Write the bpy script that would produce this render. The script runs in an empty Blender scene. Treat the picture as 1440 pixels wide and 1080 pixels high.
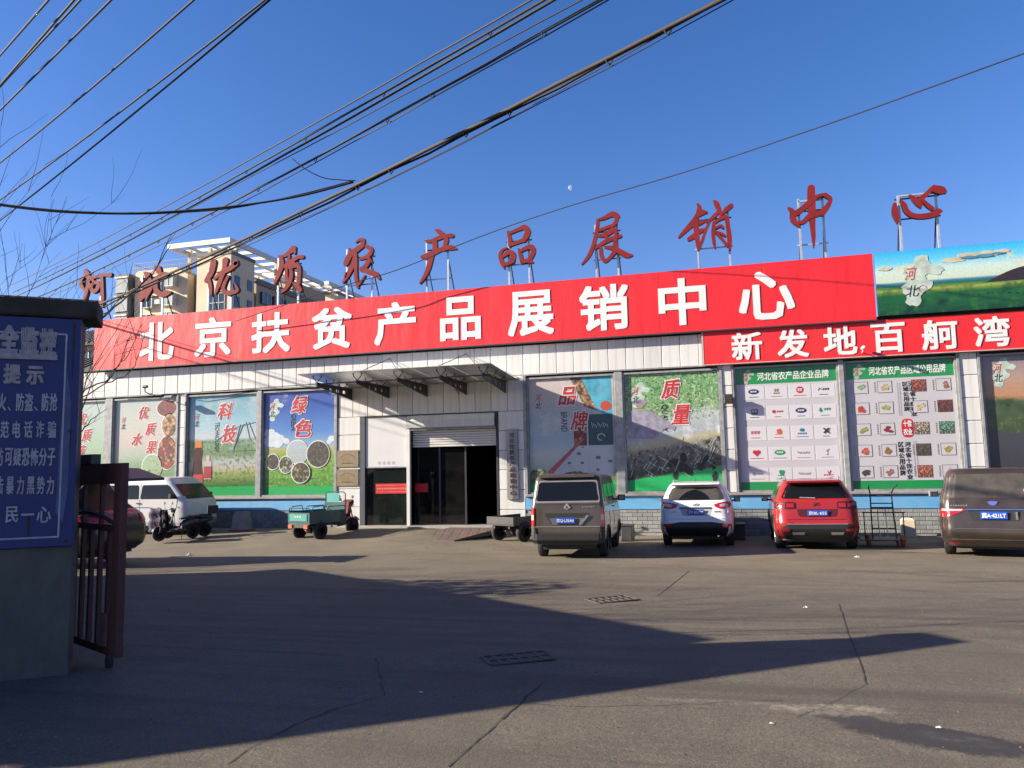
import bpy, math, random
from mathutils import Vector, Matrix, noise
PI = math.pi
scene = bpy.context.scene
COL = scene.collection
R_ = random.Random(7)

# ---------------------------------------------------------------- camera
# world frame: facade of the market hall is the plane y=0, x runs along it, camera stands at negative y
FPX = 1082.0
PIT, ROL, PSI = math.radians(6.085), math.radians(-1.119), math.radians(-15.956)
GX, GY = 0.0055, -0.01923            # the yard falls gently towards the hall
def mul(a, b): return Matrix(a) @ Matrix(b)
_c, _s = math.cos(ROL), math.sin(ROL)
_R = Matrix(((_c, -_s, 0), (_s, _c, 0), (0, 0, 1)))
_B = Matrix(((1, 0, 0), (0, math.sin(PIT), -math.cos(PIT)), (0, math.cos(PIT), math.sin(PIT))))
_W = Matrix(((math.cos(PSI), math.sin(PSI), 0), (-math.sin(PSI), math.cos(PSI), 0), (0, 0, 1)))
CM = _R @ _B @ _W.transposed()       # camera axes (right, down, forward) as rows
CAM = Vector((6.7075, -23.4599, 2.158))
cd = bpy.data.cameras.new("camera"); cam = bpy.data.objects.new("camera", cd); COL.objects.link(cam)
cd.sensor_width = 36; cd.lens = FPX * 36 / 1440; cd.clip_start = .1; cd.clip_end = 20000
m3 = Matrix((CM[0], -Vector(CM[1]), -Vector(CM[2]))).transposed()
cam.matrix_world = Matrix.Translation(CAM) @ m3.to_4x4()
scene.camera = cam

# ---------------------------------------------------------------- light
SUN_AZ, SUN_EL = math.radians(20.2), math.radians(22.3)     # direction the light travels, and elevation
LD = Vector((math.cos(SUN_AZ)*math.cos(SUN_EL), math.sin(SUN_AZ)*math.cos(SUN_EL), -math.sin(SUN_EL)))
world = bpy.data.worlds.new("World"); scene.world = world; world.use_nodes = True
nt = world.node_tree
sky = nt.nodes.new("ShaderNodeTexSky"); sky.sky_type = 'NISHITA'; sky.sun_disc = False
sky.sun_elevation = SUN_EL
sky.sun_rotation = math.atan2(-LD.x, -LD.y)
sky.air_density = 1.0; sky.dust_density = 0.35; sky.ozone_density = 2.2; sky.altitude = 50
bg = nt.nodes["Background"]; bg.inputs[1].default_value = 0.063
hs = nt.nodes.new("ShaderNodeHueSaturation"); hs.inputs['Saturation'].default_value = 1.3
gn = nt.nodes.new("ShaderNodeMix"); gn.data_type = 'RGBA'; gn.blend_type = 'MULTIPLY'; gn.inputs[0].default_value = 1; gn.inputs[7].default_value = (1.06, .87, 1.10, 1)
nt.links.new(sky.outputs[0], hs.inputs['Color']); nt.links.new(hs.outputs[0], gn.inputs[6]); nt.links.new(gn.outputs[2], bg.inputs[0])
sl = bpy.data.lights.new("sun", 'SUN'); sl.energy = 5.0; sl.angle = math.radians(.55); sl.color = (1, .90, .75)
sun = bpy.data.objects.new("sun", sl); COL.objects.link(sun)
sun.rotation_euler = LD.to_track_quat('-Z', 'Y').to_euler()
scene.view_settings.view_transform = 'Standard'; scene.view_settings.look = 'None'
scene.view_settings.gamma = 1; scene.view_settings.exposure = 1.48
scene.view_settings.use_curve_mapping = False

# ---------------------------------------------------------------- measuring helpers
def ray(px, py): return CM.transposed() @ Vector(((px-720)/FPX, (py-540)/FPX, 1))
def ss(t): t = max(0., min(1., t)); return t*t*(3-2*t)
def gz(x, y):
    cx, cy = max(-60, min(40, x)), max(-40, min(30, y))
    z = GX*cx + GY*cy
    z += .27*ss((-.2-x)/2.5)*ss((y+5.)/4.6)
    return z
def F(px, py, y=0):
    r = ray(px, py); t = (y-CAM.y)/r.y; P = CAM + r*t; return P.x, P.z
def A(px, py, d): return CAM + ray(px, py)*d
def G(px, py, h=0):
    P = CAM + ray(px, py)*5; r = ray(px, py)
    for k in range(40):
        z = gz(P.x, P.y)+h; t = (z-CAM.z)/r.z if r.z < -1e-4 else 60; P = P.lerp(CAM + r*min(t, 200), .6)
    return P

# ---------------------------------------------------------------- object helpers
class MB:
    def __init__(s): s.v = []; s.f = []; s.m = []
    def add(s, v, f, m=0):
        n = len(s.v); s.v += [tuple(p) for p in v]; s.f += [tuple(i+n for i in q) for q in f]; s.m += [m]*len(f); return s
    def box(s, x0, y0, z0, x1, y1, z1, m=0):
        v = [(x, y, z) for z in (z0, z1) for y in (y0, y1) for x in (x0, x1)]
        return s.add(v, [(0,2,3,1),(4,5,7,6),(0,1,5,4),(2,6,7,3),(0,4,6,2),(1,3,7,5)], m)
    def bevbox(s, x0, y0, z0, x1, y1, z1, b=.01, m=0):
        # box with chamfered front (-y) edges
        v = [(x0,y1,z0),(x1,y1,z0),(x1,y1,z1),(x0,y1,z1),(x0,y0+b,z0),(x1,y0+b,z0),(x1,y0+b,z1),(x0,y0+b,z1),
             (x0+b,y0,z0+b),(x1-b,y0,z0+b),(x1-b,y0,z1-b),(x0+b,y0,z1-b)]
        f = [(3,2,1,0),(0,1,5,4),(1,2,6,5),(2,3,7,6),(3,0,4,7),(4,5,9,8),(5,6,10,9),(6,7,11,10),(7,4,8,11),(8,9,10,11)]
        return s.add(v, f, m)
    def prism(s, poly, y0, y1, m=0):       # poly of (x,z) counter-clockwise seen from -y
        n = len(poly); v = [(x, y0, z) for x, z in poly]+[(x, y1, z) for x, z in poly]
        f = [tuple(range(n)), tuple(range(2*n-1, n-1, -1))]+[(i, i+n, (i+1) % n+n, (i+1) % n) for i in range(n)]
        return s.add(v, f, m)
    def prismx(s, poly, x0, x1, m=0):      # poly of (y,z)
        n = len(poly); v = [(x0, y, z) for y, z in poly]+[(x1, y, z) for y, z in poly]
        f = [tuple(range(n)), tuple(range(2*n-1, n-1, -1))]+[(i, i+n, (i+1) % n+n, (i+1) % n) for i in range(n)]
        return s.add(v, f, m)
    def prismz(s, poly, z0, z1, m=0):
        n = len(poly); v = [(x, y, z0) for x, y in poly]+[(x, y, z1) for x, y in poly]
        f = [tuple(range(n-1, -1, -1)), tuple(range(n, 2*n))]+[(i, (i+1) % n, (i+1) % n+n, i+n) for i in range(n)]
        return s.add(v, f, m)
    def tube(s, pts, r, n=6, m=0):
        pts = [Vector(p) for p in pts]; rs = r if isinstance(r, (list, tuple)) else [r]*len(pts)
        v = []; f = []; prev = None
        for i, p in enumerate(pts):
            d = (pts[min(i+1, len(pts)-1)]-pts[max(i-1, 0)])
            if d.length < 1e-9: d = Vector((0, 0, 1))
            d.normalize()
            if prev is None:
                a = d.orthogonal().normalized()
            else:
                a = (prev - d*prev.dot(d))
                a = a.normalized() if a.length > 1e-6 else d.orthogonal().normalized()
            prev = a; b = d.cross(a)
            for k in range(n):
                t = 2*PI*k/n; v.append(p+(a*math.cos(t)+b*math.sin(t))*rs[i])
        for i in range(len(pts)-1):
            for k in range(n):
                k2 = (k+1) % n; f.append((i*n+k, i*n+k2, (i+1)*n+k2, (i+1)*n+k))
        f.append(tuple(range(n-1, -1, -1))); f.append(tuple(range((len(pts)-1)*n, len(pts)*n)))
        return s.add(v, f, m)
    def lathe(s, prof, o, ax='x', n=20, m=0):    # prof of (a along axis, r)
        v = []; f = []
        for a, r in prof:
            for k in range(n):
                t = 2*PI*k/n; c, q = r*math.cos(t), r*math.sin(t)
                p = {'x': (a, c, q), 'y': (c, a, q), 'z': (c, q, a)}[ax]
                v.append((p[0]+o[0], p[1]+o[1], p[2]+o[2]))
        for i in range(len(prof)-1):
            for k in range(n):
                k2 = (k+1) % n; f.append((i*n+k, i*n+k2, (i+1)*n+k2, (i+1)*n+k))
        f.append(tuple(range(n))); f.append(tuple(range(len(prof)*n-1, (len(prof)-1)*n-1, -1)))
        return s.add(v, f, m)
    def disc(s, cx, cz, rx, rz, y0, y1, n=20, m=0, wob=0, seed=0):
        rr = random.Random(seed); poly = []
        for k in range(n):
            t = 2*PI*k/n; q = 1+wob*(rr.random()-.5); poly.append((cx+rx*q*math.cos(t), cz+rz*q*math.sin(t)))
        return s.prism(poly, y0, y1, m)
    def quad(s, a, b, c, d, m=0): return s.add([a, b, c, d], [(0, 1, 2, 3)], m)

MESHES = {}
def mesh(name, mb, mats, smooth=False):
    me = bpy.data.meshes.new(name); me.from_pydata(mb.v, [], mb.f)
    for k in (mats if isinstance(mats, (list, tuple)) else [mats]): me.materials.append(k)
    if any(mb.m): me.polygons.foreach_set('material_index', mb.m)
    if smooth: me.polygons.foreach_set('use_smooth', [True]*len(me.polygons))
    me.update(); return me
def obj(name, mb, mats, parent=None, smooth=False, loc=None, rot=None, label=None, cat=None, group=None, kind=None):
    me = mb if isinstance(mb, bpy.types.Mesh) else mesh(name, mb, mats, smooth)
    o = bpy.data.objects.new(name, me); COL.objects.link(o)
    if parent: o.parent = parent
    if loc: o.location = loc
    if rot: o.rotation_euler = rot
    if label: o['label'] = label
    if cat: o['category'] = cat
    if group: o['group'] = group
    if kind: o['kind'] = kind
    return o
def thing(name, label, cat, loc=(0, 0, 0), rot=(0, 0, 0), group=None):
    o = bpy.data.objects.new(name, None); COL.objects.link(o); o.location = loc; o.rotation_euler = rot
    o.empty_display_size = .2; o['label'] = label; o['category'] = cat
    if group: o['group'] = group
    return o
def copy_tree(o, parent=None):
    c = o.copy(); COL.objects.link(c); c.parent = parent
    for ch in list(o.children): copy_tree(ch, c)
    return c

# ---------------------------------------------------------------- materials
K_ = .71
def dim(c): return tuple(q*K_ for q in c)
def mat(name, col, rough=.6, metal=0, var=.12, vs=3., bump=0, bs=60., coat=0, spec=.5, dirt=None, dirt_amt=.3, stretch=None):
    m = bpy.data.materials.new(name); m.use_nodes = True; t = m.node_tree; N = t.nodes; L = t.links
    b = N["Principled BSDF"]; b.inputs['Roughness'].default_value = rough; b.inputs['Metallic'].default_value = metal
    if not metal: col = dim(col); dirt = dim(dirt) if dirt else None
    b.inputs['Coat Weight'].default_value = coat; b.inputs['Specular IOR Level'].default_value = spec
    tc = N.new("ShaderNodeTexCoord"); vec = tc.outputs['Object']
    if stretch:
        mp = N.new("ShaderNodeMapping"); mp.inputs['Scale'].default_value = stretch; L.new(vec, mp.inputs[0]); vec = mp.outputs[0]
    nz = N.new("ShaderNodeTexNoise"); nz.inputs['Scale'].default_value = vs; nz.inputs['Detail'].default_value = 6; L.new(vec, nz.inputs[0])
    mx = N.new("ShaderNodeMix"); mx.data_type = 'RGBA'
    mx.inputs[6].default_value = tuple(c*(1-var) for c in col)+(1,); mx.inputs[7].default_value = tuple(min(1, c*(1+var)) for c in col)+(1,)
    mr = N.new("ShaderNodeMapRange"); mr.inputs[1].default_value = .3; mr.inputs[2].default_value = .7
    L.new(nz.outputs[0], mr.inputs[0]); L.new(mr.outputs[0], mx.inputs[0]); out = mx.outputs[2]
    if dirt:
        n2 = N.new("ShaderNodeTexNoise"); n2.inputs['Scale'].default_value = vs*.6; n2.inputs['Detail'].default_value = 9; n2.inputs['Roughness'].default_value = .65
        L.new(vec, n2.inputs[0]); r2 = N.new("ShaderNodeMapRange"); r2.inputs[1].default_value = .45; r2.inputs[2].default_value = .75
        r2.inputs[4].default_value = dirt_amt; L.new(n2.outputs[0], r2.inputs[0])
        x2 = N.new("ShaderNodeMix"); x2.data_type = 'RGBA'; L.new(r2.outputs[0], x2.inputs[0]); L.new(out, x2.inputs[6]); x2.inputs[7].default_value = tuple(dirt)+(1,); out = x2.outputs[2]
    L.new(out, b.inputs['Base Color'])
    if bump:
        n3 = N.new("ShaderNodeTexNoise"); n3.inputs['Scale'].default_value = bs; n3.inputs['Detail'].default_value = 4; L.new(vec, n3.inputs[0])
        bp = N.new("ShaderNodeBump"); bp.inputs['Strength'].default_value = bump; bp.inputs['Distance'].default_value = .02; L.new(n3.outputs[0], bp.inputs['Height']); L.new(bp.outputs[0], b.inputs['Normal'])
    return m
def glass(name, tint=(.6, .65, .65), diff=(.3, .3, .28), k=.25, trans=False, gr_=.06, gk=1.):   # thin dirty sheet that lets light through
    m = bpy.data.materials.new(name); m.use_nodes = True; t = m.node_tree; N = t.nodes; L = t.links
    for n in list(N): N.remove(n)
    o = N.new("ShaderNodeOutputMaterial"); tr = N.new("ShaderNodeBsdfTransparent"); tr.inputs[0].default_value = tint+(1,)
    gl = N.new("ShaderNodeBsdfGlossy"); gl.inputs['Roughness'].default_value = gr_; gl.inputs[0].default_value = (gk, gk, gk, 1); df = N.new("ShaderNodeBsdfTranslucent" if trans else "ShaderNodeBsdfDiffuse"); df.inputs[0].default_value = diff+(1,)
    fr = N.new("ShaderNodeFresnel"); fr.inputs[0].default_value = 1.5
    nz = N.new("ShaderNodeTexNoise"); nz.inputs['Scale'].default_value = 2.2; nz.inputs['Detail'].default_value = 8
    tc = N.new("ShaderNodeTexCoord"); L.new(tc.outputs['Object'], nz.inputs[0])
    mr = N.new("ShaderNodeMapRange"); mr.inputs[1].default_value = .3; mr.inputs[2].default_value = .7; mr.inputs[3].default_value = k*.4; mr.inputs[4].default_value = min(1, k*1.6); L.new(nz.outputs[0], mr.inputs[0])
    a = N.new("ShaderNodeMixShader"); L.new(mr.outputs[0], a.inputs[0]); L.new(tr.outputs[0], a.inputs[1]); L.new(df.outputs[0], a.inputs[2])
    c = N.new("ShaderNodeMixShader"); L.new(fr.outputs[0], c.inputs[0]); L.new(a.outputs[0], c.inputs[1]); L.new(gl.outputs[0], c.inputs[2]); L.new(c.outputs[0], o.inputs[0])
    return m
def picmat(name, stops, H, nscale=3., namt=.06, speck=None, rough=.35, angle=0., detail=6, coat=.3):
    """print on a sheet: a vertical colour sequence (0 bottom .. 1 top) broken up by noise, optional speckle (colour, scale, lo, hi, zmax)"""
    m = bpy.data.materials.new(name); m.use_nodes = True; t = m.node_tree; N = t.nodes; L = t.links
    b = N["Principled BSDF"]; b.inputs['Roughness'].default_value = rough; b.inputs['Coat Weight'].default_value = coat; b.inputs['Coat Roughness'].default_value = .08
    stops = [(p, dim(c)) for p, c in stops]; speck = [(dim(q[0]),)+tuple(q[1:]) for q in (speck or [])]
    tc = N.new("ShaderNodeTexCoord"); sp = N.new("ShaderNodeSeparateXYZ"); L.new(tc.outputs['Object'], sp.inputs[0])
    nz = N.new("ShaderNodeTexNoise"); nz.inputs['Scale'].default_value = nscale; nz.inputs['Detail'].default_value = detail; L.new(tc.outputs['Object'], nz.inputs[0])
    def M(op, a, c):
        n = N.new("ShaderNodeMath"); n.operation = op
        for i, q in enumerate((a, c)):
            if isinstance(q, (int, float)): n.inputs[i].default_value = q
            else: L.new(q, n.inputs[i])
        return n.outputs[0]
    z = M('DIVIDE', M('ADD', sp.outputs[2], M('MULTIPLY', sp.outputs[0], angle)), H)
    z = M('ADD', z, M('MULTIPLY', M('SUBTRACT', nz.outputs[0], .5), namt*2))
    cr = N.new("ShaderNodeValToRGB"); L.new(z, cr.inputs[0]); e = cr.color_ramp.elements
    while len(e) > 1: e.remove(e[0])
    e[0].position = stops[0][0]; e[0].color = stops[0][1]+(1,)
    for p, c in stops[1:]:
        q = e.new(p); q.color = c+(1,)
    out = cr.outputs[0]
    for sc in (speck or []):
        c, s_, lo, hi, z0, z1 = sc
        n2 = N.new("ShaderNodeTexNoise"); n2.inputs['Scale'].default_value = s_; n2.inputs['Detail'].default_value = 8; n2.inputs['Roughness'].default_value = .65; L.new(tc.outputs['Object'], n2.inputs[0])
        mr = N.new("ShaderNodeMapRange"); mr.inputs[1].default_value = lo; mr.inputs[2].default_value = hi; L.new(n2.outputs[0], mr.inputs[0])
        g = M('MULTIPLY', mr.outputs[0], M('MULTIPLY', M('GREATER_THAN', z, z0), M('LESS_THAN', z, z1)))
        x = N.new("ShaderNodeMix"); x.data_type = 'RGBA'; L.new(g, x.inputs[0]); L.new(out, x.inputs[6]); x.inputs[7].default_value = c+(1,); out = x.outputs[2]
    n4 = N.new("ShaderNodeTexNoise"); n4.inputs['Scale'].default_value = 16; n4.inputs['Detail'].default_value = 5; n4.inputs['Roughness'].default_value = .7; L.new(tc.outputs['Object'], n4.inputs[0])
    m4 = N.new("ShaderNodeMapRange"); m4.inputs[1].default_value = .3; m4.inputs[2].default_value = .7; m4.inputs[3].default_value = .86; m4.inputs[4].default_value = 1.14; L.new(n4.outputs[0], m4.inputs[0])
    v4 = N.new("ShaderNodeVectorMath"); v4.operation = 'SCALE'; L.new(out, v4.inputs[0]); L.new(m4.outputs[0], v4.inputs['Scale']); out = v4.outputs[0]
    L.new(out, b.inputs['Base Color']); return m
def cellmat(name, cols, scale=8., rough=.4, gap=(.05, .04, .03)):   # printed heap of fruit, nuts, leaves
    m = bpy.data.materials.new(name); m.use_nodes = True; t = m.node_tree; N = t.nodes; L = t.links; b = N["Principled BSDF"]; b.inputs['Roughness'].default_value = rough
    tc = N.new("ShaderNodeTexCoord"); v = N.new("ShaderNodeTexVoronoi"); v.inputs['Scale'].default_value = scale; L.new(tc.outputs['Object'], v.inputs[0])
    sp = N.new("ShaderNodeSeparateColor"); L.new(v.outputs['Color'], sp.inputs[0])
    cr = N.new("ShaderNodeValToRGB"); L.new(sp.outputs[0], cr.inputs[0]); e = cr.color_ramp.elements
    while len(e) > 1: e.remove(e[0])
    cols = [dim(c) for c in cols]
    for i, c in enumerate(cols):
        q = e[0] if i == 0 else e.new(i/len(cols)); q.position = i/len(cols); q.color = c+(1,)
    cr.color_ramp.interpolation = 'CONSTANT'
    mr = N.new("ShaderNodeMapRange"); mr.inputs[1].default_value = .25; mr.inputs[2].default_value = .75; L.new(v.outputs['Distance'], mr.inputs[0])
    x = N.new("ShaderNodeMix"); x.data_type = 'RGBA'; L.new(mr.outputs[0], x.inputs[0]); L.new(cr.outputs[0], x.inputs[6]); x.inputs[7].default_value = gap+(1,); L.new(x.outputs[2], b.inputs['Base Color'])
    return m
def emit(name, col, k):
    m = bpy.data.materials.new(name); m.use_nodes = True; b = m.node_tree.nodes["Principled BSDF"]
    b.inputs['Base Color'].default_value = (0, 0, 0, 1); b.inputs['Emission Color'].default_value = col+(1,); b.inputs['Emission Strength'].default_value = k; return m

M_ = {}
M_['alu'] = mat('aluminium_cladding', (.76, .75, .72), .42, .0, .05, 1.2, dirt=(.4, .37, .31), dirt_amt=.42, stretch=(9, 3, .7))
M_['alu2'] = mat('aluminium_cladding_worn', (.70, .70, .67), .45, .0, .06, 1.5, dirt=(.35, .32, .28), dirt_amt=.42, stretch=(9, 3, .7))
M_['alu3'] = mat('aluminium_cladding_pale', (.80, .79, .76), .38, .0, .04, 1.2, dirt=(.45, .42, .35), dirt_amt=.42, stretch=(9, 3, .7))
M_['back'] = mat('wall_backing', (.06, .06, .06), .8)
M_['frame'] = mat('painted_steel_frame', (.33, .34, .34), .5, .0, .2, 6, dirt=(.15, .13, .11), dirt_amt=.6, bump=.1)
M_['sill'] = mat('stone_sill', (.33, .30, .28), .7, 0, .15, 5, dirt=(.16, .13, .12), dirt_amt=.6)
M_['red'] = mat('red_banner_vinyl', (.86, .020, .028), .42, 0, .05, .5)
M_['red2'] = mat('red_banner_cloth', (.86, .020, .028), .55, 0, .06, 1.)
for k_ in ('red', 'red2'):
    T_ = M_[k_].node_tree; b_ = T_.nodes["Principled BSDF"]; tc_ = T_.nodes.new("ShaderNodeTexCoord"); mp_ = T_.nodes.new("ShaderNodeMapping"); mp_.inputs['Scale'].default_value = (1.1, 1, .35)
    n_ = T_.nodes.new("ShaderNodeTexNoise"); n_.inputs['Scale'].default_value = 1.6; n_.inputs['Detail'].default_value = 3; bm_ = T_.nodes.new("ShaderNodeBump"); bm_.inputs['Strength'].default_value = .5; bm_.inputs['Distance'].default_value = .05
    T_.links.new(tc_.outputs['Object'], mp_.inputs[0]); T_.links.new(mp_.outputs[0], n_.inputs[0]); T_.links.new(n_.outputs[0], bm_.inputs['Height']); T_.links.new(bm_.outputs[0], b_.inputs['Normal'])
M_['white'] = mat('white_lettering', (.85, .85, .83), .5, 0, .03)
M_['blue'] = mat('sky_blue_paint', (.14, .42, .72), .5, 0, .08, 3, dirt=(.32, .45, .52), dirt_amt=.45)
M_['brick'] = mat('grey_painted_brick', (.27, .28, .27), .8, 0, .18, 4, bump=.3, dirt=(.17, .16, .14), dirt_amt=.6)
M_['brick2'] = mat('grey_painted_brick_light', (.33, .34, .33), .8, 0, .18, 4, bump=.3, dirt=(.2, .19, .17), dirt_amt=.5)
M_['mortar'] = mat('mortar', (.34, .34, .33), .9, 0, .2, 6)
M_['dark'] = mat('dark_steel', (.035, .034, .04), .5, .2, .2, 5)
M_['black'] = mat('black_plastic', (.018, .018, .02), .55, 0, .2, 5)
M_['galv'] = mat('galvanised_steel', (.48, .50, .52), .4, .5, .12, 8)
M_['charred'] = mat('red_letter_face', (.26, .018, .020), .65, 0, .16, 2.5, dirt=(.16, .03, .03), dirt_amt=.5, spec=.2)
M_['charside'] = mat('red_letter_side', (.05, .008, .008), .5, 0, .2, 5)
M_['concrete'] = mat('grey_concrete', (.13, .135, .115), .9, 0, .25, 2.2, bump=.7, bs=18, dirt=(.055, .055, .048), dirt_amt=.9, stretch=(1, 1, .5))
M_['navy'] = mat('navy_board_paint', (.004, .022, .17), .45, 0, .12, 3, dirt=(.03, .06, .2), dirt_amt=.4)
M_['boardtext'] = mat('faded_white_paint', (.50, .50, .55), .7, 0, .15, 14, dirt=(.25, .27, .35), dirt_amt=.5)
M_['boardtext2'] = mat('faded_foam_lettering', (.42, .41, .43), .8, 0, .2, 20, dirt=(.25, .24, .27), dirt_amt=.6)
M_['rust'] = mat('rust_red_gate_paint', (.085, .018, .014), .65, 0, .3, 9, dirt=(.07, .03, .02), dirt_amt=.7, bump=.25)
M_['mirror'] = mat('mirror_glass', (.12, .14, .16), .15, 1.)
M_['rubber'] = mat('tyre_rubber', (.022, .021, .02), .85, 0, .2, 12, dirt=(.09, .08, .07), dirt_amt=.5)
M_['alloy'] = mat('alloy_rim', (.45, .46, .47), .35, .7, .1, 8)
M_['chrome'] = mat('chrome', (.75, .75, .76), .15, 1., .03)
M_['carglass'] = mat('dark_car_glass', (.010, .011, .011), .12, 0, .1, 2, spec=.35)
M_['dustglass'] = mat('dusty_car_glass', (.070, .060, .048), .35, 0, .25, 4, dirt=(.15, .13, .11), dirt_amt=.6)
M_['lamp'] = mat('red_tail_lamp', (.55, .012, .015), .12, 0, .15, 9, coat=.8)
M_['lampc'] = mat('clear_lamp', (.6, .5, .5), .12, 0, .1, 9, coat=.8)
M_['plateblue'] = mat('plate_blue', (.015, .09, .52), .4, 0, .05)
M_['stepmat'] = mat('step_concrete', (.36, .34, .31), .85, 0, .15, 4, bump=.3, dirt=(.2, .18, .16), dirt_amt=.5)
M_['bark'] = mat('bare_bark', (.075, .055, .045), .9, 0, .25, 10)
M_['cable'] = mat('cable_sheath', (.010, .009, .010), .8, 0, .3, 2)
M_['cable2'] = mat('weathered_cable_sheath', (.055, .038, .028), .8, 0, .3, 2)
M_['brass'] = mat('brass_plaque', (.30, .24, .15), .35, .6, .15, 6)
M_['signgrey'] = mat('brushed_steel_sign', (.27, .25, .24), .35, .6, .15, 8, stretch=(1, 1, 8))
M_['darkglass'] = mat('dark_door_glass', (.012, .016, .015), .06, 0, .3, 1.5, coat=.3)
M_['shutter'] = mat('roller_shutter', (.62, .61, .57), .45, .1, .06, 3)
M_['canopyglass'] = glass('dirty_canopy_glass', (.50, .52, .48), (.85, .85, .76), .66, True, .35, .85)
M_['teal'] = mat('teal_truck_paint', (.005, .075, .08), .35, 0, .1, 5, coat=.3, dirt=(.08, .14, .12), dirt_amt=.35)
M_['tealight'] = mat('light_teal_panel', (.03, .28, .26), .4, 0, .1, 5)
M_['scooter'] = mat('dark_purple_plastic', (.028, .02, .035), .3, 0, .2, 5, coat=.3)
M_['yellow'] = mat('yellow_gloss', (.7, .5, .05), .4)
M_['orange'] = mat('orange_wheel', (.62, .12, .05), .5, 0, .15, 8)
M_['sack'] = mat('cream_plastic_can', (.70, .60, .42), .55, 0, .1, 6, bump=.3, bs=14)
M_['paper'] = mat('crumpled_paper', (.75, .73, .68), .8, 0, .1, 9)

# ---------------------------------------------------------------- lettering
_tc = {}
def glyphs(body, bold=0., depth=.02, shear=0.):
    """mesh of lettering: (verts with x right, z up, y depth; faces; bbox)"""
    key = (body, bold, depth, shear)
    if key in _tc: return _tc[key]
    c = bpy.data.curves.new('t', 'FONT'); c.body = body; c.offset = bold; c.extrude = depth/2; c.shear = shear; c.resolution_u = 2
    o = bpy.data.objects.new('t', c); COL.objects.link(o); bpy.context.view_layer.update()
    dg = bpy.context.evaluated_depsgraph_get(); me = o.evaluated_get(dg).to_mesh()
    v = [(p.co.x, -p.co.z, p.co.y) for p in me.vertices]; f = [tuple(p.vertices) for p in me.polygons]
    o.evaluated_get(dg).to_mesh_clear(); bpy.data.objects.remove(o); bpy.data.curves.remove(c)
    xs = [p[0] for p in v]; zs = [p[2] for p in v]
    _tc[key] = (v, f, (min(xs), min(zs), max(xs), max(zs))) if v else ([], [], (0, 0, 1, 1))
    return _tc[key]
def text(mb, body, x0, z0, x1, z1, y, bold=0., depth=.02, shear=0., m=0, rot=0.):
    """fit lettering into the box x0..x1, z0..z1, its front at y; bold thickens the strokes (fraction of the height)"""
    v, f, b = glyphs(body, 0., depth, shear)
    w, h = max(b[2]-b[0], 1e-4), max(b[3]-b[1], 1e-4)
    cx, cz = (x0+x1)/2, (z0+z1)/2; r = bold*(z1-z0)
    sh = [(0, 0)] if not bold else [(0, 0), (-r, -r), (r, r), (-r, r), (r, -r), (0, r), (0, -r), (r, 0), (-r, 0)]
    for k, (ox, oz) in enumerate(sh):
        out = []; X0, X1, Z0, Z1 = x0+r+ox, x1-r+ox, z0+r+oz, z1-r+oz
        for p in v:
            px = (p[0]-b[0])/w*(X1-X0)+X0; pz = (p[2]-b[1])/h*(Z1-Z0)+Z0
            if rot:
                dx, dz = px-cx, pz-cz; px = cx+dx*math.cos(rot)-dz*math.sin(rot); pz = cz+dx*math.sin(rot)+dz*math.cos(rot)
            out.append((px, y+depth/2+p[1]-k*depth*.05, pz))
        mb.add(out, f, m)
    return mb
def vtext(mb, body, x0, x1, ztop, zbot, y, m=0, bold=.02, gap=.12, depth=.004):
    n = len(body); h = (ztop-zbot)/n
    for i, ch in enumerate(body): text(mb, ch, x0, ztop-(i+1)*h+h*gap/2, x1, ztop-i*h-h*gap/2, y, bold, depth, 0, m)

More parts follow.
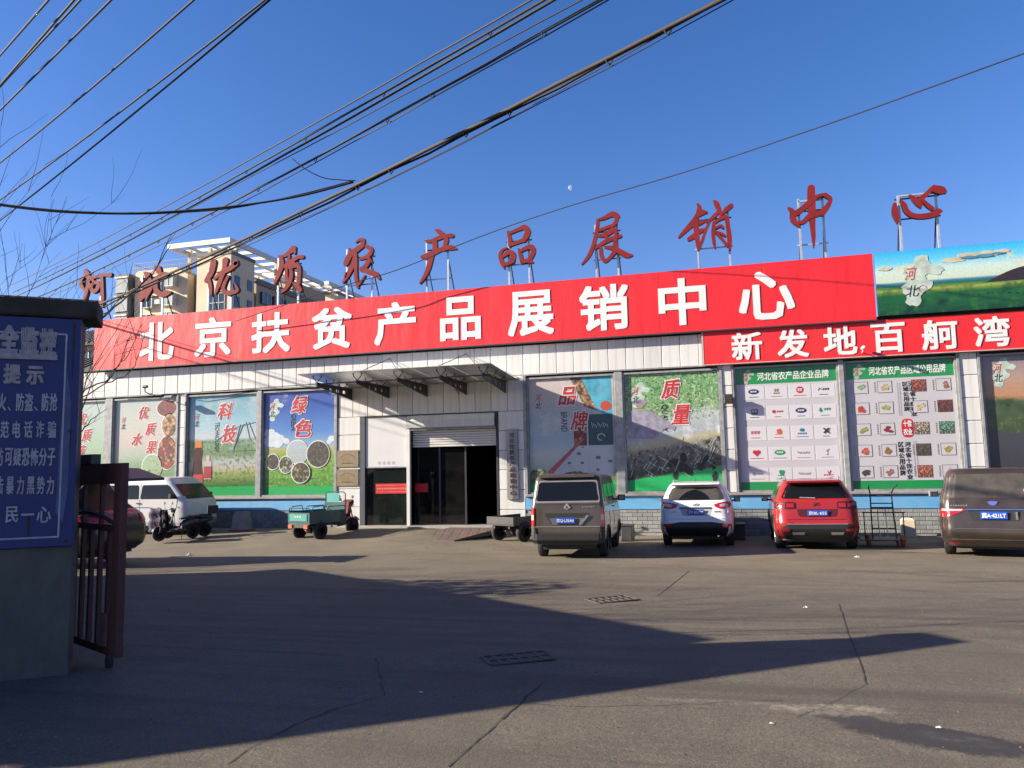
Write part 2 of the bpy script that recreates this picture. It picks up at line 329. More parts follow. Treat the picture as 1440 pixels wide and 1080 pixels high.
# ================================================================ GROUND
def ground_mat():
    m = bpy.data.materials.new('worn_asphalt_yard'); m.use_nodes = True; t = m.node_tree; N = t.nodes; L = t.links; b = N["Principled BSDF"]
    tc = N.new("ShaderNodeTexCoord"); v = tc.outputs['Object']
    def nz(sc, det=8, ro=.6, st=None):
        n = N.new("ShaderNodeTexNoise"); n.inputs['Scale'].default_value = sc; n.inputs['Detail'].default_value = det; n.inputs['Roughness'].default_value = ro
        if st:
            mp = N.new("ShaderNodeMapping"); mp.inputs['Scale'].default_value = st[0]; mp.inputs['Rotation'].default_value = (0, 0, st[1]); L.new(v, mp.inputs[0]); L.new(mp.outputs[0], n.inputs[0])
        else: L.new(v, n.inputs[0])
        return n.outputs[0]
    def mr(x, a, c, lo=0., hi=1.):
        n = N.new("ShaderNodeMapRange"); n.inputs[1].default_value = a; n.inputs[2].default_value = c; n.inputs[3].default_value = lo; n.inputs[4].default_value = hi; L.new(x, n.inputs[0]); return n.outputs[0]
    def mx(f, a, c):
        n = N.new("ShaderNodeMix"); n.data_type = 'RGBA'
        for i, q in ((0, f), (6, a), (7, c)):
            if isinstance(q, tuple): n.inputs[i].default_value = q+(1,)
            elif isinstance(q, (int, float)): n.inputs[i].default_value = q
            else: L.new(q, n.inputs[i])
        return n.outputs[2]
    def mt(op, a, c=0.):
        n = N.new("ShaderNodeMath"); n.operation = op
        for i, q in enumerate((a, c)):
            if isinstance(q, (int, float)): n.inputs[i].default_value = q
            else: L.new(q, n.inputs[i])
        return n.outputs[0]
    c = mx(mr(nz(.35), .3, .7), (.120, .101, .070), (.146, .122, .086))
    c = mx(mr(nz(2.2, 9, .7), .35, .7), c, (.085, .071, .052))
    c = mx(mr(nz(60, 3, .7), .40, .70, 0, .7), c, (.070, .058, .042))
    c = mx(mr(nz(160, 2, .5), .58, .68, 0, .7), c, (.22, .19, .14))
    va = N.new("ShaderNodeTexVoronoi"); va.inputs['Scale'].default_value = 95; L.new(v, va.inputs[0]); sv = N.new("ShaderNodeSeparateColor"); L.new(va.outputs['Color'], sv.inputs[0])
    c = mx(mr(sv.outputs[0], .84, .9, 0, .5), c, (.20, .175, .135)); c = mx(mr(sv.outputs[1], .84, .9, 0, .6), c, (.045, .038, .03))
    # tyre streaks, two directions
    c = mx(mr(nz(1., 5, .6, ((.12, 2.2, 1), .16)), .50, .70, 0, .6), c, (.060, .049, .037))
    c = mx(mr(nz(1., 5, .6, ((.10, 3.4, 1), -.25)), .53, .70, 0, .55), c, (.058, .048, .037))
    c = mx(mr(nz(.55, 3, .4), .56, .60, 0, .35), c, (.085, .072, .052))
    # grease spots
    vo = N.new("ShaderNodeTexVoronoi"); vo.inputs['Scale'].default_value = .9; vo.inputs['Randomness'].default_value = 1; L.new(v, vo.inputs[0])
    c = mx(mr(mt('ADD', vo.outputs['Distance'], mt('MULTIPLY', nz(9, 3), .10)), .105, .085, 0, .55), c, (.05, .045, .04))
    # dry wash of dust near the hall
    sp = N.new("ShaderNodeSeparateXYZ"); L.new(v, sp.inputs[0])
    c = mx(mt('MULTIPLY', mr(sp.outputs[1], -13., -7., 0, .55), mr(nz(.8, 6, .6), .3, .7, .3, 1)), c, (.215, .178, .125))
    NZA = nz(4.5, 8, .75); NZB = nz(11, 6, .7)
    # stains with a shape of their own: (x, y, rx, ry, angle, colour, strength)
    G1 = G(1318, 1035); G2 = G(1165, 998); G3 = G(1330, 955)
    for (px, py, rx, ry, an, colr, k, wob_, brk) in (
            (G1.x-.02, G1.y-.02, .60, .26, -.32, (.030, .027, .027), .95, 1.5, .0), (G1.x-.50, G1.y+.30, .26, .17, -.5, (.040, .035, .033), .85, 1.8, .1), (G1.x+.1, G1.y-.05, .25, .10, -.3, (.10, .09, .08), .6, 3., .5),
            (G2.x, G2.y, .40, .15, .1, (.24, .205, .16), .9, 2.0, .40), (G2.x+.05, G2.y-.08, .36, .07, .1, (.045, .038, .03), .7, 3., .5), (G3.x, G3.y, .5, .22, .0, (.075, .063, .05), .5, 2.5, .4),
            (G2.x-.75, G2.y+.05, .55, .05, .05, (.20, .17, .13), .6, 2.2, .45), (5.4, -11.2, 1.1, .22, .05, (.055, .046, .036), .6, 2.5, .4), (8.2, -11.0, .8, .16, -.05, (.20, .18, .15), .5, 3., .6),
            (3.3, -8.0, 1.0, .25, .1, (.045, .038, .032), .6, 2.5, .4), (8.7, -5.9, .5, .3, .1, (.045, .038, .032), .5, 2.5, .4), (9.4, -8.6, 1.2, .2, .1, (.06, .05, .04), .5, 2.6, .4), (5.9, -18.4, .6, .2, .4, (.07, .06, .045), .5, 2.6, .45)):
        mp = N.new("ShaderNodeMapping"); mp.vector_type = 'TEXTURE'; mp.inputs['Location'].default_value = (px, py, 0); mp.inputs['Rotation'].default_value = (0, 0, an); mp.inputs['Scale'].default_value = (rx, ry, 50)
        L.new(v, mp.inputs[0]); ln = N.new("ShaderNodeVectorMath"); ln.operation = 'LENGTH'; L.new(mp.outputs[0], ln.inputs[0])
        d = mt('ADD', ln.outputs['Value'], mt('MULTIPLY', mt('SUBTRACT', NZA, .5), wob_))
        c = mx(mt('MULTIPLY', mr(d, 1.05, .80, 0, k), mr(NZB, brk, brk+.18, .12, 1)), c, colr)
    L.new(c, b.inputs['Base Color']); b.inputs['Roughness'].default_value = .78; b.inputs['Specular IOR Level'].default_value = .35
    bp = N.new("ShaderNodeBump"); bp.inputs['Strength'].default_value = .45; bp.inputs['Distance'].default_value = .01; L.new(mt('ADD', nz(110, 3), mt('MULTIPLY', nz(14, 6), 1.6)), bp.inputs['Height']); L.new(bp.outputs[0], b.inputs['Normal'])
    return m
def axis(lo, hi, step, far):
    a = [lo+step*i for i in range(int((hi-lo)/step)+1)]
    return [lo-q for q in reversed(far)]+a+[a[-1]+q for q in far]
far = [2, 5, 10, 20, 50, 120, 300, 800, 2000]
xs = axis(-24, 18, .5, far); ys = axis(-26, 4, .5, far)
g = MB(); g.v = [(x, y, gz(x, y)) for y in ys for x in xs]; W = len(xs)
g.f = [(j*W+i, j*W+i+1, (j+1)*W+i+1, (j+1)*W+i) for j in range(len(ys)-1) for i in range(W-1)]; g.m = [0]*len(g.f)
ground = obj('ground', g, ground_mat(), smooth=True, kind='structure')

# joints and cracks of the paving, and one cable shadow drawn in: thin recessed-looking strips of tar, parts of the ground
tar = mat('crack_and_shadow_tone', (.045, .038, .03), .9, 0, .2, 20)
def dark_line(pts, w=.012, wob=.02, seed=1):
    w *= .75
    rr = random.Random(seed); mb = MB(); P = []
    for a, b in zip(pts[:-1], pts[1:]):
        a = G(*a); b = G(*b); n = max(2, int((b-a).length/.12))
        for i in range(n):
            q = a.lerp(b, i/n); P.append((q.x+rr.uniform(-wob, wob), q.y+rr.uniform(-wob, wob)))
    b = G(*pts[-1]); P.append((b.x, b.y))
    for i in range(len(P)-1):
        (x0, y0), (x1, y1) = P[i], P[i+1]; d = Vector((x1-x0, y1-y0)); nrm = Vector((-d.y, d.x)).normalized()
        w0, w1 = w*(.5+rr.random()), w*(.5+rr.random())
        mb.quad((x0+nrm.x*w0, y0+nrm.y*w0, gz(x0, y0)+.004), (x0-nrm.x*w0, y0-nrm.y*w0, gz(x0, y0)+.004), (x1-nrm.x*w1, y1-nrm.y*w1, gz(x1, y1)+.004), (x1+nrm.x*w1, y1+nrm.y*w1, gz(x1, y1)+.004))
    obj('crack_and_shadow_line', mb, tar, ground)
dark_line([(1180, 850), (1192, 890), (1205, 920), (1218, 962)], .007, .008, 3)
dark_line([(969, 803), (945, 822), (925, 838)], .009, .004, 4)
dark_line([(762, 961), (735, 985), (705, 1012)], .012, .01, 5)
dark_line([(1218, 962), (1180, 985), (1120, 1010)], .003, .02, 6)
dark_line([(705, 1012), (665, 1050), (630, 1079)], .006, .012, 7)
dark_line([(735, 990), (830, 994), (920, 993), (1100, 985)], .004, .02, 8)
dark_line([(170, 908), (330, 914), (480, 922)], .006, .015, 9)
dark_line([(528, 925), (540, 980)], .006, .02, 10)
dark_line([(530, 980), (470, 998), (380, 1035), (320, 1075)], .006, .02, 11)
dark_line([(160, 760), (330, 765), (520, 757), (700, 772), (980, 800), (1440, 846)], .006, .012, 12)  # right part follows a cable's shadow, drawn as a dark strip

gm_ = mat('cast_iron_grate', (.115, .095, .07), .8, 0, .2, 8)
def grate(pts, label):
    P = [G(*p) for p in pts]; c = sum(P, Vector())/4
    ux = ((P[2]-P[1])+(P[3]-P[0])).normalized(); L_ = ((P[2]-P[1]).length+(P[3]-P[0]).length)/2; W_ = ((P[1]-P[0]).length+(P[2]-P[3]).length)/2
    ang = math.atan2(ux.y, ux.x)
    t = thing('drain_grate', label, 'drain grate', (c.x, c.y, gz(c.x, c.y)), (GY, -GX, ang), 'drain grates in the yard')
    L_ = max(L_, .62); W_ = max(min(W_, .42), .36)
    mb = MB(); mb.box(-L_/2, -W_/2, .002, L_/2, W_/2, .006); obj('pit', mb, M_['black'], t)
    mb = MB(); w = .03
    for a in (-1, 1):
        mb.box(-L_/2, a*W_/2-w/2, .006, L_/2, a*W_/2+w/2, .016); mb.box(a*L_/2-w/2, -W_/2+w/2+.001, .006, a*L_/2+w/2, W_/2-w/2-.001, .015)
    mb.box(-L_/2+w, -w*.6, .006, L_/2-w, w*.6, .015); obj('rim', mb, gm_, t)
    bar = mesh('bar', MB().box(-.017, -W_/2+.02, .006, .017, W_/2-.02, .013), gm_); n = 6
    for i in range(1, n): obj('bar', bar, None, t, loc=(-L_/2+L_*i/n, 0, 0))
grate([(828, 842), (838, 850), (893, 846), (882, 837)], 'drain grate in the sunlit paving in front of the brown van')
grate([(690, 924), (702, 934), (770, 930), (752, 917)], 'drain grate lying in the large shadow on the paving')

def scrap(px, py, s, seed, label):
    s *= .6
    p = G(px, py); rr = random.Random(seed); mb = MB(); n = 7; v = []; f = []
    for j in range(n):
        for i in range(n):
            x, y = (i/(n-1)-.5)*s, (j/(n-1)-.5)*s*.7; e = 1-max(abs(i/(n-1)-.5), abs(j/(n-1)-.5))*2
            v.append((x+rr.uniform(-.1, .1)*s, y+rr.uniform(-.1, .1)*s, .004+rr.random()*s*.4*(.2+e)))
    f = [(j*n+i, j*n+i+1, (j+1)*n+i+1, (j+1)*n+i) for j in range(n-1) for i in range(n-1)]
    mb.add(v, f); obj('paper_scrap', mb, M_['paper'], loc=(p.x, p.y, p.z), label=label, cat='litter', group='scraps of litter on the paving')
scrap(266, 781, .26, 1, 'crumpled white paper on the shaded paving beside the dark car')
scrap(1205, 784, .16, 2, 'small pale litter scrap on the paving below the hand truck')
scrap(1133, 855, .10, 3, 'small litter scrap right of centre on the sunlit paving')
scrap(1320, 1024, .06, 4, 'tiny green-white scrap at the edge of the dark stain')
scrap(592, 974, .05, 5, 'tiny pale scrap inside the lower middle of the big shadow')
scrap(1085, 1018, .05, 6, 'tiny pale scrap on the foreground paving left of the white patch')
# pebbles and crumbs
pb = MB(); rr = random.Random(11)
for i in range(420):
    x, y = rr.uniform(-2, 11), rr.uniform(-20, -3); s = rr.uniform(.004, .014)*(1 if y < -12 else 1.4)
    z = gz(x, y); pb.add([(x-s, y-s, z), (x+s, y-s*.6, z), (x+s*.7, y+s, z), (x-s*.8, y+s*.8, z), (x, y, z+s*1.1)], [(0, 1, 4), (1, 2, 4), (2, 3, 4), (3, 0, 4)])
obj('grit', pb, mat('grit', (.17, .145, .11), .9, 0, .4, 3), label='loose grit and pebbles strewn over the paving', cat='gravel', kind='stuff')

# ================================================================ MARKET HALL
hall = thing('market_hall', 'long low market hall clad in pale panels with a blue band and grey brick base', 'building', (0, 0, 0))
XL, XR = -22., 17.
TOP = 6.05
bk = MB()
wins = [(-18.6, -15.85), (-15.53, -12.66), (-12.26, -9.31), (-9.14, -6.26), (.46, 3.27), (3.51, 6.39), (6.79, 9.66), (9.80, 12.66), (13.23, 16.1)]
WZ0, WZ1 = 1.27, 4.93
# core wall behind cladding with openings: piers and beams
bk.box(XL, .16, WZ1, XR, .4, TOP); bk.box(XL, .16, -.8, -5.32, .4, WZ0); bk.box(-.49, .16, -.8, XR, .4, WZ0); bk.box(-5.319, .16, 3.90, -.491, .4, WZ1-.001)
edges = [XL]+[e for w in wins for e in w]+[XR]
for i in range(0, len(edges), 2):
    a, b = edges[i], edges[i+1]
    if a < -5.5 < b:
        bk.box(a, .16, WZ0, -5.32, .4, WZ1); bk.box(-.49, .16, WZ0, b, .4, WZ1)
    else: bk.box(a, .16, WZ0, b, .4, WZ1)
for a, b in wins: bk.box(a, .30, WZ0, b, .4, WZ1)
bk.box(XL, .401, -.8, XL+.3, 16, TOP); bk.box(XR-.3, .401, -.8, XR, 16, TOP); bk.box(XL, 16.001, -.8, XR, 16.3, TOP)
obj('wall', bk, M_['back'], hall)
obj('roof', MB().box(XL-.05, .1, TOP+.001, XR+.05, 16.4, TOP+.12), M_['concrete'], hall)
# fascia panels, one object each
JS = [-22.03+.5445*i for i in range(60)]
JS = [round(.38+.5445*k, 4) for k in range(-42, 30)]
alus = [M_['alu'], M_['alu2'], M_['alu3']]
def panel(name, x0, x1, z0, z1, y=.0, m=None, g=.006):
    w = x1-x0; h = z1-z0
    o = obj(name, MB().bevbox(g, 0, g, w-g, .14, h-g, .012), m or alus[R_.choice([0, 0, 1, 2])], hall, loc=(x0, y+R_.uniform(-.0015, .0015), z0), rot=(R_.uniform(-.0012, .0012), 0, R_.uniform(-.002, .002)))
    return o
DX0, DX1 = -6.20, .38
for a, b in zip(JS[:-1], JS[1:]):
    if b < -22 or a > 5.7: continue
    z0 = 3.90 if (a >= DX0-.1 and b <= DX1+.1) else 5.02
    if z0 < 4: panel('cladding_panel', a, b, z0, 5.02); panel('cladding_panel', a, b, 5.02, 5.98)
    else: panel('cladding_panel', a, b, 5.02, 5.98)
obj('cladding_panel', MB().bevbox(5.83, 0, 5.02, 5.93, .14, 5.98, .01), M_['alu'], hall)
# pier tiles
def pier(x0, x1, z0, z1, step, cols=1):
    n = max(1, round((z1-z0)/step)); h = (z1-z0)/n; w = (x1-x0)/cols
    for c in range(cols):
        for i in range(n): panel('pier_panel', x0+c*w, x0+(c+1)*w, z0+i*h, z0+(i+1)*h, y=-.012)
pier(-6.19, -5.33, .30, 3.90, .60); pier(-.48, .37, .18, 3.90, .60)
pier(-12.60, -12.32, WZ0, WZ1+.08, .60); pier(6.46, 6.74, WZ0, WZ1+.08, .60); pier(12.73, 13.17, WZ0, WZ1+.08, .60)
pier(-22., -18.66, WZ0, WZ1+.08, 1.2, 5)
# window frames and reveals
for k, (a, b) in enumerate(wins):
    f = MB(); t = .055
    f.box(a, -.005, WZ0, a+t, .15, WZ1); f.box(b-t, -.005, WZ0, b, .15, WZ1); f.box(a+t+.001, -.004, WZ1-t, b-t-.001, .15, WZ1); f.box(a+t+.001, -.004, WZ0, b-t-.001, .15, WZ0+t)
    wf = obj('window_frame', f, M_['frame'], hall)
    obj('window_pane', MB().box(a+t, .088, WZ0+t, b-t, .096, WZ1-t), M_['darkglass'], wf)
for a, b in ((-9.31, -9.14), (3.27, 3.51), (9.66, 9.80), (-15.85, -15.53)):
    obj('mullion', MB().bevbox(a-.002, -.03, WZ0-.01, b+.002, .15, WZ1+.04, .01), M_['frame'], hall)
for a, b in ((-12.66, -12.60), (-12.32, -12.26), (6.39, 6.46), (6.74, 6.79), (12.66, 12.73), (13.17, 13.23), (-6.26, -6.19), (.37, .46)):
    obj('trim_strip', MB().box(a+.002, -.045, WZ0-.02, b-.002, .1, WZ1+.06), M_['frame'], hall)
obj('head_trim', MB().box(XL, -.05, WZ1+.062, -6.2, .0, WZ1+.09).box(.38, -.05, WZ1+.062, XR, .0, WZ1+.09), M_['frame'], hall)
obj('head_trim', MB().box(-5.34, -.02, 3.885, -.48, .12, 3.90), M_['dark'], hall)
# sill, blue band
for a, b in ((XL, -6.2), (.38, XR)):
    obj('sill', MB().bevbox(a, -.09, 1.185, b, .15, 1.268, .015), M_['sill'], hall)
    obj('blue_band', MB().box(a, -.02, .80, b, .16, 1.184), M_['blue'], hall)
# brick base: single bricks to the right of the door, joined further left
BW, BH = .30, .115
bl = [mesh('brick', MB().bevbox(.005, 0, .005, BW-.005, .12, BH-.005, .008), M_[k]) for k in ('brick', 'brick2')]
obj('plinth_mortar', MB().box(.38, .02, -.6, XR, .155, .799).box(XL, .02, -.6, -6.2, .155, .799), M_['mortar'], hall)
cnt = 0
for r in range(7):
    z = .80-(r+1)*BH; off = BW/2*(r % 2)
    x = .38+off-BW/2
    while x < 15.2:
        if x > .30 and cnt < 298 and z+BH > gz(x, 0)-.02:
            obj('brick', bl[R_.random() < .4], None, hall, loc=(x, R_.uniform(-.002, .002), z)); cnt += 1
        x += BW
jb = MB()
for r in range(8):
    z = .80-(r+1)*BH; x = XL+(BW/2)*(r % 2)
    while x < -6.5: jb.bevbox(x+.005, 0, z+.005, min(x+BW, -6.2)-.005, .12, z+BH-.005, .008); x += BW
obj('brick', jb, M_['brick'], hall, kind='stuff')

# ---- entrance (recess, shutter, glass leaves, threshold)
ez = .30
er = MB()     # dark interior
er.box(-5.5, .75, ez-.3, -.3, 12, ez-.001); er.box(-5.5, 12.001, ez, -.3, 12.2, 5); er.box(-5.7, .75, ez, -5.5, 12, 5); er.box(-.3, .75, ez, -.1, 12, 5); er.box(-5.7, .42, 3.9, -.1, 12, 4.1)
obj('entrance_interior', er, mat('dark_interior', (.05, .05, .05), .7, 0, .3, 1), hall)
obj('threshold', MB().bevbox(-5.9, -.55, -.2, -.1, .75, ez, .02), M_['stepmat'], hall)
obj('entrance_reveal', MB().box(-5.335, -.02, ez+.001, -5.16, .5, 3.88), mat('slate_grey_frame', (.075, .085, .10), .5, 0, .1), hall)
obj('entrance_post', MB().box(-3.63, -.06, ez+.001, -3.52, .06, 3.46), mat('white_post', (.74, .73, .70), .45, 0, .06), hall)
obj('entrance_post', MB().box(-.56, -.02, ez+.001, -.49, .5, 3.88), M_['dark'], hall)
hd = MB(); hd.box(-3.66, -.05, 3.38, -.57, .42, 3.44); obj('entrance_header', hd, M_['frame'], hall)
hb = MB(); n = 14
prof = [(.0+.0, 3.445), (-.10, 3.46), (-.12, 3.70), (.0, 3.875), (.4, 3.875), (.4, 3.445)]
hb.prismx(prof, -3.63, -.60); obj('shutter_housing', hb, M_['alu2'], hall)
sh = MB()
for i in range(7):
    z = 3.38-.079*(i+1); sh.prismx([(.20, z+.003), (.17, z+.012), (.165, z+.064), (.20, z+.076), (.23, z+.076), (.23, z+.003)], -3.50, -.58)
obj('shutter_slats', sh, M_['shutter'], hall, kind='stuff')
for x in (-2.62, -1.72): obj('door_stile', MB().box(x-.03, .32, ez, x+.03, .38, 2.82), mat('dull_stile', (.05, .05, .05), .4, .3), hall)
for a, b in ((-3.52, -2.65), (-2.59, -1.75)): obj('door_leaf', MB().box(a, .345, ez+.02, b, .355, 2.80), glass('door_leaf_glass', (.30, .33, .32), (.02, .02, .02), .3), hall)
obj('door_rail', MB().box(-5.15, .05, 2.14, -3.64, .12, 2.20), M_['dark'], hall)
obj('door_leaf', MB().box(-5.15, .08, ez+.02, -3.64, .09, 2.14), M_['darkglass'], hall)
st = obj('red_strip', MB().box(-4.80, .066, 1.33, -3.645, .075, 1.66), mat('red_door_strip', (.60, .02, .02), .4), hall)
tx = MB(); vtx = '热烈欢迎各界朋友光临指导'
tb = MB()
for i in range(13): tb.box(-4.74+i*.083, .062, 1.465, -4.74+i*.083+.05, .065, 1.525)
tb.box(-4.79, .062, 1.60, -3.66, .065, 1.615); tb.box(-4.79, .062, 1.38, -3.66, .065, 1.395)
obj('strip_print', tb, mat('pale_red_print', (.75, .25, .22), .5), st)
obj('red_strip', MB().box(-3.50, .336, 1.36, -3.05, .343, 1.64), mat('red_leaf_strip', (.60, .02, .02), .4), hall)

# ================================================================ PANELS HUNG AT THE ENTRANCE
t = thing('code_poster', 'white square poster left of the entrance shutter above dark glass', 'poster', (-5.15, .02, 2.22))
obj('sheet', MB().box(.0, .0, .0, 1.48, .012, 1.62), mat('white_board', (.70, .69, .70), .4, 0, .03), t)
obj('frame', MB().box(-.0, -.01, 1.62, 1.49, .03, 1.66).box(0, -.01, -.04, 1.49, .03, 0), M_['frame'], t)
q = MB()
for i in range(4): q.box(.46+i*.17, -.004, .08, .46+i*.17+.085, .0, .17)
obj('caption', q, mat('grey_print', (.40, .38, .42), .6), t)
def plaque(z, label):
    t = thing('plaque', label, 'plaque', (-6.18, -.045, z), group='brass plaques left of the entrance')
    obj('plate', MB().bevbox(0, 0, 0, .80, .03, .57, .01), M_['brass'], t)
    q = MB(); d = mat('plaque_engraving', (.09, .05, .03), .6)
    for i in range(13):
        a = PI*(.18+.64*i/12); x, zz = .40-math.cos(a)*.30, .20+math.sin(a)*.24; q.box(x-.012, -.003, zz-.014, x+.012, 0, zz+.014)
    for i in range(9): q.box(.20+i*.045, -.003, .12, .20+i*.045+.028, 0, .155)
    obj('engraving', q, d, t)
plaque(2.22, 'upper of the two brass plaques on the pale wall left of the entrance')
plaque(1.59, 'lower of the two brass plaques on the pale wall left of the entrance')
t = thing('vertical_sign', 'tall narrow steel name board right of the entrance with dark characters', 'sign', (-.02, -.07, 1.12))
obj('plate', MB().prismz([(-.20, .04), (-.18, -.005), (0, -.03), (.18, -.005), (.20, .04)], 0, 2.2), M_['signgrey'], t)
q = MB(); vtext(q, '河北优质农产品展销中心', -.085, .085, 2.10, .12, -.034, bold=.02, gap=.2)
obj('lettering', q, mat('dark_red_lettering', (.05, .015, .015), .5), t)

# ================================================================ BANNERS
t = thing('main_banner', 'long red banner with large white characters above the panels along the roof', 'banner', (-16.27, -.25, 6.04))
obj('panel', MB().box(0, 0, 0, 26.98, .08, 1.88), M_['red'], t)
obj('edge_trim', MB().box(-.03, -.012, -.04, 27.0, .09, 0.0), M_['dark'], t)
q = MB()
for k_ in range(1, 9): q.box(k_*3.0-.004, -.0015, 0, k_*3.0+.004, -.0002, 1.88)
obj('seam', q, mat('banner_seam', (.45, .02, .02), .6), t, kind='stuff')
bx = -16.27
for ch, x0, x1 in zip('北京扶贫产品展销中心', (-14.21, -11.79, -9.43, -7.04, -4.68, -2.33, -.02, 2.30, 4.72, 7.04), (-12.68, -10.27, -7.89, -5.52, -3.18, -.93, 1.48, 3.82, 6.12, 8.59)):
    q = MB(); text(q, ch, x0-bx, .20, x1-bx, 1.63, -.012, .026, .014); obj('character', q, M_['white'], t)
# billboard framing behind
q = MB()
for i in range(19): x = -16.2+i*1.49; q.tube([(x-bx, .13, -.02), (x-bx, .13, 1.86)], .03, 6); q.tube([(x-bx, .15, 1.7), (x-bx, 1.4, .12)], .025, 5)
obj('rear_framing', q, M_['galv'], t)
H = 1.80
pic = picmat('grassland_photo_print', [(0, (.004, .045, .018)), (.10, (.006, .09, .025)), (.30, (.010, .12, .025)), (.34, (.13, .24, .03)), (.38, (.36, .40, .06)), (.41, (.10, .26, .05)), (.45, (.02, .12, .06)), (.49, (.04, .22, .42)), (.52, (.62, .72, .55)), (.68, (.60, .78, .70)), (.82, (.14, .62, .86)), (1, (.03, .46, .85))], H, .7, .012,
      [((.03, .17, .02), 3.5, .5, .7, .0, .42), ((.004, .03, .012), 2., .5, .68, .0, .4), ((.72, .68, .45), 1.0, .54, .62, .6, .86)], angle=.0)
t = thing('landscape_banner', 'grassland and sky picture banner at the right end of the red banner', 'banner', (10.76, -.26, 6.12))
obj('sheet', MB().box(0, 0, 0, 6.4, .09, H), pic, t)
q = MB(); hill = [(2.62, .74)]
for i in range(13):
    a = i/12; hill.append((2.75+a*1.9, .76+.36*math.sin(min(1, a*1.7)*PI/2)-max(0, a-.55)*.35))
hill += [(4.9, .95), (6.39, .98), (6.39, .74)]
q.prism(hill, -.006, 0); obj('printed_hill', q, mat('hill_print', (.035, .025, .03), .4, 0, .4, 3), t)
q = MB()
for i, (x, z, w, h) in enumerate([(1.95, 1.42, .5, .07), (2.35, 1.5, .6, .09), (2.8, 1.52, .5, .08), (3.15, 1.56, .35, .05), (4.6, 1.52, .5, .06), (.25, 1.32, .3, .05), (.85, 1.33, .25, .05)]):
    q.disc(x, z, w*.55, h, -.008-.0012*i, 0, 18, 0, .35, i)
obj('printed_cloud', q, mat('cloud_print', (.66, .58, .40), .4, 0, .25, 3), t)
q = MB()
for i, (x, z, w, h) in enumerate([(2.35, 1.46, .4, .04), (2.75, 1.47, .4, .05), (3.05, 1.51, .3, .03)]): q.disc(x, z, w*.55, h, -.019-.001*i, 0, 18, 0, .35, i+40)
obj('printed_cloud', q, mat('cloud_shade_print', (.10, .27, .40), .4, 0, .25, 3), t)
q = MB(); rr = random.Random(4)
for i in range(26):
    x = 2.25+i*.14+rr.uniform(-.05, .05); z = .33+.09*math.sin(i*.4)+i*.005; s = rr.uniform(.02, .05)
    q.box(x, -.004, z, x+s*1.3, 0, z+s*.7)
obj('printed_herd', q, mat('herd_print', (.012, .015, .012), .5), t)
def province(q, cx, cz, s, y, m=0, seed=1):
    pts = [(-.30, -.95), (-.05, -1.0), (.12, -.8), (.10, -.6), (.28, -.42), (.50, -.30), (.55, -.05), (.35, .02), (.30, .18), (.55, .22), (.85, .20), (.98, .35), (.80, .55), (.55, .62), (.45, .95), (.25, 1.0), (.05, .95), (-.05, .70), (-.35, .62), (-.45, .35), (-.30, .15), (-.40, -.10), (-.55, -.2), (-.50, -.45), (-.38, -.6), (-.45, -.8)]
    rr = random.Random(seed); P = []
    for i in range(len(pts)):
        a, b = pts[i], pts[(i+1) % len(pts)]; P.append((cx+a[0]*s, cz+a[1]*s)); P.append((cx+((a[0]+b[0])/2+rr.uniform(-.05, .05))*s, cz+((a[1]+b[1])/2+rr.uniform(-.05, .05))*s))
    q.prism(P, y, y+.003, m)
M_['mapwhite'] = mat('pale_map_print', (.50, .60, .52), .4, 0, .25, 5)
M_['brush'] = mat('red_brush_print', (.55, .03, .03), .4, 0, .1, 8); M_['ink'] = mat('black_brush_print', (.02, .02, .025), .4)
M_['halo'] = mat('white_outline_print', (.80, .76, .74), .4)
q = MB(); province(q, 1.02, .92, .72, -.010); o = obj('province_map', q, M_['mapwhite'], t)
q = MB(); text(q, '河', .72, .95, 1.05, 1.30, -.014, .0, .003, .25); obj('emblem_character', q, M_['brush'], o)
q = MB(); text(q, '北', .72, .48, 1.08, .80, -.014, .0, .003, .2); obj('emblem_character', q, M_['ink'], o)
q = MB(); text(q, '印', 1.14, .60, 1.32, .80, -.0145, .0, .003); 
q = MB()
for i in range(5): q.tube([(1.16+.10*math.cos(a), -.013, .68+.10*math.sin(a)) for a in [2*PI*k/10+i for k in range(11)]][0:3], .006, 4)
obj('emblem_seal', q, M_['brush'], o)

t = thing('lower_banner', 'lower red banner with six white characters under the picture banner', 'banner', (5.98, -.16, 5.03))
obj('panel', MB().box(0, 0, 0, 11.0, .08, 1.0), M_['red2'], t)
obj('edge_trim', MB().box(-.05, -.008, 0, -.001, .09, 1.0).box(-.05, -.012, -.025, 11.0, .085, -.001), mat('pale_edge', (.62, .45, .42), .5), t)
for ch, x0, x1 in zip('新发地百舸湾', (6.78, 8.05, 9.30, 10.55, 11.83, 13.11), (7.64, 8.90, 10.18, 11.42, 12.72, 13.97)):
    q = MB(); text(q, ch, x0-5.98, .07, x1-5.98, .90, -.012, .024, .014); obj('character', q, M_['white'], t)
#MARK2

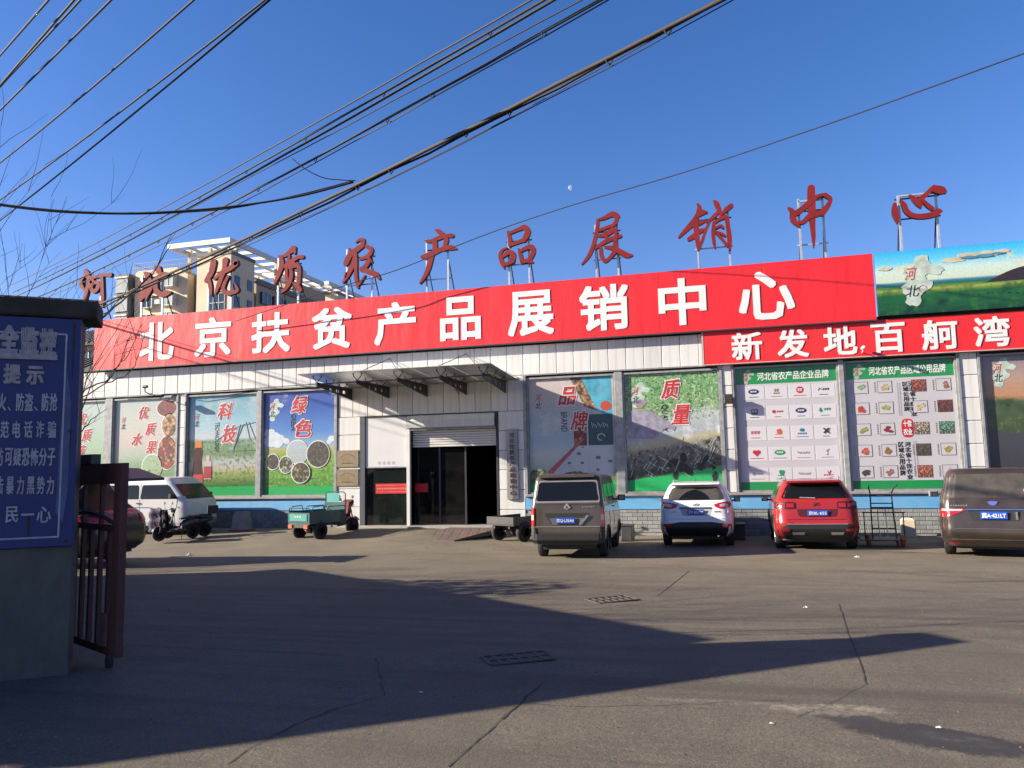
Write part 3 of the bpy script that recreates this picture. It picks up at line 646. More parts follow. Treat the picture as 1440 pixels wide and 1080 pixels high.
# ================================================================ ROOFTOP BRUSH CHARACTERS
# each: crop origin and scale of the tracing, strokes [(x, y, half width), ...]
CH = [
 ('河', 95, 350, 7.2, [[(172,212,12),(190,250,30),(208,290,18)],[(160,285,10),(132,325,16),(140,375,18),(165,408,12)],[(212,325,14),(196,400,20),(180,470,22),(160,525,14)],[(228,292,18),(300,278,16),(370,265,14),(430,262,22)],[(345,280,18),(350,400,18),(352,500,18),(352,588,8)],[(352,560,14),(318,535,16),(290,528,6)],[(236,335,20),(236,390,20),(262,430,20),(300,405,20),(312,350,18),(240,335,16)],[(228,290,14),(262,330,12),(240,400,10)]], (352, 195),
  'leftmost rooftop character, red brush-written, partly behind the notice board wall'),
 ('北', 95, 350, 7.2, [[(775,238,8),(805,265,30),(828,305,18)],[(730,365,26),(780,350,22),(835,320,22)],[(835,320,18),(800,400,34),(755,470,36),(735,515,20)],[(862,335,14),(838,410,18),(800,480,16),(795,515,8)],[(845,350,14),(900,300,24),(960,270,30),(995,262,26)],[(885,175,8),(912,200,30),(935,245,20)],[(925,280,18),(893,340,22),(898,420,26),(950,462,26),(1000,448,28),(1038,440,14)]], (765, 975),
  'second rooftop character from the left, red brush-written, in front of the apartment gable'),
 ('优', 270, 330, 8., [[(240,310,38),(215,420,36),(160,515,28)],[(192,520,24),(205,600,24),(212,678,10)],[(375,290,38),(365,350,28),(360,395,26)],[(360,400,34),(330,480,26),(300,560,28),(262,660,12)],[(250,500,14),(330,430,26),(430,375,30),(500,320,26)],[(488,312,34),(494,330,30)],[(405,470,16),(370,540,20),(350,610,24),(385,655,26),(450,650,24),(515,625,16),(478,545,8)]], (200, 455),
  'third rooftop character from the left, red brush-written, below the white roof frame corner'),
 ('质', 270, 330, 8., [[(965,238,6),(1040,235,18),(1100,190,26),(1138,158,36)],[(1138,170,30),(1155,200,14),(1152,220,4)],[(1000,262,22),(1008,330,30),(985,410,26),(958,480,22),(930,545,14)],[(1095,235,12),(1080,290,16),(1058,345,18)],[(1070,330,24),(1130,290,24),(1190,255,20),(1240,250,22)],[(1015,355,16),(1075,350,22),(1150,320,16)],[(1065,370,14),(1060,440,18),(1072,520,12)],[(1110,380,18),(1118,450,24),(1095,540,26),(1050,610,20),(1005,650,10)],[(1100,375,18),(1170,345,24),(1205,370,22),(1205,460,22),(1198,540,24)],[(1140,545,10),(1180,570,24),(1215,620,26)]], (980, 1205),
  'fourth rooftop character from the left, red brush-written, where the white roof frame ends'),
 ('农', 460, 310, 7.2, [[(220,278,4),(232,310,14),(240,350,18)],[(290,222,6),(325,195,14),(360,200,24),(355,250,22)],[(355,255,24),(290,300,30),(230,350,32),(188,435,30)],[(400,262,22),(448,300,22),(410,360,22),(330,390,14)],[(285,350,22),(262,440,26),(215,540,24),(160,628,12)],[(288,385,22),(290,480,18),(292,580,20),(310,678,14)],[(305,665,12),(345,615,12),(382,560,8)],[(425,390,18),(452,420,10)],[(428,400,22),(395,455,26),(350,500,22)],[(350,490,26),(420,520,26),(490,545,28),(528,590,14)],[(190,530,8),(178,570,8)]], (208, 460),
  'fifth rooftop character from the left, red brush-written, just right of the apartment towers'),
 ('产', 460, 310, 7.2, [[(1095,95,8),(1130,110,24),(1165,145,26)],[(1005,208,16),(1060,205,18),(1120,180,22),(1200,155,20),(1265,152,22)],[(1085,205,26),(1090,260,26),(1085,320,26)],[(1205,195,26),(1195,240,22),(1185,290,22)],[(955,368,14),(1010,355,26),(1090,320,24),(1180,282,22),(1260,275,26),(1305,285,10)],[(1055,345,28),(1035,440,26),(1010,520,22),(975,585,18),(940,635,10)]], (1012, 1228),
  'sixth rooftop character from the left, red brush-written, with a long left-falling stroke'),
 ('品', 680, 290, 6.545, [[(225,235,14),(240,300,20),(240,365,16)],[(240,245,16),(310,215,18),(375,188,24)],[(390,200,30),(405,240,30),(370,310,26)],[(240,355,18),(300,335,18),(370,310,20)],[(215,382,8),(170,405,14),(152,450,18),(170,520,22),(190,572,8)],[(175,465,14),(230,425,24),(270,440,26),(268,505,24)],[(185,540,18),(230,525,18),(270,505,20)],[(322,392,8),(340,450,20),(352,520,16)],[(345,410,16),(400,380,22),(445,375,26)],[(455,390,24),(455,430,22),(415,500,22)],[(352,515,18),(400,500,20),(450,515,12)]], (233, 418),
  'seventh rooftop character, red brush-written, made of three stacked mouths'),
 ('展', 680, 290, 6.545, [[(1045,125,10),(1110,105,18),(1185,70,26),(1232,90,24)],[(1228,105,20),(1200,165,18),(1130,195,16),(1060,222,14)],[(1052,130,14),(1040,230,18),(1010,350,18),(970,450,18),(905,532,8)],[(1060,270,14),(1130,260,22),(1195,215,24),(1230,240,14)],[(1035,382,14),(1110,330,20),(1190,295,20),(1262,272,16)],[(1115,235,10),(1130,290,16),(1120,330,12)],[(1215,225,14),(1215,290,16),(1205,370,20)],[(1080,385,16),(1085,450,20),(1115,505,16),(1160,475,16),(1210,410,22),(1220,345,12)],[(1120,375,12),(1190,385,22),(1260,420,26),(1320,450,26),(1368,450,10)]], (1033, 1233),
  'eighth rooftop character, red brush-written, right of the three-mouth one'),
 ('销', 940, 260, 6., [[(245,160,10),(262,200,24),(232,280,26),(175,350,26),(90,438,12)],[(262,215,20),(300,225,16),(325,230,10)],[(225,270,14),(265,250,16),(318,228,12)],[(205,340,22),(260,320,24),(305,305,12)],[(175,455,22),(215,430,24),(265,390,22),(318,372,12)],[(232,330,26),(240,430,26),(252,540,14)],[(252,545,12),(285,470,14),(315,380,12),(350,300,12),(388,250,12)],[(385,135,10),(410,165,26),(432,215,16)],[(430,215,16),(380,270,16),(325,310,10)],[(530,175,22),(490,205,22),(455,245,12)],[(435,200,14),(440,250,14),(436,290,10)],[(385,315,16),(378,400,20),(385,480,18),(395,532,8)],[(395,315,14),(440,285,16),(488,275,20),(505,370,22),(516,460,24),(518,540,14)],[(400,365,12),(440,345,14),(465,362,10)],[(398,400,10),(440,440,12),(500,515,12)],[(400,395,8),(445,410,12),(480,430,10)]], (238, 503),
  'ninth rooftop character, red brush-written, third from the right end'),
 ('中', 940, 260, 6., [[(1205,25,34),(1207,110,36),(1212,220,34),(1218,340,24),(1226,440,18),(1229,522,6)],[(1010,190,6),(1045,222,24),(1055,290,28),(1100,345,10)],[(1075,240,26),(1130,200,26),(1200,140,26),(1262,92,16),(1330,78,14)],[(1325,85,20),(1368,118,18),(1345,175,24),(1295,235,30)],[(1095,318,14),(1140,310,20),(1190,265,26),(1260,240,28),(1318,232,12)]], (1103, 1308),
  'second rooftop character from the right, red brush-written, with one long vertical stroke'),
 ('心', 1240, 240, 9., [[(165,425,30),(170,520,48),(195,600,40),(205,655,14)],[(240,372,14),(285,430,36),(320,510,38),(400,565,38),(520,575,42),(640,555,46),(720,515,52),(762,510,14)],[(355,305,10),(420,360,40),(480,420,44),(500,465,12)],[(500,350,40),(570,290,34),(630,230,32),(665,200,30)],[(660,225,52),(730,240,64),(780,255,52),(815,275,10)],[(520,370,22),(580,430,30),(645,480,30)]], (200, 675),
  'rightmost rooftop character, red brush-written, above the picture banner'),
]
PY = .22
for name_i, (ch, ox, oy, sc, strokes, posts, lab) in enumerate(CH):
    pts = [F(ox+p[0]/sc, oy+p[1]/sc, PY) for st in strokes for p in st]
    cx = sum(p[0] for p in pts)/len(pts); zl = min(p[1] for p in pts); zt = max(p[1] for p in pts)
    t = thing('rooftop_character', lab, 'sign letter', (cx, PY, TOP+.12), group='brush characters standing on the roof')
    B = Vector((cx, PY, TOP+.12)); q = MB()
    mpx = abs(F(ox+100/sc, oy, PY)[0]-F(ox, oy, PY)[0])/100
    for k, st in enumerate(strokes):
        if ch == '心' and k == 1: obj('character_dot', q, [M_['charred'], M_['charside']], t); q = MB()
        P = [(F(ox+p[0]/sc, oy+p[1]/sc, PY), p[2]*mpx*.86) for p in st]
        P = [((a[0]-B.x, a[1]-B.z), r) for a, r in P]
        # densify (Catmull-Rom) and outline the stroke
        D = []
        for i in range(len(P)-1):
            p0 = P[max(i-1, 0)]; p1 = P[i]; p2 = P[i+1]; p3 = P[min(i+2, len(P)-1)]
            for j in range(5):
                u = j/5
                cr = lambda a, b, c, d: .5*((2*b)+(-a+c)*u+(2*a-5*b+4*c-d)*u*u+(-a+3*b-3*c+d)*u**3)
                D.append((cr(p0[0][0], p1[0][0], p2[0][0], p3[0][0]), cr(p0[0][1], p1[0][1], p2[0][1], p3[0][1]), max(.012, cr(p0[1], p1[1], p2[1], p3[1]))))
        D.append((P[-1][0][0], P[-1][0][1], P[-1][1]))
        yo = -.0022*k
        L, Rr = [], []
        for i, (x, z, r) in enumerate(D):
            a = D[max(i-1, 0)]; b = D[min(i+1, len(D)-1)]; d = Vector((b[0]-a[0], b[1]-a[1])); d = d.normalized() if d.length > 1e-6 else Vector((1, 0)); n = Vector((-d.y, d.x))
            L.append((x+n.x*r, z+n.y*r)); Rr.append((x-n.x*r, z-n.y*r))
        for i in range(len(D)-1):
            a, b, c, d = L[i], Rr[i], Rr[i+1], L[i+1]
            v = [(p[0], yo, p[1]) for p in (a, b, c, d)]+[(p[0], .13, p[1]) for p in (a, b, c, d)]
            q.add(v, [(0, 1, 2, 3)], 0); q.add(v, [(0, 3, 7, 4), (1, 5, 6, 2), (7, 6, 5, 4)], 1)
        for (x, z, r) in (D[0], D[-1]):
            n = 12; r *= .98; v = [(x+r*math.cos(2*PI*j/n), yo-.0008, z+r*math.sin(2*PI*j/n)) for j in range(n)]+[(x+r*math.cos(2*PI*j/n), .13, z+r*math.sin(2*PI*j/n)) for j in range(n)]
            q.add(v, [tuple(range(n))], 0); q.add(v, [tuple((j, j+n, (j+1) % n+n, (j+1) % n)) for j in range(n)], 1)
    obj('character', q, [M_['charred'], M_['charside']], t)
    X = [F(ox+p/sc, oy+(300 if sc > 5 else 200)/sc, PY+.2)[0]-B.x for p in posts]
    mid = (zl+zt)/2-B.z; topz = zt-B.z-.25; base = 0.
    for x in X:
        obj('post', MB().box(x-.03, .14, base, x+.03, .20, topz if ch != '心' else topz+.1), M_['galv'], t)
        obj('brace', MB().tube([(x, .20, mid-.1), (x+.02, 1.75, base)], .022, 6), M_['dark'], t)
    for zz in (zl-B.z+.12, mid+.25): obj('rail', MB().box(X[0]-.1, .205, zz, X[1]+.1, .235, zz+.04), M_['dark'] if zz > 2.6 else M_['galv'], t)
    if ch == '心': obj('rail', MB().box(X[0]-.03, .14, topz+.101, X[1]+.3, .20, topz+.15), M_['galv'], t)
    if ch == '中': obj('rail', MB().box(X[0], .14, topz-.1, X[1], .139+.06, topz-.05), M_['galv'], t)

# ================================================================ CANOPY
CZ = 4.90
t = thing('entrance_canopy', 'dirty glass canopy on five dark steel arms over the shuttered entrance', 'canopy', (-3.0, 0, CZ))
gx = [-3.18+.0, -1.9, -.62, .66, 1.94, 3.22]
gx = [-3.12, -1.86, -.60, .66, 1.92, 3.16]
for a, b in zip(gx[:-1], gx[1:]): obj('glass_pane', MB().prismx([(-2.70, .20), (-2.70, .185), (-.02, .02), (-.02, .035)], a+.008, b-.008), M_['canopyglass'], t)
q = MB(); q.box(-3.13, -.019, -.03, 3.2, .0, .05); obj('wall_flashing', q, M_['frame'], t)
arms = [-2.66, -1.28, .08, 1.46, 2.78]
for x in arms:
    q = MB(); pr = [(0, -.40), (0, -.06), (-2.25, -.06), (-2.30, -.09), (-2.28, -.16), (-1.4, -.30)]
    # web with three oval holes is built from strips
    w = .022
    holes = [(-.55, -.215, .06), (-1.0, -.20, .055), (-1.45, -.175, .045)]
    ys = [0, -.45, -.65, -.90, -1.10, -1.37, -1.53, -1.9, -2.30]
    def lo(y): return -.42+.115*(-y) if y > -2 else -.19+.12*(-2-y)
    for i in range(len(ys)-1):
        a, b = ys[i], ys[i+1]
        if i in (1, 3, 5):
            q.prismx([(b, -.06), (b, -.15), (a, -.15), (a, -.06)], x-w, x+w); q.prismx([(b, -.25), (b, lo(b)), (a, lo(a)), (a, -.25)], x-w, x+w)
        else: q.prismx([(b, -.06), (b, lo(b)), (a, lo(a)), (a, -.06)], x-w, x+w)
    q.box(x-.06, -2.3, -.058, x+.06, 0, -.045)
    obj('support_arm', q, M_['dark'], t)
    for y in (-2.25, -1.45, -.6):
        for dx in (-.14, .14):
            gz_ = .02-y*.062
            q = MB().tube([(0, 0, -.045), (dx, 0, gz_-.05), (dx, 0, gz_+.05)], .013, 5); q.lathe([(-.025, .025), (-.005, .025)], (dx, 0, gz_), 'z', 8)
            obj('glass_clamp', q, M_['dark'], t, loc=(x, y, 0))
for y in (-2.2,): obj('cross_beam', MB().box(-3.0, y-.025, -.10, 3.0, y+.025, -.065), M_['dark'], t)
for ax, (l, r) in ((-1.24, (-2.1, -.15)), (1.48, (.45, 2.5))):
    for e in (l, r): obj('tie_rod', MB().tube([(ax, -.01, .92), (e, -1.55, .13)], .012, 5), M_['dark'], t)

# ================================================================ WALL FITTINGS
def camera_thing(x, y, z, label, col, tilt=.25, ang=0.):
    t = thing('security_camera', label, 'security camera', (x, y, z), (0, 0, ang))
    obj('bracket', MB().tube([(0, 0, 0), (0, -.14, .0), (0, -.18, .08)], .015, 6), col, t)
    obj('housing', MB().lathe([(-.14, .028), (-.13, .045), (.12, .045), (.14, .035)], (0, -.24, .1), 'y', 12), col, t)
    return t
x, z = F(642, 553, -.25); camera_thing(x, 0, z, 'small security camera on the panels above the roller shutter', mat('cream_housing', (.34, .31, .24), .5))
x, z = F(1214, 494, -.4); camera_thing(x, -.17, z, 'white security camera at the bottom edge of the lower red banner', M_['white'])
x, z = F(207, 551, -.3); t = thing('security_camera', 'dark security camera on a curved arm above the left windows', 'security camera', (x, -.05, z-.05))
obj('bracket', MB().tube([(0, 0, 0), (-.02, -.12, -.02), (-.12, -.22, .06), (-.10, -.25, .20)], .022, 6), M_['dark'], t)
obj('housing', MB().lathe([(-.09, .03), (-.08, .055), (.09, .055), (.11, .03)], (-.08, -.27, .24), 'x', 10), M_['dark'], t)
x, z = F(240, 559, -.3); t = thing('floodlight', 'grey floodlight on an arm above the left windows', 'lamp', (x, -.05, z))
obj('bracket', MB().tube([(-.3, 0, -.03), (-.2, -.2, -.02), (0, -.28, 0)], .02, 6), M_['dark'], t)
obj('lamp_head', MB().bevbox(-.17, -.42, -.04, .19, -.18, .06, .03), M_['frame'], t)
x, z = F(1024, 561, -.2); t = thing('floodlight', 'dark square speaker box on the pier left of the green brand posters', 'lamp', (x, -.02, z))  # wall speaker box with a front grille, gives no light
obj('bracket', MB().tube([(0, 0, 0), (0, -.10, 0)], .03, 6), M_['dark'], t)
obj('lamp_head', MB().bevbox(-.13, -.24, -.14, .13, -.10, .14, .03), M_['dark'], t)
q = MB()
for i in range(5): q.box(-.11, -.247, -.11+i*.05, .11, -.241, -.095+i*.05)
obj('grille', q, M_['cable2'], t)
x, z = F(1042, 559, -.2)
q = MB(); P = [(-10.9, -.06, 5.02), (-8, -.06, 5.0), (-6.3, -.065, 5.05)]; q.tube([(-15, -.06, 4.96), (-12.7, -.06, 5.0), (-12.2, -.2, 5.0), (-9, -.06, 5.06), (-6.3, -.06, 5.1)], .012, 5)
obj('wall_cable', q, M_['cable'], hall)

# ================================================================ WINDOW POSTERS
def poster(idx, label, m, cat='poster', H=None, name='window_poster'):
    a, b = wins[idx]; a += .06; b -= .06; z0 = WZ0+.06; H = WZ1-.06-z0
    t = thing(name, label, cat, (a, .072, z0)); o = obj('sheet', MB().box(0, 0, 0, b-a, .01, H), m, t)
    return t, b-a, H
HP = WZ1-WZ0-.12
def brush(t, ch, cx, cz, s, y=-.008, rot=0.):
    q = MB(); text(q, ch, cx-s/2-.03, cz-s/2-.03, cx+s/2+.03, cz+s/2+.03, y+.003, .042, .003, .25, 0, rot); o = obj('character_outline', q, M_['halo'], t)
    q = MB(); text(q, ch, cx-s/2, cz-s/2, cx+s/2, cz+s/2, y-.002, .018, .003, .25, 0, rot); obj('character', q, M_['brush'], t)
def emblem(t, cx, cz, s, mp=True):
    q = MB()
    o = obj('province_map', province(q, cx, cz, s, -.004) or q, M_['mapwhite'], t) if mp else t
    q = MB(); text(q, '河', cx-.45*s, cz+.02*s, cx+.10*s, cz+.62*s, -.009, .0, .002, .25); obj('emblem_character', q, M_['brush'], o)
    q = MB(); text(q, '北', cx-.45*s, cz-.62*s, cx+.10*s, cz-.05*s, -.009, .0, .002, .2); obj('emblem_character', q, M_['ink'], o)
def latin(t, s, x, ztop, h, m=None):
    q = MB(); n = len(s); w = h*.62
    # letters turned a quarter clockwise, running downwards
    text(q, s, x-n*w/2, ztop-n*w/2-h/2, x+n*w/2, ztop-n*w/2+h/2, -.009, 0, .002, 0, 0, -PI/2)
    obj('lettering', q, m or M_['ink'], t)
def circle(t, cx, cz, rx, rz, m, y=-.004, ring=True, name='round_picture'):
    if ring: obj('picture_rim', MB().disc(cx, cz, rx+.03, rz+.03, y, y+.003, 28), M_['halo'], t)
    return obj(name, MB().disc(cx, cz, rx, rz, y-.003, y-.001, 28), m, t)
fruit = cellmat('print_red_fruit', [(.45, .05, .03), (.55, .16, .06), (.35, .03, .03), (.6, .3, .15)], 9)
fruit2 = cellmat('print_apricots', [(.62, .32, .14), (.6, .2, .1), (.5, .4, .2), (.65, .4, .2)], 8)
berry = cellmat('print_dark_cherries', [(.3, .01, .03), (.2, .01, .02), (.4, .05, .06)], 14)
nuts = cellmat('print_nuts', [(.45, .25, .13), (.55, .38, .22), (.35, .18, .1)], 10)
soil = cellmat('print_soil_and_leaves', [(.07, .05, .06), (.12, .09, .05), (.03, .03, .03), (.16, .16, .06)], 13)
leafy = cellmat('print_white_flowers', [(.30, .36, .25), (.12, .16, .08), (.45, .5, .42), (.08, .12, .05)], 12)
pale = [(0, (.05, .22, .05)), (.13, (.14, .28, .08)), (.28, (.20, .36, .20)), (.42, (.40, .48, .38)), (.58, (.58, .50, .46)), (.78, (.52, .55, .48)), (1, (.42, .52, .48))]
# 0, 1: far left
t, w, H = poster(0, 'farthest left window poster, sea and meadow print mostly behind the notice wall', picmat('print_meadow', [(0, (.06, .2, .05)), (.25, (.2, .35, .15)), (.5, (.35, .5, .35)), (1, (.45, .55, .52))], HP, 1.2, .1))
for i, ch in enumerate('优质蔬菜'): brush(t, ch, w*.58+(.25 if i % 2 else 0), H*(.82-.17*i), .48)
# 优质水果 on window 1
t, w, H = poster(1, 'window poster with red characters and round fruit pictures above the white minibus', picmat('print_orchard', pale, HP, 1.4, .07, [((.08, .2, .05), 4, .5, .7, 0, .32), ((.55, .28, .1), 6, .6, .7, 0, .25)]))
for ch, x, z in (('优', .47, .86), ('质', .58, .69), ('水', .36, .585), ('果', .60, .50)): brush(t, ch, w*x, H*z, .46)
emblem(t, w*.16, H*.76, .36, False)
circle(t, w*.83, H*.90, .42, .30, berry, ring=True); circle(t, w*.88, H*.72, .32, .42, fruit2, -.007); circle(t, w*.86, H*.44, .42, .60, fruit, -.010); circle(t, w*.62, H*.30, .42, .44, picmat('print_pears', [(0, (.25, .4, .12)), (1, (.35, .5, .3))], 1., 3, .3, [((.12, .1, .03), 6, .55, .65, -1, 2)]), -.013)
# 科技
t, w, H = poster(2, 'window poster with two red characters over a sprayed field and brown bottles', picmat('print_irrigated_field', [(0, (.02, .38, .10)), (.085, (.02, .38, .10)), (.09, (.04, .16, .03)), (.22, (.30, .36, .10)), (.27, (.45, .42, .33)), (.33, (.40, .46, .44)), (.40, (.16, .26, .12)), (.54, (.12, .26, .14)), (.57, (.50, .55, .58)), (.75, (.28, .50, .58)), (1, (.09, .30, .40))], HP, 2.2, .018,
    [((.40, .46, .42), 3., .5, .68, .32, .55), ((.03, .09, .02), 7, .5, .65, .09, .55), ((.50, .55, .55), .8, .52, .72, .6, 1.)]))
brush(t, '科', w*.53, H*.84, .60); brush(t, '技', w*.60, H*.61, .62); latin(t, 'TECHNOLOGY', w*.42, H*.73, .17); emblem(t, w*.14, H*.76, .38, False)
q = MB(); c = mat('irrigator_print', (.10, .14, .15), .5)
for a, b in (((.76, .70), (.66, .44)), ((.80, .70), (.82, .70)), ((.84, .72), (.90, .55)), ((.88, .72), (.985, .54)), ((.62, .66), (.985, .72)), ((.66, .44), (.98, .44)), ((.80, .70), (.66, .45)), ((.62, .66), (.45, .56))):
    q.tube([(w*a[0], -.004, H*a[1]), (w*b[0], -.004, H*b[1])], .012, 4)
q.disc(w*.66, H*.44, .07, .06, -.006, -.003); obj('printed_irrigator', q, c, t)
q = MB(); q.prism([(w*x, H*z) for x, z in ((.06, .10), (.22, .10), (.22, .20), (.20, .38), (.22, .44), (.17, .53), (.13, .53), (.08, .44), (.09, .38), (.06, .20))][::1], -.005, -.002); obj('printed_bottle', q, mat('brown_bottle_print', (.07, .025, .015), .3, 0, .3, 4), t)
obj('bottle_label', MB().box(w*.055, -.008, H*.12, w*.225, -.005, H*.21), M_['brush'], t); obj('bottle_cap', MB().box(w*.10, -.008, H*.48, w*.20, -.005, H*.55), mat('orange_cap_print', (.55, .16, .03), .4), t)
q = MB(); q.box(w*.24, -.010, H*.16, w*.35, -.007, H*.34); q.box(w*.27, -.010, H*.34, w*.32, -.007, H*.40); obj('printed_bottle', q, mat('pale_bottle_print', (.5, .42, .42), .4), t)
obj('bottle_label', MB().box(w*.24, -.013, H*.17, w*.35, -.010, H*.29), mat('dark_red_label', (.35, .02, .03), .4), t)
# 绿色
t, w, H = poster(3, 'window poster with blue sky, grass and five round pictures left of the entrance', picmat('print_blue_sky_grass', [(0, (.02, .40, .10)), (.075, (.02, .42, .11)), (.08, (.07, .26, .03)), (.20, (.13, .34, .05)), (.38, (.20, .38, .06)), (.44, (.45, .42, .16)), (.47, (.30, .45, .55)), (.60, (.10, .26, .60)), (.85, (.03, .10, .42)), (1, (.05, .09, .36))], HP, 3., .012,
    [((.30, .50, .14), 9, .5, .65, .08, .38), ((.02, .10, .01), 7, .52, .66, .08, .36), ((.50, .56, .66), 1.6, .56, .72, .84, 1.1)]))
cpm = mat('white_cloud_print', (.62, .68, .74), .4, 0, .1, 5)
for cl in ([(.03, .60, .16), (.10, .61, .15), (.17, .57, .17), (.24, .55, .15), (.32, .52, .14), (.06, .52, .25), (.20, .50, .2)], [(.97, .53, .13), (.92, .50, .1)]):
    q = MB()
    for i, (x, z, r) in enumerate(cl): q.disc(min(max(w*x, r), w-r), H*z, r, r*.8, -.0035-.0006*i, -.003, 18, 0, .25, i)
    obj('printed_cloud', q, cpm, t)
emblem(t, w*.14, H*.83, .40, True); brush(t, '绿', w*.50, H*.87, .62, -.012); brush(t, '色', w*.56, H*.64, .62, -.012); latin(t, 'GREEN', w*.415, H*.78, .18)
circle(t, w*.48, H*.41, .40, .40, picmat('print_rice', [(0, (.05, .2, .04)), (.55, (.1, .32, .08)), (.65, (.42, .5, .5)), (1, (.45, .52, .55))], 1.6, 1, .02), -.014)
circle(t, w*.77, H*.385, .42, .44, cellmat('print_ploughed_soil', [(.09, .09, .07), (.15, .15, .11), (.06, .06, .05)], 16), -.018)
circle(t, w*.13, H*.32, .24, .26, soil, -.014); circle(t, w*.32, H*.29, .25, .28, leafy, -.022); circle(t, w*.53, H*.21, .34, .34, cellmat('print_worms_and_roots', [(.12, .10, .05), (.25, .28, .08), (.05, .04, .03), (.4, .36, .2)], 11), -.027)
# 品牌
t, w, H = poster(4, 'window poster with nuts, a blue packet and an orchard farmhouse right of the entrance', picmat('print_farmhouse_hills', [(0, (.02, .40, .10)), (.09, (.03, .38, .10)), (.10, (.18, .30, .08)), (.20, (.45, .52, .42)), (.32, (.58, .62, .60)), (.45, (.40, .52, .58)), (.62, (.34, .45, .52)), (.8, (.50, .45, .42)), (1, (.62, .52, .48))], HP, 1.5, .035,
    [((.12, .22, .05), 6, .5, .66, .08, .24), ((.65, .62, .6), 1.2, .5, .7, .5, 1.)]))
q = MB(); q.prism([(w*.62, H*1.0), (w*.98, H*1.0), (w*.98, H*.66), (w*.90, H*.66), (w*.80, H*.72)][::-1], -.004, -.001); obj('printed_packet', q, mat('blue_packet_print', (.08, .38, .52), .3, 0, .35, 3, dirt=(.35, .6, .7), dirt_amt=.4), t)
q = MB(); q.prism([(w*.50, H*1.0), (w*.63, H*1.0), (w*.81, H*.70), (w*.66, H*.74)][::-1], -.006, -.003); obj('printed_nuts', q, nuts, t)
circle(t, w*.91, H*.74, .17, .15, mat('tomato_print', (.5, .08, .04), .4), -.006, False)
obj('printed_blackboard', MB().box(w*.70, -.006, H*.40, w*.985, -.003, H*.67), mat('slate_print', (.04, .10, .10), .5, 0, .2, 4), t)
q = MB()
for i in range(9): q.tube([(w*(.74+.022*i), -.008, H*(.60-.01*(i % 3))), (w*(.755+.022*i), -.008, H*(.55+.015*(i % 2)))], .008, 4)
q.tube([(w*.85+.12*math.cos(a*.7), -.008, H*.47+.1*math.sin(a*.7)) for a in range(8)], .014, 4); obj('chalk_scribble', q, M_['halo'], t, kind='stuff')
q = MB(); q.box(w*.53, -.006, H*.40, w*.68, -.003, H*.56); obj('printed_basket', q, fruit, t)
q = MB(); q.prism([(w*.22, H*.15), (w*.70, H*.15), (w*.70, H*.42), (w*.60, H*.42)], -.004, -.001); q.prism([(w*.702, H*.12), (w*.985, H*.14), (w*.985, H*.36), (w*.702, H*.42)], -.0045, -.0015); obj('printed_farmhouse', q, mat('pale_wall_print', (.52, .56, .60), .4, 0, .08, 2), t)
q = MB(); q.prism([(w*.20, H*.17), (w*.62, H*.46), (w*.66, H*.46), (w*.27, H*.16)][::-1], -.007, -.0045)
obj('printed_eaves', q, mat('eaves_print', (.45, .12, .12), .5, 0, .3, 12), t)
q = MB()
for x, z, s in ((.78, .28, .07), (.92, .25, .06), (.78, .18, .05), (.56, .32, .06), (.60, .24, .05), (.45, .24, .05), (.62, .38, .03), (.5, .36, .04)): q.box(w*x, -.0085, H*z, w*x+s*2, -.0065, H*z+s*1.3)
obj('printed_windows', q, mat('window_print', (.12, .16, .2), .4), t, kind='stuff')
q = MB()
for x, s in ((.10, .35), (.2, .25), (.60, .25), (.5, .3)): q.disc(w*x, H*.13, s, s*.6, -.0100-.001*s, -.0075, 16, 0, .5, int(s*100))
obj('printed_bush', q, cellmat('print_bush', [(.1, .2, .05), (.2, .3, .1), (.3, .35, .2)], 14), t)
brush(t, '品', w*.46, H*.84, .58, -.012); brush(t, '牌', w*.60, H*.62, .58, -.012); latin(t, 'BRAND', w*.42, H*.70, .20); emblem(t, w*.14, H*.80, .38, False)
# 质量
t, w, H = poster(5, 'window poster with vine leaves and a greenhouse worker above the white hatchback', picmat('print_vines', [(0, (.02, .42, .12)), (.085, (.02, .40, .11)), (.09, (.05, .05, .05)), (.30, (.18, .19, .17)), (.36, (.46, .42, .26)), (.42, (.36, .40, .44)), (.55, (.46, .52, .50)), (.62, (.26, .40, .18)), (.8, (.20, .40, .15)), (1, (.24, .42, .20))], HP, 2., .03,
    [((.04, .17, .04), 6, .5, .6, .56, 1.2), ((.50, .64, .36), 8, .52, .62, .50, 1.2), ((.05, .14, .05), 18, .52, .6, .5, 1.2), ((.62, .66, .66), 3, .5, .66, .36, .6), ((.02, .02, .02), 6, .48, .6, .09, .33), ((.50, .50, .48), 8, .58, .66, .09, .36)], angle=-.15))
q = MB(); q.disc(w*.16, H*.755, .22, .10, -.005, -.002, 18); q.prism([(w*.02, H*.45), (w*.30, H*.44), (w*.48, H*.56), (w*.28, H*.68), (w*.10, H*.70), (w*.02, H*.66)], -.008, -.004)
q.prism([(w*.28, H*.60), (w*.52, H*.50), (w*.54, H*.54), (w*.32, H*.66)], -.011, -.008); obj('printed_worker', q, mat('lilac_overall_print', (.32, .30, .38), .5, 0, .35, 5), t)
q = MB(); q.disc(w*.16, H*.725, .12, .07, -.010, -.006, 14); obj('printed_face', q, mat('face_print', (.40, .26, .2), .5), t)
q = MB(); rr = random.Random(12)
for i in range(40):
    x, z = w*rr.uniform(.03, .9), H*rr.uniform(.11, .38); a = rr.choice([.9, 1.1, 1.25, -.6]); l = rr.uniform(.12, .4)
    q.tube([(x, -.005, z), (min(w*.97, x+l*math.cos(a)), -.005, z+l*math.sin(a))], .008, 4)
obj('printed_stalks', q, mat('stalk_print', (.55, .58, .55), .5, 0, .2, 5), t)
q = MB()
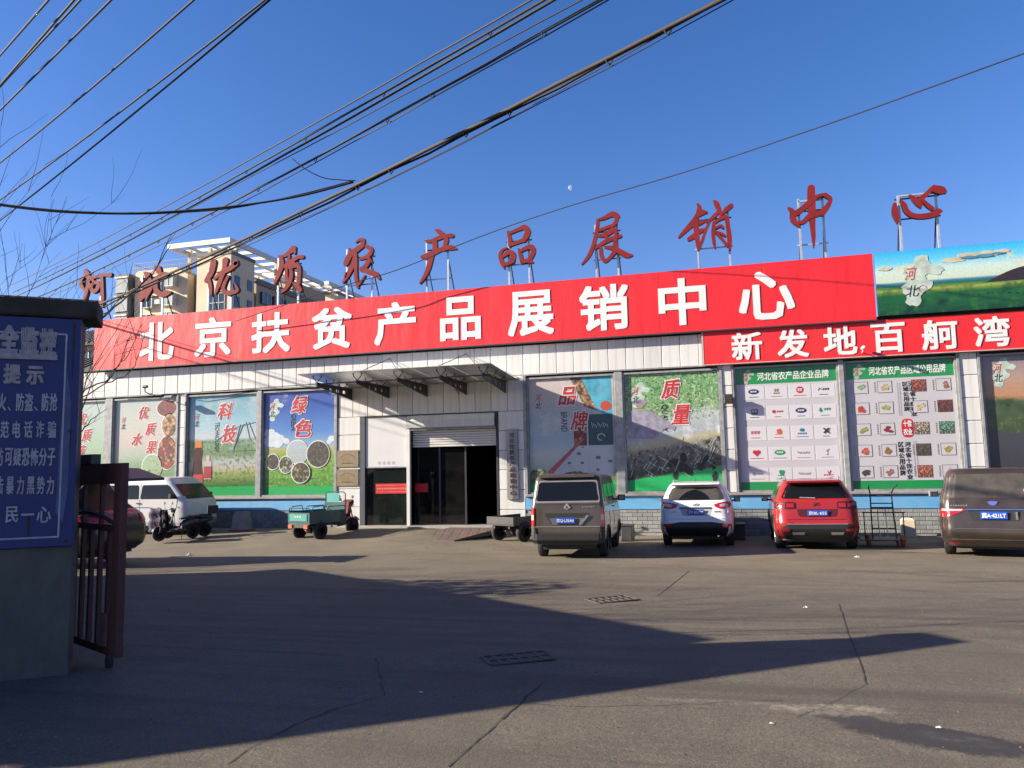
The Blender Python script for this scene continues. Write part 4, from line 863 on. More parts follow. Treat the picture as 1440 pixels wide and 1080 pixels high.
for i in range(14): q.disc(w*rr.uniform(.45, .95), H*rr.uniform(.12, .34), .09, .13, -.007-.0005*i, -.004, 10, 0, .7, i)
obj('printed_cattle', q, mat('cattle_print', (.02, .02, .022), .5), t)
brush(t, '质', w*.50, H*.86, .58, -.012); brush(t, '量', w*.60, H*.64, .58, -.012); latin(t, 'QUALITY', w*.42, H*.73, .19); emblem(t, w*.14, H*.82, .40, True)
# green brand posters
green = mat('green_header_print', (.015, .27, .075), .35, 0, .06, 1., coat=.3); wprint = mat('white_poster_print', (.55, .53, .56), .38, 0, .04, .8, coat=.3)
def board(idx, label, title):
    t, w, H = poster(idx, label, wprint)
    obj('header', MB().box(0, -.004, H*.87, w, -.0005, H), green, t); obj('footer', MB().box(0, -.004, 0, w, -.0005, H*.065), green, t)
    q = MB(); text(q, title, w*.22, H*.895, w*.93, H*.965, -.008, .012, .003); obj('title', q, M_['white'], t)
    q = MB(); province(q, w*.115, H*.93, .22, -.008); o = obj('province_map', q, mat('pale_green_map', (.35, .45, .35), .4, 0, .2, 9), t)
    q = MB(); text(q, '河', w*.115-.10, H*.93, w*.115+.03, H*.965, -.012, 0, .002, .2); text(q, '北', w*.115-.10, H*.895, w*.115+.03, H*.925, -.012, 0, .002, .2); obj('emblem_character', q, M_['brush'], o)
    return t, w, H
t, w, H = board(6, 'white poster with green title bar and a grid of small company logos', '河北省农产品企业品牌')
card = mesh('logo_card', MB().bevbox(-.30, -.004, -.20, .30, -.0005, .20, .002), mat('logo_card_print', (.66, .64, .67), .35, 0, .03, 1., coat=.3))
dk = [mat('logo_navy', (.02, .03, .12), .4), mat('logo_gold', (.45, .26, .05), .4), mat('logo_red', (.5, .03, .04), .4), M_['ink'], mat('logo_green', (.02, .28, .12), .4), mat('logo_teal', (.02, .22, .28), .4), mat('logo_grey', (.28, .29, .29), .4), mat('logo_orange', (.6, .12, .04), .4)]
spec = [('oval', 0), ('square', 1), ('round', 2), ('line', 3), ('square', 3), ('roundline', 2), ('oval', 0), ('drop', 4), ('word', 2), ('swirl', 7), ('arch', 5), ('cross', 3), ('heart', 2), ('oval', 4), ('script', 6), ('tree', 6), ('roundline', 6), ('swirl', 4), ('script', 6), ('sprout', 2)]
rr = random.Random(8)
for i, (k, c) in enumerate(spec):
    cx, cz = w*(.175+.232*(i % 4)), H*(.795-.168*(i//4)); cz0 = cz+.04
    cd_ = obj('logo_card', card, None, t, loc=(cx, 0, cz)); q = MB(); m2 = [dk[c]]; y = -.008
    def bars(x0, x1, z, h=.05, n=4, mi=0):
        for j in range(n):
            s = (x1-x0)/n; a = x0+j*s+s*.1
            q.box(a, y, z-h/2, a+s*.22, y+.002, z+h/2, mi); q.box(a+s*.3, y, z+h*.3, a+s*.8, y+.002, z+h*.5, mi); q.box(a+s*.3, y, z-h*.1, a+s*.8, y+.002, z+h*.08, mi); q.box(a+s*.42, y+.0005, z-h/2, a+s*.6, y+.002, z+h/2, mi)
    if k == 'oval': q.disc(0, .04, .15, .075, y, y+.003, 20); m2.append(M_['white']); y -= .002; bars(-.09, .09, .04, .05, 3, 1); y += .002
    elif k == 'square': q.bevbox(-.09, y, -.01, .09, y+.003, .12, .001) if c == 3 else None; m2.append(M_['white'] if c == 3 else M_['ink']); y -= .002; bars(-.07, .07, .055, .09, 2, 1 if c == 3 else 0); bars(-.09, .09, -.03, .03, 3, 1 if c != 3 else 0); y += .002
    elif k == 'round': q.disc(0, .04, .10, .10, y, y+.003, 20); m2.append(M_['white']); y -= .002; bars(-.06, .06, .04, .08, 2, 1); y += .002
    elif k == 'line': q.tube([(-.15, y, .0), (-.11, y, .07), (-.05, y, .02)], .008, 4); bars(-.03, .16, .03, .06, 3)
    elif k == 'roundline': q.disc(-.10, .03, .05, .05, y, y+.003, 14); bars(-.03, .16, .03, .05, 4)
    elif k == 'drop': q.prism([(-.16, .02), (-.11, -.04), (-.05, .0), (-.08, .07), (-.12, .11)], y, y+.003); bars(-.02, .17, .05, .07, 3)
    elif k == 'word': bars(-.13, .13, .03, .09, 3)
    elif k == 'swirl': q.disc(.02, .05, .08, .08, y, y+.003, 14, 0, .5, i); q.box(-.10, y, -.04, .10, y+.003, -.02)
    elif k == 'arch': q.disc(0, .07, .07, .05, y, y+.003, 14); bars(-.13, .13, -.03, .05, 4)
    elif k == 'cross': q.tube([(-.07, y, -.03), (.07, y, .11)], .02, 4); q.tube([(-.07, y-.001, .11), (.07, y-.001, -.03)], .02, 4); q.disc(0, .04, .03, .03, y-.022, y, 10)
    elif k == 'heart': q.disc(-.05, .06, .06, .06, y, y+.003, 14); q.disc(.05, .06, .06, .06, y-.001, y+.003, 14); q.prism([(-.10, .04), (0, -.07), (.10, .04)], y-.0018, y+.003)
    elif k == 'script': q.tube([(-.16+.02*j, y, .02+.035*math.sin(j*1.7)) for j in range(17)], .006, 4)
    elif k == 'tree': q.tube([(0, y, -.03), (0, y, .10)], .006, 4); q.tube([(0, y, .05), (.05, y, .11)], .006, 4); q.tube([(0, y, .02), (-.04, y, .08)], .006, 4); bars(-.03, .03, -.05, .03, 2)
    elif k == 'sprout': q.tube([(0, y, .0), (-.03, y, .08)], .008, 4); q.tube([(0, y, .0), (.05, y, .10)], .01, 4); bars(-.14, .14, -.03, .04, 4)
    n = rr.randint(7, 14)
    for j in range(n): q.box((j-n/2)*.026, y, -.13, (j-n/2)*.026+.018, y+.003, -.112)
    obj('logo', q, m2, cd_)
t, w, H = board(7, 'white poster with green title bar and twenty small framed produce pictures', '河北省农产品区域公用品牌')
prods = [('rounded', 'pear', (.25, .38, .2)), ('', 'chilli', (.5, .06, .04)), ('', 'dates', (.3, .26, .08)), ('', 'apple', (.5, .1, .07)), ('', 'mushroom', (.05, .06, .06)), ('', 'ginseng', (.45, .38, .22)), ('', 'grapes', (.3, .36, .1)), ('', 'beans', (.25, .02, .05)), ('', 'kiwi', (.25, .15, .05)), ('', 'yam', (.3, .14, .1)),
         ('', 'jujube', (.38, .08, .06)), ('', 'potato', (.5, .42, .22)), ('', 'millet', (.42, .35, .28)), ('', 'seeds', (.08, .06, .05)), ('', 'persimmon', (.5, .13, .08)), ('', 'walnut', (.3, .16, .09)), ('', 'redbeans', (.16, .02, .03)), ('', 'pineapple', (.12, .3, .22)), ('', 'soy', (.35, .28, .08)), ('', 'cotton', (.4, .42, .40))]
pf = mesh('produce_picture', MB().box(-.19, -.004, -.17, .19, -.0005, .17), mat('dark_frame_print', (.12, .11, .10), .5))
cap = MB()
for i, (_, nm, c) in enumerate(prods):
    col, row = (i//5 % 2), i % 5
    cx = w*((.135, .36)[col] if i < 10 else (.675, .90)[col]) ; cz = H*(.80-.167*row)
    p = obj('produce_picture', pf, None, t, loc=(cx, 0, cz)); full = i in (10, 12, 13, 14, 16, 17)
    q = MB().box(-.175, -.007, -.155, .175, -.0045, .155); obj('picture_ground', q, wprint if not full else cellmat('print_heap_'+nm, [c, tuple(min(1, k*1.7+.05) for k in c), tuple(k*.5 for k in c)], 30), p)
    if not full:
        q = MB(); rr = random.Random(i)
        for j in range(6):
            q.disc(rr.uniform(-.07, .07), rr.uniform(-.07, .05), rr.uniform(.04, .07), rr.uniform(.03, .06), -.0095-.001*j, -.0075, 10, 0, .4, i*7+j)
        obj('picture', q, mat('print_'+nm, c, .5, 0, .5, 20), p)
    for j in range(5): cap.box(cx-.27, -.004, cz-.14+j*.06, cx-.235, -.0005, cz-.10+j*.06)
obj('captions', cap, M_['signgrey'], t, kind='stuff')
q = MB(); vtext(q, '河北省十佳农业', w*.585, w*.64, H*.835, H*.56, -.005, bold=.02, gap=.1); vtext(q, '区域公用品牌', w*.525, w*.575, H*.835, H*.60, -.005, bold=.02, gap=.1)
vtext(q, '河北省十佳农业', w*.505, w*.56, H*.365, H*.07, -.005, bold=.02, gap=.1); vtext(q, '区域公用品牌', w*.445, w*.495, H*.365, H*.10, -.005, bold=.02, gap=.1); obj('vertical_lettering', q, M_['ink'], t)
q = MB()
for k, x in enumerate((.475, .495)):
    for j in range(26): q.box(w*x, -.003, H*(.82-.01*j), w*x+.025, -.0005, H*(.82-.01*j)+.018)
for k, x in enumerate((.585, .61)):
    for j in range(26): q.box(w*x, -.003, H*(.36-.01*j), w*x+.025, -.0005, H*(.36-.01*j)+.018)
obj('small_print', q, M_['signgrey'], t, kind='stuff')
q = MB(); pl = []
for a in range(24):
    an = 2*PI*a/24; pl.append((w*.545+.155*math.copysign(abs(math.cos(an))**.6, math.cos(an)), H*.47+.26*math.copysign(abs(math.sin(an))**.6, math.sin(an))))
q.prism(pl, -.004, -.0005); q2 = obj('seal', q, M_['brush'], t)
q = MB(); text(q, '十佳', w*.545-.11, H*.48, w*.545+.11, H*.53, -.008, .02, .003); text(q, '农业', w*.545-.11, H*.415, w*.545+.11, H*.465, -.008, .02, .003); obj('seal_lettering', q, M_['white'], q2)
# last one, sunset and waterfall
t, w, H = poster(8, 'window poster with an orange sunset over hills at the right edge', picmat('print_sunset_hills', [(0, (.12, .03, .02)), (.12, (.10, .03, .03)), (.17, (.045, .045, .06)), (.40, (.05, .055, .07)), (.46, (.05, .08, .03)), (.66, (.06, .10, .05)), (.70, (.50, .25, .12)), (.85, (.45, .30, .24)), (1, (.25, .22, .26))], HP, 1.3, .035,
    [((.14, .20, .06), 5, .5, .65, .42, .70), ((.01, .03, .01), 2.5, .5, .65, .42, .68)], angle=.05))
emblem(t, w*.16, H*.87, .40, True)
#MARK3

# ================================================================ NOTICE WALL AND GATE ON THE LEFT
WE = Vector((.76, -17.62)); ang = math.radians(39)         # right end of the wall; it runs off to the left, towards the camera
wl = thing('gate_wall', 'grey concrete gate wall with a dark overhanging coping under a blue notice board', 'wall', (WE.x, WE.y, .30), (0, 0, ang))
obj('wall_body', MB().box(-7.4, .02, -.1, 0, .40, 3.34), M_['concrete'], wl)
obj('coping', MB().bevbox(-7.5, -.06, 3.341, .14, .50, 3.52, .02), mat('dark_coping', (.045, .036, .030), .9, 0, .3, 4, bump=.5, bs=20, dirt=(.09, .085, .08), dirt_amt=.7), wl)
bd = thing('notice_board', 'dark blue notice board with faded white security reminder characters on the gate wall', 'notice board', (WE.x, WE.y, .30), (0, 0, ang))
BT, BB = 3.335, 1.20
obj('panel', MB().bevbox(-4.2, -.02, BB, .01, .018, BT, .008), M_['navy'], bd)
q = MB(); q.box(-4.1, -.026, BT-.165, -.105, -.0205, BT-.150).box(-4.1, -.026, BB+.085, -.105, -.0205, BB+.10).box(-.118, -.026, BB+.1001, -.103, -.0205, BT-.1651); obj('border_line', q, M_['boardtext'], bd)
def wpx(px, py):      # photo position -> place on the board face
    r = ray(px, py); n = Vector((math.sin(ang), -math.cos(ang), 0)); o = Vector((WE.x, WE.y, .3))+n*.02
    tt = (o-CAM).dot(n)/r.dot(n); P = CAM+r*tt-Vector((WE.x, WE.y, .3)); return P.x*math.cos(ang)+P.y*math.sin(ang), P.z
def row(body, xs, y0, y1, m, bold=.015, name='character', depth=.006):
    for ch, (a, b) in zip(body, xs):
        if ch == '、': ym = y0+(y1-y0)*.74; yy0, yy1 = ym, y1
        elif ch == '一': yy0, yy1 = y0+(y1-y0)*.44, y0+(y1-y0)*.56
        else: yy0, yy1 = y0, y1
        x0 = wpx(a, (y0+y1)/2)[0]; x1 = wpx(b, (y0+y1)/2)[0]; zt = wpx((a+b)/2, yy0)[1]; zb = wpx((a+b)/2, yy1)[1]
        q = MB(); text(q, ch, x0, zb, x1, zt, -.028, bold if yy0 == y0 else 0, depth); obj(name, q, m, bd)
row('全', [(-1, 27)], 457, 497, M_['boardtext2'], .045, depth=.02); row('监', [(28, 55)], 460, 499, M_['boardtext2'], .05, depth=.02); row('控', [(56, 80)], 462, 502, M_['boardtext2'], .05, depth=.02)
x0, z0 = wpx(-60, 500); x1, z1 = wpx(81, 504)
obj('foam_strip', MB().box(x0, -.05, z1-.02, x1, -.021, z1+.03), M_['boardtext2'], bd)
row('安', [(-34, -4)], 455, 495, M_['boardtext2'], .045, depth=.02)
row('提', [(5, 30)], 512, 540, M_['boardtext2'], .04, depth=.02); row('示', [(37, 62)], 515, 541, M_['boardtext2'], .04, depth=.02)
row('火、防盗、防抢', [(-3, 9), (11, 16), (23, 34), (35, 47), (48, 54), (59, 69), (70, 81)], 553, 578, M_['boardtext'])
row('范电话诈骗', [(1, 13), (18, 29), (34, 46), (51, 62), (67, 79)], 592, 616, M_['boardtext'])
row('防可疑恐怖分子', [(-5, 5), (7, 18), (19, 30), (31, 42), (43, 54), (55, 66), (67, 78)], 630, 655, M_['boardtext'])
row('击暴力黑势力', [(-4, 5), (9, 20), (24, 34), (38, 49), (52, 63), (66, 76)], 670, 695, M_['boardtext'])
row('民一心', [(8, 26), (30, 48), (52, 72)], 712, 735, M_['boardtext'])
nl = mesh('nail', MB().lathe([(-.030, .012), (-.024, .016), (-.019, .016)], (0, 0, 0), 'y', 10), mat('rusty_nail', (.10, .045, .025), .8))
for nx_ in (-.05, -1.0, -2.0):
    for nz_ in (BT-.06, (BT+BB)/2, BB+.05): obj('nail', nl, None, bd, loc=(nx_, 0, nz_))
q = MB(); rr = random.Random(9)
for nx_, nz_, l_ in ((-.05, BT-.06, .5), (-1.0, (BT+BB)/2, .35), (-.05, (BT+BB)/2, .3), (-.62, BB+.45, .28), (-.35, BB+.3, .2)):
    q.prism([(nx_-.012, nz_), (nx_-.004, nz_-l_), (nx_+.004, nz_-l_), (nx_+.012, nz_)], -.0222, -.0201)
obj('rust_run', q, mat('rust_run_stain', (.05, .03, .03), .8, 0, .3, 20), bd, kind='stuff')
# worn vertical streak and rust near the right border
q = MB()
a, za = wpx(97, 520); b, zb = wpx(90, 735)
q.prism([(a-.02, za), (a+.03, za-.3), (a+.03, zb+.3), (a-.0, zb), (a-.06, zb+.1), (a-.05, za-.6)][::-1], -.0235, -.0205); obj('worn_streak', q, mat('worn_streak_paint', (.10, .13, .26), .7, 0, .3, 5), bd)

gr = thing('iron_gate', 'rust red iron gate leaf of vertical bars standing open behind the notice wall', 'gate', (-.30, -16.72, .36))
R0 = Vector((.02, .02)); 
hx, hy = -.30, -16.72; ex_, ey_ = 1.13, -17.40
gl = math.hypot(ex_-hx, ey_-hy); ga = math.atan2(ey_-hy, ex_-hx)
gr.rotation_euler = (0, 0, ga)
zt, zb = 1.90, .10
obj('stile', MB().bevbox(gl-.155, -.035, zb, gl, .035, zt, .006), M_['rust'], gr)
obj('stile', MB().bevbox(0, -.03, zb, .06, .03, zt, .006), M_['rust'], gr)
obj('rail', MB().box(.061, -.03, zb, gl-.156, .03, zb+.07), M_['rust'], gr)
obj('rail', MB().box(.061, -.035, zt-.20, gl-.156, .035, zt), M_['rust'], gr)
obj('rail', MB().box(.061, -.025, 1.25, gl-.156, .025, 1.31), M_['rust'], gr)
nb = 6
bar = mesh('bar', MB().box(-.024, -.02, zb+.071, .024, .02, 1.249), M_['rust'])
for i in range(nb): obj('bar', bar, None, gr, loc=(.19+i*(gl-.40)/(nb-.6), 0, 0))
for i in (2, 4): obj('bar', mesh('bar', MB().box(-.02, -.018, 1.311, .02, .018, zt-.201), M_['rust']), None, gr, loc=(.19+i*(gl-.40)/(nb-.6), 0, 0))
obj('arched_rail', MB().tube([(.07+(gl-.25)*i/8, 0, 1.32+.10*math.sin(PI*i/8)) for i in range(9)], .022, 6), M_['rust'], gr)
obj('top_box', MB().bevbox(0.0, -.05, zt+.001, .86, .05, zt+.10, .006), M_['dark'], gr)
obj('latch_plate', MB().bevbox(gl-.33, -.045, .18, gl-.20, -.036, .48, .004), mat('rusty_latch', (.14, .07, .05), .7, .2, .3, 12), gr)
cs = obj('castor', MB().box(gl-.24, -.025, -.0, gl-.19, .025, .099), M_['dark'], gr)
obj('castor_wheel', MB().lathe([(-.02, .055), (.02, .055)], (gl-.215, 0, .03), 'y', 14), M_['rubber'], cs)

# ================================================================ VEHICLES
class Body:
    """car body built from level outlines: key rows (z, half width, rear y, front y, rear corner, front corner)"""
    def __init__(s, rows, sub=7):
        s.rows = rows; s.lv = []
        for i in range(len(rows)-1):
            a = rows[max(i-1, 0)]; b = rows[i]; c = rows[i+1]; d = rows[min(i+2, len(rows)-1)]
            for j in range(sub):
                u = j/sub; r = []
                for p, q, w, e in zip(a, b, c, d):
                    v = .5*((2*q)+(-p+w)*u+(2*p-5*q+4*w-e)*u*u+(-p+3*q-3*w+e)*u**3)
                    r.append(max(min(q, w), min(max(q, w), v)))
                r[0] = b[0]+(c[0]-b[0])*u; s.lv.append(tuple(r))
        s.lv.append(tuple(rows[-1]))
    def at(s, z):
        L = s.lv
        if z <= L[0][0]: return L[0]
        for a, b in zip(L[:-1], L[1:]):
            if a[0] <= z <= b[0]:
                u = (z-a[0])/max(1e-6, b[0]-a[0]); return tuple(p+(q-p)*u for p, q in zip(a, b))
        return L[-1]
    def rear(s, x, z, off=0):
        _, w, r, f, cr, cf = s.at(z); ax = abs(x); y = r
        if ax > w-cr:
            d = min(cr-.001, ax-(w-cr)); y = r+cr-math.sqrt(max(0, cr*cr-d*d))
        return (x, y-off, z)
    def side(s, y, z, sg, off=0):
        _, w, r, f, cr, cf = s.at(z); x = w
        if y < r+cr: d = min(cr, r+cr-y); x = w-cr+math.sqrt(max(0, cr*cr-d*d))
        if y > f-cf: d = min(cf, y-(f-cf)); x = w-cf*.5+.5*math.sqrt(max(0, cf*cf-d*d))
        return (sg*(x+off), y, z)
    def mesh(s, arches, ns=110):
        mb = MB(); N = None; v = []
        for (z, w, r, f, cr, cf) in s.lv:
            P = []
            for i in range(9): P.append((-(w-cr)+2*(w-cr)*i/8, r))
            for i in range(1, 7): a = PI/2*i/7; P.append((w-cr+cr*math.sin(a), r+cr-cr*math.cos(a)))
            for i in range(ns+1): P.append((w, r+cr+(f-cf-r-cr)*i/ns))
            for i in range(1, 7): a = PI/2*i/7; P.append((w-cf*.5*(1-math.cos(a)), f-cf+cf*math.sin(a)))
            hw = w-cf*.5
            for i in range(9): P.append((hw-2*hw*i/8, f))
            for i in range(6, 0, -1): a = PI/2*i/7; P.append((-(w-cf*.5*(1-math.cos(a))), f-cf+cf*math.sin(a)))
            for i in range(ns, -1, -1): P.append((-w, r+cr+(f-cf-r-cr)*i/ns))
            for i in range(6, 0, -1): a = PI/2*i/7; P.append((-(w-cr+cr*math.sin(a)), r+cr-cr*math.cos(a)))
            N = len(P); v += [(x, y, z) for x, y in P]
        f_ = []
        for j in range(len(s.lv)-1):
            for i in range(N):
                q = (j*N+i, j*N+(i+1) % N, (j+1)*N+(i+1) % N, (j+1)*N+i)
                c = sum((Vector(v[k]) for k in q), Vector())/4
                if any(math.hypot(c.y-ay, c.z-az) < ar for ay, az, ar in arches) and abs(c.x) > s.lv[j][1]*.8 and s.lv[j][2]+.1 < c.y < s.lv[j][3]-.1: continue
                f_.append(q)
        f_.append(tuple((len(s.lv)-1)*N+i for i in range(N))); mb.add(v, f_); return mb
def rpatch(B, rows, off=.006, nz_=4, nx=14, back=.02):
    """patch on the rear face: rows (z, x0, x1) from bottom up"""
    R = []
    for a, b in zip(rows[:-1], rows[1:]):
        for j in range(nz_): u = j/nz_; R.append(tuple(p+(q-p)*u for p, q in zip(a, b)))
    R.append(rows[-1]); v = []
    for z, x0, x1 in R: v += [B.rear(x0+(x1-x0)*i/nx, z, off) for i in range(nx+1)]
    return grid(v, nx+1, len(R), (0, back, 0))
def spatch(B, rows, sg, off=.006, nz_=4, nx=14, back=.02):
    R = []
    for a, b in zip(rows[:-1], rows[1:]):
        for j in range(nz_): u = j/nz_; R.append(tuple(p+(q-p)*u for p, q in zip(a, b)))
    R.append(rows[-1]); v = []
    for z, y0, y1 in R: v += [B.side(y0+(y1-y0)*i/nx, z, sg, off) for i in range(nx+1)]
    return grid(v, nx+1, len(R), (-sg*back, 0, 0))
def fpatch(B, rows, off=.006, nz_=4, nx=16, back=.02):
    R = []
    for a, b in zip(rows[:-1], rows[1:]):
        for j in range(nz_): u = j/nz_; R.append(tuple(p+(q-p)*u for p, q in zip(a, b)))
    R.append(rows[-1]); v = []
    for z, x0, x1 in R:
        _, w, r, f, cr, cf = B.at(z)
        for i in range(nx+1):
            x = x1+(x0-x1)*i/nx; hw = w-cf*.5; ax = abs(x); y = f
            if ax > hw: c = max(0, 1-(ax-hw)/(cf*.5)); y = f-cf+cf*math.sin(math.acos(min(1, 1-c)))
            v.append((x, y+off, z))
    return grid(v, nx+1, len(R), (0, -back, 0))
def grid(v, W, H, bk):
    f = [(j*W+i, j*W+i+1, (j+1)*W+i+1, (j+1)*W+i) for j in range(H-1) for i in range(W-1)]
    rim = list(range(W))+[W*j+W-1 for j in range(1, H)]+[W*(H-1)+i for i in range(W-2, -1, -1)]+[W*j for j in range(H-2, 0, -1)]
    n = len(v); v = list(v)+[(v[k][0]+bk[0], v[k][1]+bk[1], v[k][2]+bk[2]) for k in rim]
    for i in range(len(rim)): j = (i+1) % len(rim); f.append((rim[i], n+i, n+j, rim[j]))
    return MB().add(v, f)
WHEELS = {}
def wheel(t, x, y, r, w, spokes=5, rimm='alloy', steer=0):
    key = (r, w, spokes, rimm)
    if key not in WHEELS:
        tm = MB().lathe([(-w/2+.01, r*.62), (-w/2, r*.75), (-w/2+.01, r*.93), (-w/2+.03, r), (w/2-.03, r), (w/2-.01, r*.93), (w/2, r*.75), (w/2-.01, r*.62)], (0, 0, 0), 'x', 28)
        rm = MB()
        for sg in (-1, 1):
            rm.lathe([(sg*(w/2-.02), r*.66), (sg*(w/2-.005), r*.62), (sg*(w/2-.03), r*.58), (sg*(w/2-.10), r*.56)], (0, 0, 0), 'x', 24)
            rm.lathe([(sg*(w/2-.05), r*.16), (sg*(w/2-.02), r*.12)], (0, 0, 0), 'x', 12)
            for k in range(spokes):
                a = 2*PI*k/spokes; c, s_ = math.cos(a), math.sin(a); x0 = sg*(w/2-.03); n_ = Vector((0, -s_, c))*r*.085; d = Vector((0, c, s_))
                P = [Vector((x0, 0, 0))+d*r*.1+n_, Vector((x0, 0, 0))+d*r*.1-n_, Vector((x0, 0, 0))+d*r*.6-n_*.7, Vector((x0, 0, 0))+d*r*.6+n_*.7]
                P2 = [p+Vector((-sg*.03, 0, 0)) for p in P]; rm.add(P+P2, [(0, 1, 2, 3), (4, 7, 6, 5), (0, 4, 5, 1), (1, 5, 6, 2), (2, 6, 7, 3), (3, 7, 4, 0)])
        hb_ = MB().lathe([(-w/2+.06, r*.55), (w/2-.06, r*.55)], (0, 0, 0), 'x', 20)
        rm.v += []; WHEELS[key] = (mesh('wheel', tm, M_['rubber'], True), mesh('rim', rm, M_[rimm]), mesh('brake_drum', hb_, M_['black']))
    a, b, c = WHEELS[key]
    o = obj('wheel', a, None, t, loc=(x, y, r)); obj('rim', b, None, o); obj('brake_drum', c, None, o)
def plate(t, B, x, z, txt, w=.44, h=.14, yo=.02):
    y = B.rear(x, z)[1]-yo
    p = obj('number_plate', MB().bevbox(x-w/2, y-.012, z-h/2, x+w/2, y, z+h/2, .003), M_['plateblue'], t)
    q = MB(); text(q, txt, x-w/2+.025, z-h/2+.022, x+w/2-.025, z+h/2-.022, y-.016, .02, .003); obj('plate_number', q, M_['white'], p)
def vehicle(name, label, cat, x, y, rot=0.):
    z = gz(x, y+1.5); return thing(name, label, cat, (x, y, gz(x, y)), (math.atan((gz(x, y+3)-gz(x, y))/3)*(1 if abs(rot) < 1 else 0), math.atan(-GX), rot))
def mirror(t, B, y, z, sg, m, s=1.):
    X = B.side(y, z, sg)[0]; q = MB(); P = [(X, y, z-.02), (X+sg*.08, y, z)]; q.tube(P, .025, 6)
    x0, x1 = sorted((X+sg*.06, X+sg*.22*s)); q.bevbox(x0, y-.05, z-.05, x1, y+.06, z+.09*s, .03); o = obj('wing_mirror', q, m, t)
    obj('mirror_glass', MB().box(x0+.03, y-.056, z-.03, x1-.03, y-.051, z+.07*s), M_['mirror'], o)
def dark_under(t, B, w, r, f, z0, z1):
    obj('underbody', MB().box(-w, r, z0, w, f, z1), M_['black'], t)
    for ay, az, r_ in t['arches_']:
        for sg in (-1, 1):
            P = [B.side(ay+r_*1.02*math.cos(a), az+r_*1.02*math.sin(a), sg, .002) for a in [PI*(-.08+1.16*k/18) for k in range(19)]]
            P = [p for p in P if p[2] > B.lv[0][0]-.02]
            obj('arch_lip', MB().tube(P, .024, 6), M_['black'], t, True)
    del t['arches_']
def seam(t, P, m=None, r=.006): obj('panel_seam', MB().tube(P, r, 4), m or M_['black'], t)

# ---- white hatchback
def paint(name, col, rough=.25, dirt=(.25, .22, .18), da=.3, metal=0., var=.03):
    return mat(name, col, rough, metal, var, 1.5, coat=.6, dirt=dirt, dirt_amt=da)
pw = paint('white_car_paint', (.95, .93, .89), da=.12)
t = vehicle('white_hatchback', 'white hatchback parked nose to the wall between the brown van and the red car', 'car', 5.74, -4.0)
t.scale = (.965, .965, .965)
B = Body([(.26, .80, .22, 3.70, .22, .3), (.34, .87, .10, 3.80, .26, .4), (.50, .905, .0, 3.86, .30, .5), (.62, .91, .0, 3.88, .32, .5), (.80, .912, .06, 3.86, .32, .5), (.98, .905, .09, 3.75, .30, .6), (1.08, .885, .12, 3.4, .28, .6), (1.16, .855, .17, 2.95, .26, .5), (1.34, .79, .30, 2.7, .24, .45), (1.50, .715, .42, 2.45, .22, .4), (1.58, .65, .47, 2.25, .22, .4), (1.625, .55, .56, 2.05, .2, .35), (1.645, .40, .75, 1.8, .2, .3)])
ar = [(.78, .33, .40), (3.20, .33, .40)]
t['arches_'] = ar; obj('body', B.mesh(ar), pw, t, True); dark_under(t, B, .66, .30, 3.6, .18, .9)
obj('rear_bumper', rpatch(B, [(.24, -.74, .74), (.30, -.80, .80), (.40, -.86, .86), (.56, -.86, .86), (.60, -.60, .60), (.63, -.40, .40)], .012), M_['black'], t)
obj('rear_window', rpatch(B, [(1.17, -.60, .60), (1.20, -.69, .69), (1.30, -.68, .68), (1.46, -.60, .60), (1.50, -.53, .53)], .006), M_['dustglass'], t)
wd = MB(); wd.add(*(lambda g: (g.v, g.f))(rpatch(B, [(1.18, -.42, .36), (1.28, -.36, .30), (1.38, -.22, .16), (1.43, -.08, .02)], .009, 3, 12, .002))); obj('wiped_arc', wd, M_['carglass'], t)
obj('spoiler', MB().prismx([(.35, 1.535), (.30, 1.565), (.34, 1.60), (.65, 1.635), (.65, 1.60)], -.60, .60), pw, t)
obj('brake_light', MB().box(-.22, .30, 1.535, .22, .33, 1.555), M_['black'], t)
for sg in (-1, 1):
    rows = [(.96, .58, .72), (1.00, .48, .84), (1.06, .44, .87), (1.10, .56, .87), (1.13, .74, .85)]
    if sg < 0: rows = [(z, -b, -a) for z, a, b in rows]
    o = obj('tail_lamp', rpatch(B, rows, .014), M_['lamp'], t)
    rows = [(1.01, .60, .76), (1.05, .58, .80), (1.08, .66, .78)]
    if sg < 0: rows = [(z, -b, -a) for z, a, b in rows]
    obj('lamp_core', rpatch(B, rows, .020), M_['lampc'], o)
    rows = [(.50, .64, .80), (.58, .62, .82)]
    if sg < 0: rows = [(z, -b, -a) for z, a, b in rows]
    obj('reflector', rpatch(B, rows, .02), M_['lamp'], t)
    obj('side_window', spatch(B, [(1.15, .75, 2.75), (1.30, .78, 2.55), (1.47, .95, 2.25)], sg), M_['carglass'], t)
    obj('roof_rail', MB().tube([(sg*.56, .70, 1.62), (sg*.58, .78, 1.68), (sg*.60, 1.4, 1.70), (sg*.58, 2.1, 1.67), (sg*.56, 2.2, 1.62)], .018, 6), M_['alloy'], t)
    mirror(t, B, 2.6, 1.10, sg, M_['black'])
    wheel(t, sg*.79, .78, .33, .215); wheel(t, sg*.79, 3.20, .33, .215)
obj('plate_recess', rpatch(B, [(.78, -.30, .30), (.80, -.34, .34), (.97, -.40, .40)], .004, 2, 8, .01), mat('recess_white', (.5, .49, .48), .4), t)
obj('handle_strip', rpatch(B, [(.965, -.40, .36), (.995, -.42, .38)], .02, 2, 8), M_['dark'], t)
plate(t, B, 0, .875, '沪F·B427X', .42, .13, .03)
q = MB(); y = B.rear(0, 1.06)[1]-.012
